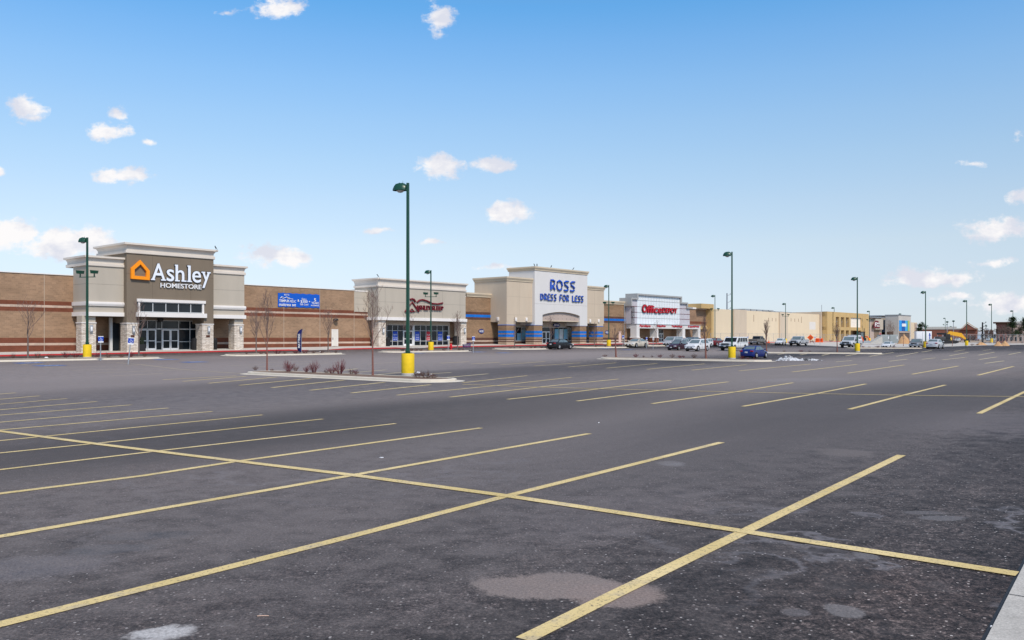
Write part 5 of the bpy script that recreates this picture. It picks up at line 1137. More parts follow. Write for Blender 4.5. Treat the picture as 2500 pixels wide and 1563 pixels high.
# evergreens
M_PINE = NT('pine foliage', .85, .2); _n = M_PINE.noise(1.2, 3); M_PINE.col(M_PINE.ramp(_n, [(.35, (.018, .035, .014)), (.65, (.06, .095, .035))])); M_PINE = M_PINE.m
def evergreen(px, yb, yt, w, d, lab, seed, round_=False):
    H = (yb-yt)*d/F; Wm = w*d/F; z0 = CAMZ+(HY-yb)/F*d; t = thing('evergreen_tree', lab, 'evergreen tree', at(px, d, z0)); rnd = random.Random(seed)
    MB().tube([(0, 0, -1), (0, 0, H*.9)], [.35, .06], 7).build('trunk', M_BARK, t)
    m = MB(); V = []; Fc = []
    clumps = []
    for _ in range(60 if not round_ else 45):
        u = rnd.random()**.8; r = Wm/2*((1-u)**.7 if not round_ else math.sqrt(max(.05, 1-(2*u-.9)**2)))*rnd.uniform(.35, 1); a = rnd.random()*6.28
        clumps.append((Vector((r*math.cos(a), r*math.sin(a), H*(.1+.88*u))), Wm*rnd.uniform(.07, .14)))
    for c, r in clumps:
        for _ in range(60):
            p = c+Vector((rnd.gauss(0, 1), rnd.gauss(0, 1), rnd.gauss(0, .6)))*r; d_ = Vector((rnd.gauss(0, 1), rnd.gauss(0, 1), rnd.gauss(.3, .6))).normalized(); e = d_.cross(Vector((0, 0, 1))).normalized()*.10; s_ = rnd.uniform(.3, .6)
            n0 = len(V); V += [p-e, p+e, p+d_*s_]; Fc.append((n0, n0+1, n0+2))
    m.add(V, Fc); m.build('crown', M_PINE, t)
evergreen(2250, 826, 789, 26, 300, 'dark rounded evergreen behind the white trailer', 1, True); evergreen(2472, 824, 776, 32, 280, 'tall pine behind the rightmost lamp post', 2); evergreen(2504, 824, 776, 32, 280, 'pine cut off by the right edge of the photo', 3)
def bare_clump(px, yb, yt, w, d, lab, seed):
    H = (yb-yt)*d/F; Wm = w*d/F; t = thing('bare_tree', lab, 'tree', at(px, d, CAMZ+(HY-yb)/F*d), 0, 'bare trees near the brick offices'); a, b = tree_mesh(random.Random(seed), H, Wm, .12, 2.2, .8, .2); a.build('trunk', M_BARK, t); b.build('crown', M_TWIG, t)
for i, (px, yt, w) in enumerate(((2437, 797, 10), (2450, 795, 12), (2462, 800, 12), (2408, 810, 14), (2420, 808, 12), (2489, 800, 12))):
    bare_clump(px, 826, yt, w, 250+8*i, ['brown bare tree at the left of the brick offices', 'brown bare tree in the middle of the brick offices', 'brown bare tree left of the tall pine', 'low bare brush tree right of the dark utility pole', 'low bare brush tree beside the far lamp post', 'brown bare tree between the two pines'][i], 60+i)
for i, (px, yt) in enumerate(((881, 703), (888, 706), (866, 709))): bare_clump(px, 770, yt, 16, 170, ['bare treetop behind the roof left of the mattress shop tower', 'bare treetop touching the mattress shop cornice', 'lowest bare treetop behind the roof'][i], 80+i)
# ================================================================== VEHICLES
def interp(tab, x):
    for (x0, *a), (x1, *b) in zip(tab, tab[1:]):
        if x <= x1:
            t = (x-x0)/(x1-x0); t = t*t*(3-2*t) if False else t; return [lerp(p, q, t) for p, q in zip(a, b)]
    return tab[-1][1:]
def car(kind, col, label, cat, glassm=None, plate=True, rim=None):
    K = {'saloon': dict(L=4.6, W=1.80, H=1.46, R=.33, wx=(-1.33, 1.38), top=[(-2.3,.62,.70),(-2.24,.93,.80),(-2.1,1.02,.86),(-1.6,1.05,.89),(-.8,1.0,.9),(.75,.96,.9),(1.0,.93,.9),(1.9,.80,.86),(2.2,.68,.76),(2.3,.52,.62)], cab=(-1.72,-.88,.28,1.12,.80,.60,.96), low=.20, cut=-.28),
         'coupe': dict(L=4.7, W=1.84, H=1.36, R=.33, wx=(-1.30, 1.42), top=[(-2.35,.60,.70),(-2.28,.92,.82),(-2.1,.98,.88),(-.8,.95,.92),(.75,.90,.92),(1.9,.74,.88),(2.25,.62,.76),(2.35,.50,.6)], cab=(-1.7,-.75,.10,1.05,.82,.58,.92), low=.18, cut=-.75),
         'hatch': dict(L=4.0, W=1.70, H=1.48, R=.32, wx=(-1.22, 1.24), top=[(-2.0,.60,.70),(-1.95,.95,.78),(-1.7,1.02,.82),(.6,.98,.85),(1.5,.84,.80),(1.9,.70,.70),(2.0,.5,.6)], cab=(-1.85,-1.15,.25,1.1,.78,.58,.98), low=.2, cut=-.35),
         'estate': dict(L=4.7, W=1.84, H=1.62, R=.35, wx=(-1.36, 1.40), top=[(-2.35,.60,.74),(-2.28,1.0,.84),(-2.0,1.08,.88),(.8,1.02,.92),(1.0,1.0,.92),(1.9,.88,.86),(2.25,.74,.78),(2.35,.55,.66)], cab=(-2.22,-1.82,.30,1.15,.84,.66,1.02), low=.24, cut=-.4),
         'crossover': dict(L=4.78, W=1.93, H=1.74, R=.39, wx=(-1.40, 1.44), top=[(-2.39,.66,.78),(-2.3,1.05,.88),(-2.0,1.16,.92),(.7,1.10,.96),(1.0,1.08,.95),(1.95,.98,.90),(2.28,.82,.82),(2.39,.55,.70)], cab=(-2.15,-1.65,.25,1.18,.87,.66,1.10), low=.28, cut=-.45),
         'minivan': dict(L=5.1, W=1.98, H=1.76, R=.35, wx=(-1.5, 1.5), top=[(-2.55,.6,.84),(-2.5,1.02,.94),(-2.2,1.08,.96),(1.2,1.0,.98),(1.7,.95,.95),(2.3,.80,.86),(2.5,.62,.74),(2.55,.5,.68)], cab=(-2.42,-2.1,.75,1.75,.92,.72,1.04), low=.2, cut=-.2),
         'large_suv': dict(L=5.75, W=2.03, H=1.98, R=.41, wx=(-1.74, 1.76), top=[(-2.87,.75,.90),(-2.8,1.2,.97),(1.1,1.22,1.0),(1.35,1.2,1.0),(2.6,1.13,.97),(2.8,1.0,.94),(2.87,.62,.92)], cab=(-2.75,-2.5,.65,1.3,.94,.82,1.2), low=.42, cut=-.1),
         'pickup': dict(L=5.75, W=2.0, H=1.93, R=.41, wx=(-1.72, 1.82), top=[(-2.87,.72,.96),(-.82,.72,.96),(-.80,1.22,.98),(1.25,1.20,.99),(1.5,1.17,.98),(2.55,1.08,.94),(2.8,.90,.90),(2.87,.62,.88)], cab=(-.76,-.55,.75,1.45,.92,.76,1.18), low=.42, cut=.2)}[kind]
    L_, Wd, H, Rw, low = K['L'], K['W'], K['H'], K['R'], K['low']; t = thing('parked_car' if kind != 'pickup' else 'pickup_truck', label, cat)
    pm = paint(*col); gm = glassm or G_CAR; hw = Wd/2
    xs = [-L_/2+L_*k/76 for k in range(77)]
    xs = sorted(set(xs+[a[0] for a in K['top']])); V = []; rows = None
    for x in xs:
        zt, wf = interp(K['top'], x); w = wf*hw
        zb = low+.10*max(0, abs(x)/(L_/2)-.8)*5
        sec = [(0, zt+.02), (.55*w, zt+.012), (.86*w, zt-.02), (.97*w, zt-.09), (w, lerp(zt, zb, .38)), (w, lerp(zt, zb, .62)), (.985*w, zb+.08), (.93*w, zb), (.3*w, zb)]
        for wc in K['wx']:
            dx = abs(x-wc); Ra = Rw*1.16
            if dx < Ra:
                za = Rw+math.sqrt(Ra*Ra-dx*dx); sec = [(y, max(z, min(za, zt-.10-.01*i))) if i >= 4 and y > .5*w else (y, z) for i, (y, z) in enumerate(sec)]
        full = [(y, z) for y, z in sec]+[(-y, z) for y, z in sec[::-1]][:-1]
        V += [(x, y, z) for y, z in full]; rows = len(full)
    n = len(xs); m = MB()
    m.add(V, [(i*rows+k, (i+1)*rows+k, (i+1)*rows+(k+1) % rows, i*rows+(k+1) % rows) for i in range(n-1) for k in range(rows)]+[tuple(range(rows)), tuple(range((n-1)*rows, n*rows))], True)
    r0, r1, f1, f0, wb, wt, zb_ = K['cab']   # rear base, rear top, front top, front base, half widths, belt height
    wb, wt = wb*hw/.9*.98, wt*hw/.9*1.05; zt_ = H
    C = [(r0, -wb, zb_-.06), (f0, -wb, zb_-.06), (f0, wb, zb_-.06), (r0, wb, zb_-.06), (r1, -wt, zt_-.02), (f1, -wt, zt_-.04), (f1, wt, zt_-.04), (r1, wt, zt_-.02)]
    bm = bmesh.new(); bv = [bm.verts.new(c) for c in C]
    for f in ((0, 3, 2, 1), (4, 5, 6, 7), (0, 1, 5, 4), (1, 2, 6, 5), (2, 3, 7, 6), (3, 0, 4, 7)): bm.faces.new([bv[i] for i in f])
    bm.verts.ensure_lookup_table(); top_e = [e for e in bm.edges if all(v.co.z > zb_+.1 for v in e.verts)]
    bmesh.ops.bevel(bm, geom=top_e, offset=.085, segments=3, profile=.6, affect='EDGES')
    side_e = [e for e in bm.edges if e.verts[0].co.z < zb_ != e.verts[1].co.z < zb_]
    bm.verts.index_update(); m.add([w.co for w in bm.verts], [[w.index for w in f.verts] for f in bm.faces], True); bm.free()
    body = m.build('body', pm, t)
    def patch(A_, B_, C_, D_, u0, u1, v0, v1, nm, par=t, th=.012):
        A_, B_, C_, D_ = map(Vector, (A_, B_, C_, D_)); nrm = (B_-A_).cross(D_-A_).normalized()
        f = lambda u, v: A_.lerp(B_, u).lerp(D_.lerp(C_, u), v)
        q = [f(u0, v0), f(u1, v0), f(u1, v1), f(u0, v1)] if not isinstance(u0, tuple) else [f(u0[0], v0), f(u1[0], v0), f(u1[1], v1), f(u0[1], v1)]
        a = [p+nrm*th for p in q]; b = [p-nrm*.01 for p in q]; mm = MB(); mm.add(a+b, [(0, 1, 2, 3), (7, 6, 5, 4), (0, 4, 5, 1), (1, 5, 6, 2), (2, 6, 7, 3), (3, 7, 4, 0)]); return mm.build(nm, gm, par)
    lo, hi = .10, .84
    patch(C[1], C[2], C[6], C[5], .07, .93, .14, .86, 'windscreen'); patch(C[3], C[0], C[4], C[7], .08, .92, .22 if kind != 'pickup' else .14, .84, 'rear_window')
    nwin = {'large_suv': 4, 'minivan': 3, 'estate': 3, 'crossover': 3}.get(kind, 2); cuts = [.04+.92*k/nwin for k in range(nwin+1)]
    for k in range(nwin):
        a, b = cuts[k]+.015, cuts[k+1]-.015
        patch(C[0], C[1], C[5], C[4], a, b, lo+.04, hi, 'side_window'); patch(C[2], C[3], C[7], C[6], 1-b, 1-a, lo+.04, hi, 'side_window')
    for wc in K['wx']:
        for sgn in (-1, 1):
            y0 = sgn*(hw*.97-.20); wl = bpy.data.objects.new('wheel', None); COL.objects.link(wl); wl.parent = t; wl.location = (wc, sgn*(hw*.97-.10), Rw)
            MB().lathe([(Rw*.6, -.10), (Rw*.93, -.105), (Rw, -.07), (Rw, .07), (Rw*.93, .105), (Rw*.6, .10)], n=22, axis='y').build('tyre', M_TYRE, wl)
            mm = MB(); mm.lathe([(Rw*.66, -.03), (Rw*.66, .03)], n=20, axis='y'); sy_ = sgn*.10
            mm.lathe([(Rw*.64, sy_-.01*sgn), (Rw*.6, sy_+.012*sgn), (Rw*.55, sy_-.03*sgn), (Rw*.2, sy_-.03*sgn), (.05, sy_+.0)], n=20, axis='y')
            for k in range(5):
                a = k*2*math.pi/5; mm.tube([(0, sy_, 0), (Rw*.58*math.cos(a), sy_, Rw*.58*math.sin(a))], [.035, .028], 4)
            mm.build('rim', rim or M_RIM, wl)
            MB().lathe([(Rw*1.13, -.1), (Rw*1.13, .09)], (wc, sgn*(hw*.93-.13), Rw+.03), 18, 'y').build('wheel_arch', M_DARK, t)
    def bits(nm, mt, x, y, z, dx, dy, dz, par=t): return MB().bbox(x-dx, x+dx, y-dy, y+dy, z-dz, z+dz, min(dx, dz, dy)*.5).build(nm, mt, par)
    zf, wf = interp(K['top'], L_/2-.12); zr, wr = interp(K['top'], -L_/2+.08); xe = L_/2
    big = kind in ('pickup', 'large_suv')
    for sgn in (-1, 1):
        bits('headlight', M_HEAD, xe-(.13 if not big else .05), sgn*hw*(.66 if not big else .74), zf-(.06 if not big else .02), .10 if not big else .05, hw*.20 if not big else hw*.14, .065 if not big else .10)
        bits('tail_light', M_TAIL, -xe+.07, sgn*hw*(.70 if not big else .86), (zr-.10 if kind in ('saloon', 'coupe') else 1.0*H*.56), .07, hw*.20 if kind in ('saloon', 'coupe') else hw*.08, .07 if kind in ('saloon', 'coupe') else .15)
        bits('door_mirror', pm if kind not in ('pickup', 'large_suv') else M_PLAS, f0-.35, sgn*(hw+.06), zb_+.08, .07, .10, .07 if not big else .13)
    gr = bits('grille', M_PLAS, xe-(.03 if not big else .0), 0, (low+zf)*.5+(.05 if not big else .2), .035, hw*(.42 if not big else .54), .07 if not big else .15)
    for k in range(3): zz_ = (low+zf)*.5+(.05 if not big else .2)+(-.05+.05*k)*(1 if not big else 2); bits('grille_bar', M_CHR if big else M_PLAS, xe+(.005 if not big else .035), 0, zz_, .008, hw*(.40 if not big else .52), .008, gr)
    if big:
        bits('bumper', M_PLAS if col[0] != 'grey paint' else M_CHR, xe+.03, 0, low+.14, .09, hw*.93, .12); bits('bumper', M_CHR, -xe-.02, 0, low+.16, .08, hw*.9, .10)
    else:
        bits('lower_grille', M_PLAS, xe-.02, 0, low+.14, .05, hw*.6, .06)
    if plate:
        bits('number_plate', M_PLATE, -xe-(.012 if not big else .10), 0, (zr*.62+.12 if not big else low+.18), .02, .16, .08); bits('number_plate', M_PLATE, xe+(.02 if not big else .13), 0, low+.24, .012, .16, .07)
    m = MB()
    for y in (-hw*.998, hw*.998):
        for x in ((f0+f1)/2-.45+.1, K['cut']): m.box(x-.006, x+.006, y-.008, y+.008, low+.15, zb_-.10)
    m.build('door_gaps', M_DARK, t)
    MB().box(-L_/2+.3, L_/2-.3, -hw*.8, hw*.8, low-.08, low+.02).build('underbody', M_DARK, t)
    if kind == 'pickup':
        m = MB(); xb0, xb1 = -L_/2, -.82
        for sgn in (-1, 1):
            y0, y1 = sgn*hw*.97, sgn*hw*.86; pts_ = [(xb0+.05, .70), (xb1, .70), (xb1, 1.26), (xb0+.05, 1.24)]; m.prism(pts_, min(y0, y1), max(y0, y1))
        m.bbox(xb0, xb0+.09, -hw*.95, hw*.95, .62, 1.24, .02); m.bbox(xb1-.08, xb1, -hw*.9, hw*.9, .7, 1.26, .01); m.build('cargo_bed', pm, t)
        bits('bed_liner', M_PLAS, (xb0+xb1)/2, 0, .76, (xb1-xb0)/2-.1, hw*.84, .02)
    return t, K
def place(t, K, px, py, hpx, sgn, off=0, kmax=None):
    g = hit(px, py); k = hpx*g.y/F/K['H']; t.location = g; t.rotation_euler = (0, 0, math.pi/2-R(38.5)+(0 if sgn > 0 else math.pi)+R(off)); t.scale = (k, k, k); return k
WHT = ('white car paint', (.74, .74, .74)); SLV = ('silver paint', (.42, .43, .45)); GRY = ('grey paint', (.20, .20, .21)); BLK = ('black car paint', (.012, .012, .014)); BLU_ = ('blue car paint', (.008, .022, .16))
BEI = ('champagne paint', (.62, .55, .45)); BUR = ('dark plum paint', (.045, .012, .022)); MRN = ('maroon car paint', (.14, .008, .012)); NVY = ('slate blue paint', (.055, .065, .10)); LSL = ('pale silver paint', (.56, .57, .59)); TNP = ('taupe grey paint', (.17, .155, .14))
CARS = [('saloon', BLK, 1367.5, 852.6, 25.3, 1, 'black saloon parked in front of the arched clothing store entrance', 'car'), ('saloon', BLU_, 1841.6, 874.8, 31.0, 1, 'dark blue saloon seen from behind, beside the island and snow heap', 'car'),
 ('coupe', BEI, 1553.8, 848.6, 22.4, -1, 'champagne coloured coupe parked by the accessible bay signs', 'car'), ('minivan', SLV, 1643, 845.2, 23.6, -1, 'silver minivan, leftmost of the parked cluster', 'van'),
 ('crossover', SLV, 1659, 850.2, 24.0, -1, 'silver crossover between the minivan and the dark plum saloon', 'car'), ('crossover', NVY, 1686, 846.3, 23.5, -1, 'slate blue crossover behind the plum saloon and white crossover', 'car'),
 ('saloon', BUR, 1656, 855.2, 23.8, -1, 'dark plum saloon facing the camera beside the white crossover', 'car'), ('crossover', WHT, 1702, 857.6, 29.8, -1, 'white crossover with dark grille at the front of the parked cluster', 'car'),
 ('estate', WHT, 1719, 847.5, 21.0, -1, 'white estate partly hidden behind the white crossover', 'car'), ('saloon', MRN, 1748, 845.8, 20.8, 1, 'maroon saloon seen from behind, left of the big white four-by-four', 'car'),
 ('large_suv', WHT, 1791, 856.2, 34.0, -1, 'very large white four-by-four behind the second lamp post', 'car'), ('pickup', TNP, 1850, 841.4, 21.2, 1, 'taupe grey crew-cab pickup seen from behind', 'pickup truck'),
 ('hatch', WHT, 1906, 843.2, 17.6, -1, 'small white rounded hatchback facing the camera', 'car'), ('pickup', SLV, 1950, 844.4, 24, -1, 'silver pickup left of the orange diamond sign', 'pickup truck'),
 ('pickup', LSL, 2078, 849.5, 29.0, -1, 'white pickup with a raised canopy over its bed', 'pickup truck'), ('coupe', WHT, 2168, 850.2, 16.2, -1, 'low white sports coupe by the kerb left of the grey pickup', 'car'),
 ('pickup', GRY, 2239, 849.5, 22.6, -1, 'grey pickup with chrome cross grille next to the silver saloon', 'pickup truck'), ('saloon', LSL, 2283, 851.6, 24.2, 1, 'silver saloon with red tail lights at the right of the lot', 'car'),
 ('pickup', WHT, 2291, 840.5, 17.5, 1, 'white works pickup standing behind the silver saloon', 'pickup truck')]
made = {}
for kind, col, px, py, hp, sg_, lab, cat in CARS:
    t, K = car(kind, col, lab, cat, G_DARKCAR if kind in ('large_suv',) or col is TNP else G_CAR); k = place(t, K, px, py, hp, sg_, 0 if kind != 'hatch' else 8); made[lab] = t
    if 'canopy' in lab:
        m = MB(); V = [(-2.82, -.90, 1.24), (-.80, -.90, 1.24), (-.80, .90, 1.24), (-2.82, .90, 1.24), (-2.72, -.74, 2.02), (-.80, -.74, 2.06), (-.80, .74, 2.06), (-2.72, .74, 2.02)]
        m.add(V, [(0, 3, 2, 1), (4, 5, 6, 7), (0, 1, 5, 4), (1, 2, 6, 5), (2, 3, 7, 6), (3, 0, 4, 7)]); cn = m.build('bed_canopy', paint(*WHT), t)
        for sgn in (-1, 1): m = MB(); m.box(-2.5, -1.1, sgn*.83-.03, sgn*.83+.03, 1.45, 1.85); m.build('side_window', G_CAR, cn)
# distant cars beyond the site
far = [('crossover', LSL, 2337.8, 835.0, 9.5, -1, 'small silver and red car beyond the excavator arm'), ('estate', SLV, 2424, 833.5, 7.5, 1, 'distant silver car left of the sand heaps'), ('crossover', LSL, 2438, 833.0, 8, -1, 'distant pale car above the left sand heap'),
 ('saloon', GRY, 2452, 833.2, 7.5, 1, 'distant grey car between the sand heaps'), ('pickup', LSL, 2466, 833.6, 9.5, 1, 'distant pale pickup above the right sand heap'), ('minivan', WHT, 2481, 834.5, 12, -1, 'distant white van right of the last lamp post'), ('saloon', BLK, 2493, 833.8, 8, 1, 'distant black car near the right edge'), ('saloon', WHT, 2503, 836, 9.5, 1, 'white car cut by the right edge of the photo'),
 ('saloon', SLV, 2413, 833.0, 6.5, -1, 'tiny grey car by the far utility pole'), ('saloon', MRN, 2386, 832.2, 5.5, -1, 'tiny maroon car in front of the far bridge')]
for kind, col, px, py, hp, sg_, lab in far:
    t, K = car(kind, col, lab, 'car'); t.name = 'parked_car'; place(t, K, px, py, hp, sg_, 0)
# ================================================================== SIGNS, CART, HYDRANT, FLAG, LITTER
def accessible_sign(px, pb, pt_, lab, lean=0, mat=None, w=.46):
    g = hit(px, pb); h = (pb-pt_)*g.y/F; t = thing('sign_post', lab, 'sign', g, R(0), 'signs on steel posts in the car park'); t.rotation_euler = (0, R(lean), R(38))
    MB().tube([(0, 0, -.2), (0, 0, h)], .045, 8).build('post', M_STEEL, t)
    k = h/2.6; w *= k*1.15; hh = .62*k*1.1
    pl = MB().bbox(-w/2, w/2, -.075, -.05, h-hh, h, .012).build('sign_plate', mat or M_BLUE, t)
    if not mat:
        m = MB(); m.box(-w/2+.0, w/2, -.079, -.0765, h-hh, h-hh*.80); m.box(-w/2, w/2, -.079, -.0765, h-hh*.10, h)
        arc = [(.02*k+.12*k*math.cos(R(a)), h-hh*.56+.12*k*math.sin(R(a))) for a in range(140, 400, 40)]
        for pl_ in (arc, [(-.03*k, h-hh*.22), (0, h-hh*.42), (.1*k, h-hh*.44), (.14*k, h-hh*.66)]): m.tube([(a, -.085, b) for a, b in pl_], .02*k, 4)
        m.build('wheelchair_symbol', M_WHT, pl)
    else:
        m = MB(); m.box(-w*.35, w*.35, -.079, -.0765, h-hh*.4, h-hh*.3); m.box(-w*.35, w*.35, -.079, -.0765, h-hh*.7, h-hh*.6); m.build('lettering', M_DARK, pl)
accessible_sign(245.6, 880.5, 821, 'upright accessible parking sign before the furniture store left pier'); accessible_sign(312.8, 889.5, 824, 'leaning accessible parking sign before the furniture store doors', 6)
accessible_sign(1094, 859, 820, 'accessible parking sign left of the red hydrant'); accessible_sign(1155.3, 862.3, 821.6, 'accessible parking sign right of the shopping cart'); accessible_sign(1520.5, 848.5, 818.7, 'accessible parking sign at the nose of the champagne coupe')
accessible_sign(1578, 851, 823.3, 'accessible parking sign behind the champagne coupe'); accessible_sign(1594.5, 852.5, 823.3, 'plain pale sign on a thin post right of the champagne coupe', 0, M_PLATE)
accessible_sign(1775, 838.5, 821.5, 'accessible parking sign above the big white four-by-four'); accessible_sign(1825, 839, 821.5, 'accessible parking sign left of the taupe grey pickup'); accessible_sign(1989, 841.5, 822, 'accessible parking sign left of the orange barrier'); accessible_sign(2002, 842.5, 821.4, 'grey sign on a thin post before the orange barrier', 0, M_STEEL)
g = hit(1101, 855.5); h = 17*g.y/F; t = thing('fire_hydrant', 'red fire hydrant before the mattress shop windows', 'hydrant', g); k = h/.95; t.scale = (k, k, k)
M_HYD = plain('hydrant red', (.62, .006, .012), .4, .5)
MB().lathe([(.2, 0), (.2, .05), (.14, .07), (.13, .5), (.18, .52), (.18, .58)], n=16).build('barrel', M_HYD, t); MB().lathe([(.17, .58), (.18, .66), (.15, .78), (.08, .86), (.04, .88), (.05, .95), (.02, .96)], n=16).build('bonnet', M_HYD, t)
m = MB(); m.lathe([(.085, -.25), (.10, -.2), (.09, -.19), (.07, .19), (.10, .2), (.085, .25)], (0, 0, .42), 12, 'y'); m.build('side_outlets', M_HYD, t); m = MB(); m.tube([(0, 0, .40), (.26, 0, .40)], .10, 12); m.build('front_outlet', M_HYD, t)
# shopping cart
g = hit(1141, 856.5); t = thing('shopping_cart', 'dark blue shopping cart left on the kerb by the mattress shop pier', 'shopping cart', g, R(30)); k = 19*g.y/F/1.05; t.scale = (k, k, k)
M_CART = plain('cart blue', (.02, .02, .16), .5); m = MB(); bl = [(-.55, -.22, .45), (.35, -.28, .50), (.35, .28, .50), (-.55, .22, .45)]; tl = [(-.62, -.28, .85), (.42, -.32, 1.0), (.42, .32, 1.0), (-.62, .28, .85)]
for a, b, c, d in ((0, 1, 1, 0), (1, 2, 2, 1), (2, 3, 3, 2), (3, 0, 0, 3)):
    for j in range(5):
        u = j/4; p0 = Vector(bl[a]).lerp(tl[a], u); p1 = Vector(bl[b]).lerp(tl[b], u); m.tube([p0, p1], .014, 4)
    for j in range(9):
        u = j/8; m.tube([Vector(bl[a]).lerp(bl[b], u), Vector(tl[a]).lerp(tl[b], u)], .010, 4)
for j in range(8): u = j/7; m.tube([Vector(bl[0]).lerp(bl[1], u), Vector(bl[3]).lerp(bl[2], u)], .01, 4)
m.build('basket', M_CART, t); MB().box(-.5, .36, -.27, .27, .50, .515).build('basket_floor', M_CART, t)
m = MB()
for y in (-.26, .26): m.tube([(.42, y, 1.0), (.62, y, 1.04)], .018, 5); m.tube([(.35, y, .5), (.45, y, .16), (-.5, y*.8, .14)], .018, 5); m.tube([(-.5, y*.8, .14), (-.5, y*.8, .46)], .015, 5)
m.tube([(.62, -.28, 1.04), (.62, .28, 1.04)], .022, 6); m.build('frame', M_STEEL, t)
for x, y in ((.45, .26), (.45, -.26), (-.5, .2), (-.5, -.2)): MB().lathe([(.07, -.02), (.07, .02)], (x, y, .07), 10, 'y').build('castor', M_DARK, t)
# feather flag
g = hit(736, 865); h = (865-803)*g.y/F; t = thing('feather_flag', 'tall dark blue feather flag with white writing on the island', 'flag', g, R(-10)); t.scale = (1, 1, 1)
m = MB(); m.tube([(0, 0, 0), (0, 0, h*.55), (.12, 0, h*.9), (.35, 0, h*.985)], .025, 6); m.build('flagpole', M_STEEL, t)
m = MB(); V = []; N_ = 14
for k in range(N_+1):
    u = k/N_; z = h*(.06+.94*u); xl = (.0 if u < .5 else .14*((u-.5)/.5)**2); w = .52*min(1, 8*u+.15)*(1 if u < .75 else math.sqrt(max(0, 1-((u-.75)/.25)**2)))
    for j, y in ((0, 0), (1, .08*math.sin(u*7)), (2, .05*math.sin(u*5+1))): V.append((xl-.03-w*.0+(-w)*j/2, y, z))
m.add(V, [(k*3+j, k*3+j+1, (k+1)*3+j+1, (k+1)*3+j) for k in range(N_) for j in (0, 1)], True); fl = m.build('flag_cloth', plain('flag navy', (.005, .010, .095), .8), t)
sm = fl.modifiers.new('thick', 'SOLIDIFY'); sm.thickness = .012
m = MB(); v_, f_ = text_geo('MATTRESS', 0, h*.55, 0, .26, 0, .01, .05); m.add([(-.12-z, y-.11, h*.25+x) for x, y, z in v_], f_); m.build('lettering', M_WHT, fl)
# orange works signs
g = hit(1978.7, 838); s_ = g.y/F; t = thing('works_sign', 'orange diamond roadworks sign by the orange barrier', 'sign', g, R(-25)); zc0 = (838-824.2)*s_; rr = 7.6*s_
m = MB(); m.prism([(0, zc0-rr), (rr, zc0), (0, zc0+rr), (-rr, zc0)], -.05, 0); pl = m.build('sign_plate', M_ORG2, t)
m = MB(); [m.add(*text_geo(w, -rr*.45, rr*.45, zc0+a*rr, zc0+b*rr, -.055, .01, .03)) for w, a, b in (('ROAD', .18, .38), ('WORK', -.10, .10), ('AHEAD', -.38, -.18))]; m.build('lettering', plain('sign brown', (.16, .03, .0), .6), pl)
m = MB(); [m.tube([(0, .06, zc0), (x, y, 0)], .05, 5) for x, y in ((-.8, .5), (.8, .5), (0, -.6))]; m.build('stand', M_DARK, t)
for i, px in enumerate((1995.5, 2004.5)):
    g = hit(px, 836.2); s_ = g.y/F; h = 10*s_; w = 8.8*s_; t = thing('water_barrier', ('left' if i == 0 else 'right')+' of two orange plastic barriers before the cream store', 'barrier', g, R(-35))
    m = MB(); m.bbox(-w/2, w/2, -.35, .35, 0, h*.35, .05); m.bbox(-w/2, w/2, -.22, .22, h*.35, h, .05); m.build('body', M_ORG2, t)
    for k in range(3): MB().box(-w*.36+w*.28*k, -w*.22+w*.28*k, -.26, -.2, h*.42, h*.85).build('recess', plain('barrier shade', (.5, .05, .01), .6), t)
g = hit(1877, 837.4); s_ = g.y/F; t = thing('traffic_cone', 'orange cone with tall marker pole by the cream wall', 'traffic cone', g); m = MB(); h = 6.5*s_; m.lathe([(.34, 0), (.34, .05), (.22, .06), (.06, h), (.02, h+.01)], n=14); m.build('cone', M_ORG2, t); MB().tube([(0, 0, h), (0, 0, h*2.2)], .05, 5).build('marker_pole', M_STEEL, t)
g = hit(2149.7, 835); s_ = g.y/F; h = (835-816)*s_; t = thing('stop_sign', 'red stop sign before the blue awning shop', 'sign', g, R(-25)); MB().tube([(0, .05, 0), (0, .05, h)], .05, 6).build('post', M_STEEL, t)
m = MB(); m.prism([(2.5*s_*math.cos(R(22.5+45*k)), h+2.5*s_*math.sin(R(22.5+45*k))) for k in range(8)], -.05, 0); pl = m.build('sign_plate', M_REDS, t); text('lettering', M_WHT, pl, 'STOP', -1.7*s_, 1.7*s_, h-.7*s_, h+.7*s_, -.052, .02, .03)
# snow heap with dirty rubble
def heap(px0, px1, pb, pt_, name, mat, lab, cat, seed, peak=.35, rough=.35, depth=.45, world_d=None):
    a, b = hit(px0, pb), hit(px1, pb); c = (a+b)/2; w = (b-a).length; h = (pb-pt_)*c.y/F*1.05; rnd = random.Random(seed); from mathutils import noise as NZ
    m = MB(); nx, ny = 54, 26; V = []
    for j in range(ny+1):
        for i in range(nx+1):
            u = i/nx*2-1; v = j/ny*2-1; k = u-(peak*2-1)
            r = math.sqrt((k/(1+abs(peak*2-1)*(1 if k*(peak*2-1) < 0 else -1)))**2+v*v); z = max(0, 1-r)**.8
            nz = NZ.noise(Vector((u*4+seed, v*3, 0)))*.5+NZ.noise(Vector((u*11+seed, v*8, 3)))*.35
            V.append((u*w/2, v*w*depth/2, h*max(-.12, z*(1+nz*rough*1.6)-.06+nz*rough*.25)))
    m.add(V, [(j*(nx+1)+i, j*(nx+1)+i+1, (j+1)*(nx+1)+i+1, (j+1)*(nx+1)+i) for j in range(ny) for i in range(nx)], False); o = m.build(name, mat); o.location = (c.x, c.y, c.z); tag(o, lab, cat)
    d = b-a; o.rotation_euler = (0, 0, math.atan2(d.y, d.x)); return o
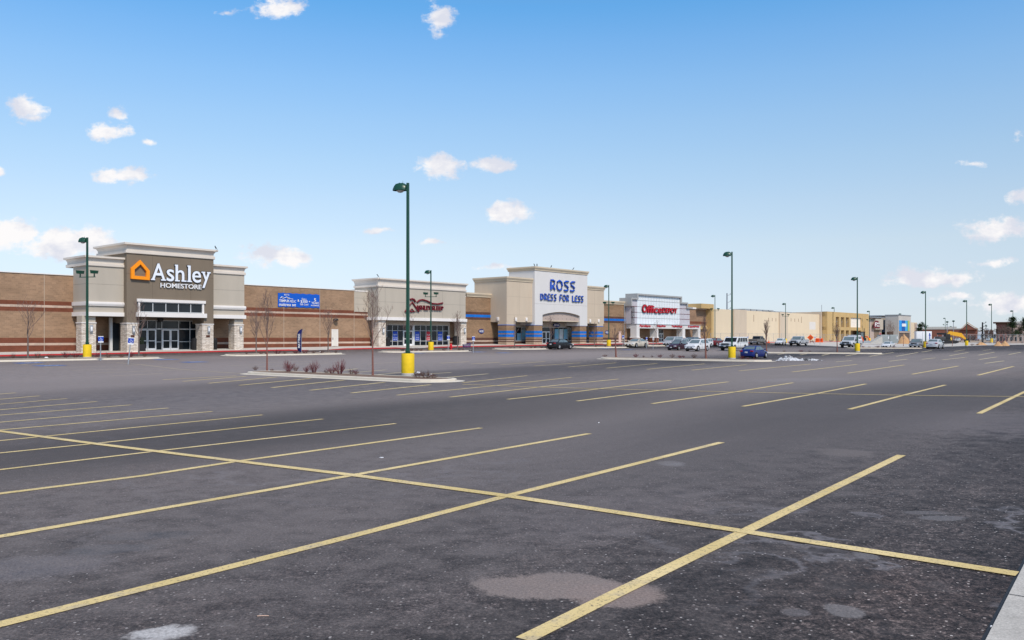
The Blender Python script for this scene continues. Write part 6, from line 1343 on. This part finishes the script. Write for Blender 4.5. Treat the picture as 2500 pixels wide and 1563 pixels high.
M_SNOW = NT('dirty old snow', .7, .3); _n = M_SNOW.noise(3.2, 5, .7); M_SNOW.col(M_SNOW.ramp(_n, [(.40, (.10, .10, .11)), (.48, (.36, .37, .39)), (.62, (.62, .63, .66))])); M_SNOW = M_SNOW.m
M_SNOW2 = NT('dirt covered snow', .8, .2); _n = M_SNOW2.noise(2.6, 5, .7); M_SNOW2.col(M_SNOW2.ramp(_n, [(.46, (.05, .05, .055)), (.58, (.55, .56, .58))])); M_SNOW2 = M_SNOW2.m
heap(1893, 1957, 880.8, 869, 'snow_heap', M_SNOW, 'dirty grey and white heap of old snow right of the blue saloon', 'snow heap', 3, .45, .55); heap(1946, 2010, 880.6, 875, 'snow_heap', M_SNOW2, 'low dark trail of dirty snow right of the snow heap', 'snow heap', 9, .3, .8, .3)
# litter
def blob(px, py, w, h, name, mat, lab, cat, seed, dz=0):
    g = hit(px, py); k = g.y/F; rnd = random.Random(seed); bm = bmesh.new(); bmesh.ops.create_icosphere(bm, subdivisions=2, radius=1)
    for v in bm.verts: v.co = Vector((v.co.x*w*k/2, v.co.y*w*k/2.4, max(-.2, v.co.z)*h*k/2))*rnd.uniform(.75, 1.2)
    m = MB(); bm.verts.index_update(); m.add([v.co for v in bm.verts], [[v.index for v in f.verts] for f in bm.faces]); bm.free(); o = m.build(name, mat); o.location = g+Vector((0, 0, dz+h*k*.2)); tag(o, lab, cat); return o
blob(1021, 922, 11, 7, 'litter', M_PLATE, 'crumpled white paper in the shrub right of the nearest lamp post', 'litter', 1, .22); blob(1051.5, 928, 8, 9, 'litter', M_PLATE, 'torn white bag standing on the tip of the nearest island', 'litter', 2, .2)
blob(931, 1118, 11, 3, 'litter', M_PLATE, 'flat scrap of white paper on the asphalt in mid lot', 'litter', 3); blob(782, 862, 4, 3, 'litter', M_WHT, 'small white scrap on the feather flag island', 'litter', 4, .1); blob(113, 877, 9, 4, 'litter', M_WHT, 'white scrap on the kerb of the leftmost island', 'litter', 5, .1)
blob(2420, 1532, 7, 7, 'litter', M_WHT, 'small white scrap at the edge of the concrete gutter', 'litter', 6); blob(1462, 1033, 4, 3, 'litter', M_WHT, 'tiny pale scrap in the driving aisle', 'litter', 7)
g = hit(644, 1505.5); t = MB(); t.tube([(-.05, -.005, .006), (-.01, .002, .007), (.04, .0, .006)], .0035, 6); o = t.build('stick', plain('bare wood', (.62, .42, .32), .8)); o.location = g; tag(o, 'small pale wooden stick lying on the near asphalt', 'stick')
# birds
def bird(p, lab, seed):
    t = MB(); t.lathe([(.004, -.17), (.05, -.08), (.085, .0), (.075, .08), (.03, .14), (.005, .16)], n=10); o = bpy.data.objects.new('x', None); bpy.data.objects.remove(o)
    m = MB(); m.v = [(v[0], v[2]*.8, v[2]*.75+.2+v[1]) for v in t.v]; m.f = t.f; m.smooth = t.smooth
    m.lathe([(.01, .30), (.05, .33), (.055, .37), (.03, .41), (.005, .42)], (0, .12, 0), 8); m.tube([(0, .17, .37), (0, .24, .36)], [.015, .002], 5); m.add([(-.03, -.12, .10), (.03, -.12, .10), (.04, -.30, .0), (-.04, -.30, .0), (0, -.2, .08)], [(0, 1, 2, 3), (0, 4, 1)])
    m.tube([(-.03, 0, .12), (-.03, 0, 0)], .008, 4); m.tube([(.03, 0, .12), (.03, 0, 0)], .008, 4); o = m.build('bird', M_DARK); o.location = p; o.rotation_euler = (0, 0, seed); o.scale = (1.15, 1.15, 1.15); tag(o, lab, 'bird')
for i, (px, v, z, lab) in enumerate(((527, 93.6, 12.72, 'black bird on the right end of the taupe tower cornice'), (923, 95.4, 10.92, 'black bird on the left corner of the mattress shop cornice'), (1304.8, 94, 14.6, 'leftmost of four birds on the clothing store tower'), (1311, 93.8, 14.6, 'second of four birds on the clothing store tower'), (1345.5, 93.8, 14.6, 'third of four birds on the clothing store tower'), (1399.3, 93.8, 14.6, 'rightmost of four birds on the clothing store tower'))):
    bird(P(sv(px, v), v, z), lab, 1+i*.7)
# ================================================================== BUILDING SITE AND FAR BACKGROUND
# chain link fence, built run by run
def fence(a, b, h, lab, n):
    d = b-a; L_ = d.length; t = thing('chain_link_fence', lab, 'fence', a, math.atan2(d.y, d.x)); sl_ = (b.z-a.z)/L_
    m = MB(); k = 0; st = .45
    for i in range(int(L_/st)):
        for sgn in (-1, 1):
            x0, x1 = i*st, i*st+h*sgn*.5
            x1 = max(0, min(L_, x1)); m.box(0, 0, 0, 0, 0, 0) if False else m.add([(x0-.011, 0, .05+sl_*x0), (x0+.011, 0, .05+sl_*x0), (x1+.011, 0, h+sl_*x0), (x1-.011, 0, h+sl_*x0)], [(0, 1, 2, 3)])
    m.build('wire_mesh', M_STEEL, t)
    for i in range(n+1): x = L_*i/n; MB().tube([(x, 0, sl_*x), (x, 0, h+.05+sl_*x)], .035, 6).build('fence_post', M_STEEL, t)
    MB().tube([(0, 0, h), (L_, 0, h+sl_*L_)], .02, 5).build('top_rail', M_STEEL, t)
fence(P(sv(1735, 94.5), 94.5, .95), P(sv(2010, 94.5), 94.5, .95), 2.3, 'long chain link fence in front of the cream vacant store', 14)
fence(P(sv(2012, 92), 92, .95), P(sv(2120, 92), 92, .95), 2.2, 'chain link fence in front of the ochre arcade', 8)
fence(at(2300, 250, .55), at(2420, 250, .55), 2.6, 'chain link fence round the works right of the excavator', 7)
fence(at(2425, 245, .5), at(2510, 245, .5), 2.6, 'chain link fence behind the sand heaps', 6)
# grey container row
for i, (a, b) in enumerate(((2150, 2172), (2173, 2193))):
    d = 232; x0, x1 = at(a, d).x, at(b, d).x; g = at((a+b)/2, d, .72); w = x1-x0; t = thing('site_container', ('left' if i == 0 else 'right')+' of two long grey steel containers in front of the shops', 'container', g); h = 2.25
    MB().bbox(-w/2, w/2, 0, 2.4, 0, h, .04).build('body', plain('container grey', (.33, .36, .36), .6), t); m = MB()
    for k in range(11): x = -w/2+.12+(w-.24)*k/10; m.box(x-.04, x+.04, -.05, -.003, .12, h-.12)
    m.build('corrugation', plain('container grey', (.33, .36, .36), .6), t); MB().box(w*.30, w*.42, -.06, -.052, h*.5, h*.8).build('notice', M_PLATE, t)
g = at(2139, 228, .7); o = MB().prism([(-1.6, 0), (1.7, 0), (1.7, 1.9)], 0, 2.4).build('concrete_ramp', M_CONC); o.location = g; tag(o, 'sloping grey concrete ramp at the left end of the containers', 'ramp')
def heap2(px, d, w, h, lab, seed, pk=.5): 
    a = at(px-w/2, d); z = gz(a.x, a.y); py = HY+(CAMZ-z)/F*d*0; 
    x0, x1 = at(px-w/2, d, z), at(px+w/2, d, z); from mathutils import noise as NZ; m = MB(); V = []; W_ = x1.x-x0.x; Hh = h*d/F
    for j in range(19):
        for i in range(31):
            u, v = i/15-1, j/9-1; r = math.sqrt(u*u+v*v); z_ = max(0, 1-r)**.9; V.append((u*W_/2, v*W_*.35, Hh*(z_*(1+.35*NZ.noise(Vector((u*3+seed, v*3, 1)))))-.05))
    m.add(V, [(j*31+i, j*31+i+1, (j+1)*31+i+1, (j+1)*31+i) for j in range(18) for i in range(30)], True); o = m.build('soil_heap', M_SAND); o.location = ((x0+x1)/2); tag(o, lab, 'soil heap')
heap2(2207, 250, 34, 26, 'tall tan soil heap between the containers and the white trailer', 1); heap2(2437, 225, 22, 13, 'left tan sand heap before the distant cars', 2); heap2(2453, 228, 24, 14, 'right tan sand heap before the distant cars', 3); heap2(2395, 240, 30, 8, 'low pale sand heap right of the excavator', 4); heap2(2226, 240, 18, 9, 'small orange soil heap left of the white trailer', 5)
# white trailer
d = 238; x0, x1 = at(2239, d).x, at(2273, d).x; w = x1-x0; t = thing('box_trailer', 'white box trailer with blue marks behind the grey pickup', 'trailer', at(2256, d, .55), R(-20)); h = 3.1
MB().bbox(-w/2, w/2, 0, 6, .7, h+.3, .05).build('box_body', M_WHT, t); m = MB(); m.box(w*.34, w*.40, -.02, -.003, 1.2, 2.9); m.prism([(w*.30, 2.2), (w*.44, 2.2), (w*.37, 3.0)], -.024, -.004); m.build('blue_mark', M_BLUE, t)
m = MB(); m.box(-w*.10, -w*.085, -.02, -.003, .8, 3.2); m.box(w*.16, w*.175, -.02, -.003, .8, 3.2); m.build('door_seams', M_STEEL, t)
for x in (-w*.3, w*.3): MB().lathe([(.42, -.15), (.42, .15)], (x, .3, .42), 16, 'y').build('wheel', M_TYRE, t)
# tractor
g = at(2108, 222, .75); t = thing('backhoe_loader', 'orange loader with black cab working beside the ochre arcade', 'loader', g, R(20)); s_ = 222/F
MB().bbox(-1.0, 1.0, -.2, 2.2, .6, 1.5, .1).build('chassis', M_DARK, t); m = MB(); t.scale = (.8, .8, .95)
for x in (-.8, .8):
    for y in (.3, 1.6): m.box(x-.06, x+.06, y-.06, y+.06, 1.5, 3.0)
m.box(-.95, .95, .15, 1.75, 3.0, 3.15); m.build('cab', M_DARK, t); MB().box(-.74, .74, .36, 1.54, 1.52, 2.98).build('cab_glass', G_CAR, t)
for x in (-1.2, 1.2):
    MB().lathe([(.8, -.25), (.85, -.2), (.85, .2), (.8, .25)], (x*.95, 1.5, .85), 18, 'y').build('wheel', M_TYRE, t); m = MB(); m.tube([(x, 1.2, 1.9), (x*1.05, -.6, 1.7), (x*1.05, -1.4, .5)], .16, 6); m.build('loader_arm', M_ORG2, t)
m = MB(); m.prism([(-.9, 0.05), (-1.5, .05), (-1.5, .7), (-1.35, .7), (-1.3, .3)], -1.3, 1.3, 'x'); m.v = [(v[0], v[1], v[2]) for v in m.v]; m.build('bucket', M_STEEL, t); MB().tube([(.5, .2, 1.5), (.5, .2, 4.1)], .09, 6).build('exhaust', M_DARK, t)
# excavator with the long yellow boom
d = 236; S = d/F; t = thing('excavator', 'yellow excavator with arched boom reaching down to the right behind the works', 'excavator', at(2310, d, .5)); M_EXY = plain('digger yellow', (.72, .36, .02), .45, .4, 0, 0, .12)
def E(px, py): return ((px-2310)*S, 0, CAMZ-.5+(HY-py)*S)
for y in (-1.2, 1.2):
    m = MB(); pl = [(1.9*math.cos(R(a))+(.9 if math.cos(R(a)) > 0 else -.9), .5+.5*math.sin(R(a))) for a in range(0, 360, 30)]; m.prism(pl, y-.3, y+.3); m.build('track', M_DARK, t)
MB().bbox(-2.6, .6, -1.3, 1.3, 1.0, 2.0, .15).build('machine_house', plain('dark machine grey', (.06, .06, .06), .5), t); MB().bbox(-.8, .5, -1.35, -.2, 1.2, 2.7, .12).build('cab', M_DARK, t)
def beam(p, q, w0, w1, y0, y1):
    p, q = Vector((p[0], 0, p[2])), Vector((q[0], 0, q[2])); dd = (q-p).normalized(); nn = Vector((-dd.z, 0, dd.x)); m = MB(); m.prism([(k.x, k.z) for k in (p+nn*w0, q+nn*w1, q-nn*w1, p-nn*w0)], y0, y1); return m
m = beam(E(2312, 823), E(2318, 812), .35, .42, -.3, .3); b2 = beam(E(2316, 813), E(2345, 818), .5, .52, -.31, .31); m.add(b2.v, b2.f); b3 = beam(E(2343, 816.5), E(2352, 824), .5, .3, -.29, .29); m.add(b3.v, b3.f); m.build('boom', M_EXY, t)
beam(E(2349, 822), E(2360, 829.5), .3, .2, -.2, .2).build('dipper_arm', M_EXY, t); m = MB(); x, _, z = E(2360, 830); m.prism([(x-.3, z+.3), (x+.5, z+.3), (x+.6, z-.5), (x-.2, z-.9), (x-.5, z-.3)], -.5, .5); m.build('bucket', M_DARK, t)
m = MB(); m.tube([E(2322, 818), E(2340, 813.5)], .10, 6); m.tube([E(2344, 814), E(2353, 821)], .09, 6); m.build('hydraulic_ram', M_DARK, t)
d = 244; o = thing('flatbed_truck', 'dark flatbed truck body with black load behind the white works pickup', 'truck', at(2297, d, .55), R(-24)); S2 = d/F
MB().bbox(-2.2, 2.6, 0, 2.2, 1.0, 1.25, .05).build('flatbed', M_DARK, o); MB().bbox(-1.0, 2.4, .2, 2.0, 2.5, 3.0, .1).build('black_load', M_DARK, o); MB().bbox(-3.6, -2.3, 0, 2.2, .7, 2.6, .15).build('cab', plain('dark machine grey', (.06, .06, .06), .5), o); m = MB()
for x in (-.8, .6, 2.1): m.box(x-.05, x+.05, .3, .4, 1.25, 2.5)
m.build('rack', M_STEEL, o)
for x in (-2.9, 1.6): MB().lathe([(.5, -.15), (.5, .15)], (x, .1, .5), 14, 'y').build('wheel', M_TYRE, o)
# far brick buildings
M_BRK = masonry('far red brick', [(0, (.21, .085, .06)), (16, TAN)], .25, .08); M_BRK2 = masonry('office red brick', [(0, (.20, .09, .075)), (16, TAN)], .25, .08)
def bld(px0, px1, d, ytop, lab, mat, cap=None, depth=20, nm='brick_building'):
    x0, x1 = at(px0, d).x, at(px1, d).x; z = CAMZ+(HY-ytop)/F*d; t = thing(nm, lab, 'building', at((px0+px1)/2, d, 0)); w = (x1-x0)/2
    t.rotation_euler = (0, 0, -math.atan(((px0+px1)/2-CX)/F)); box('wall', mat, t, -w, w, 0, depth, -.5, z); box('roof_edge', cap or M_CONC, t, -w-.2, w+.2, -.2, depth+.2, z+.003, z+.5); return t, w, z
t, w, z = bld(2250, 2378, 395, 804.5, 'long low red brick building with gabled end behind the excavator', M_BRK)
MB().prism([(w*.45, z-.2), (w*.66, z+2.6), (w*.98, z-.2)], -.8, 14).build('gable_roof', M_BRK, t); m = MB(); m.prism([(w*.43, z-.1), (w*.66, z+2.9), (w*1.0, z-.1), (w*1.0, z+.2), (w*.66, z+3.3), (w*.43, z+.2)], -1.0, -.85); m.build('gable_trim', M_SAND, t)
for k in range(5): MB().box(w*(.70+.05*k), w*(.73+.05*k), -.1, -.01, .8, 3.2).build('window', M_DARK, t)
box('parapet_band', M_CONC, t, -w*.8, w*.3, 3, 12, z+.51, z+1.3)
d5 = 300; t, w, z = bld(2434, 2456, d5, 792, 'red brick office block left of the tall pine', M_BRK2, plain('brown eaves', (.10, .05, .035), .8))
MB().box(-w-1, w+1.5, -1.2, 18, z+.51, z+.8).build('flat_roof', plain('brown eaves', (.10, .05, .035), .8), t)
for j in range(2):
    for k in range(3): MB().box(-w*.8+w*.6*k, -w*.8+w*.6*k+w*.3, -.04, -.003, 1.0+2.6*j, 2.6+2.6*j).build('window', G_STORE, t)
t, w, z = bld(2457, 2530, 306, 791, 'pale grey and beige office block behind the pines', S_DUSTY)
for j in range(2):
    for k in range(7): MB().box(-w*.92+w*.27*k, -w*.92+w*.27*k+w*.13, -.04, -.003, 1.0+2.5*j, 2.5+2.5*j).build('window', G_STORE, t)
t, w, z = bld(2484, 2540, 320, 788, 'taller grey block at the right edge behind the second pine', S_GREYB)
for k in range(5): MB().box(-w*.9+w*.38*k, -w*.9+w*.38*k+w*.2, -.04, -.003, 3.5, 5.5).build('window', G_STORE, t)
t = thing('highway_bridge', 'far pale road bridge with dark underside between the brick buildings', 'bridge', at(2400, 620, 0)); S_ = 620/F
MB().box(-24*S_, 40*S_, 0, 8, (HY-815.5)*S_+CAMZ, (HY-810)*S_+CAMZ).build('deck', plain('bridge concrete', (.5, .52, .55), .8), t); MB().box(-22*S_, -2*S_, .5, 7.5, (HY-817)*S_+CAMZ, (HY-815.6)*S_+CAMZ).build('girder', M_DARK, t)
for k in (-20, -1, 18, 36): MB().box(k*S_-.6, k*S_+.6, 2, 6, 0, (HY-817)*S_+CAMZ-.01).build('bridge_pier', M_CONC, t)
o = thing('far_warehouse', 'far pale blue warehouse under the road bridge', 'building', at(2388, 600, 0)); MB().box(-14*600/F, 6*600/F, 0, 30, 0, (HY-818)*600/F+CAMZ).build('wall', plain('pale blue cladding', (.42, .52, .64), .6), o); MB().box(-14.3*600/F, 6.3*600/F, -.3, 30.3, (HY-818)*600/F+CAMZ+.005, (HY-818)*600/F+CAMZ+.6).build('roof_edge', M_SIL, o)
# distant tree belt that closes the horizon
def belt():
    rnd = random.Random(77); m = MB(); V = []; Fc = []
    for k in range(420):
        px = rnd.uniform(1500, 3400); d = rnd.uniform(640, 760); h = rnd.uniform(4, 10); c = at(px, d, 0)
        for _ in range(34):
            p = c+Vector((rnd.gauss(0, 3.2), rnd.gauss(0, 3), h*rnd.random()**.7)); e = Vector((rnd.gauss(0, .7), 0, rnd.gauss(0, .7))); f = Vector((rnd.gauss(0, .7), rnd.gauss(0, .5), rnd.gauss(.4, .7))); n0 = len(V); V += [p-e, p+e, p+f]; Fc.append((n0, n0+1, n0+2))
    m.add(V, Fc); o = m.build('far_tree_belt', plain('far bare wood', (.13, .11, .095), .95, .1, 0, 0, .3, .05)); o['kind'] = 'stuff'
belt()
# power pylons far right
for i, (px, yt) in enumerate(((2383, 800), (2411, 802))):
    d = 520; h = CAMZ+(HY-yt)/F*d; t = thing('pylon', ('left' if i == 0 else 'right')+' of two hazy lattice pylons beyond the bridge', 'pylon', at(px, d, 0)); m = MB()
    for sx_ in (-1, 1):
        for sy_ in (-1, 1): m.tube([(sx_*1.6, sy_*1.6, 0), (sx_*.3, sy_*.3, h)], .10, 4)
    for k in range(6):
        z = h*k/6; r = lerp(1.6, .3, k/6); r2 = lerp(1.6, .3, (k+1)/6); m.tube([(-r, -r, z), (r2, -r2, h*(k+1)/6)], .07, 3); m.tube([(r, -r, z), (-r2, -r2, h*(k+1)/6)], .07, 3)
    m.build('lattice_tower', M_STEEL, t); m = MB()
    for z in (.78, .9): m.tube([(-2.6, 0, h*z), (2.6, 0, h*z)], .1, 4)
    m.build('cross_arms', M_STEEL, t)
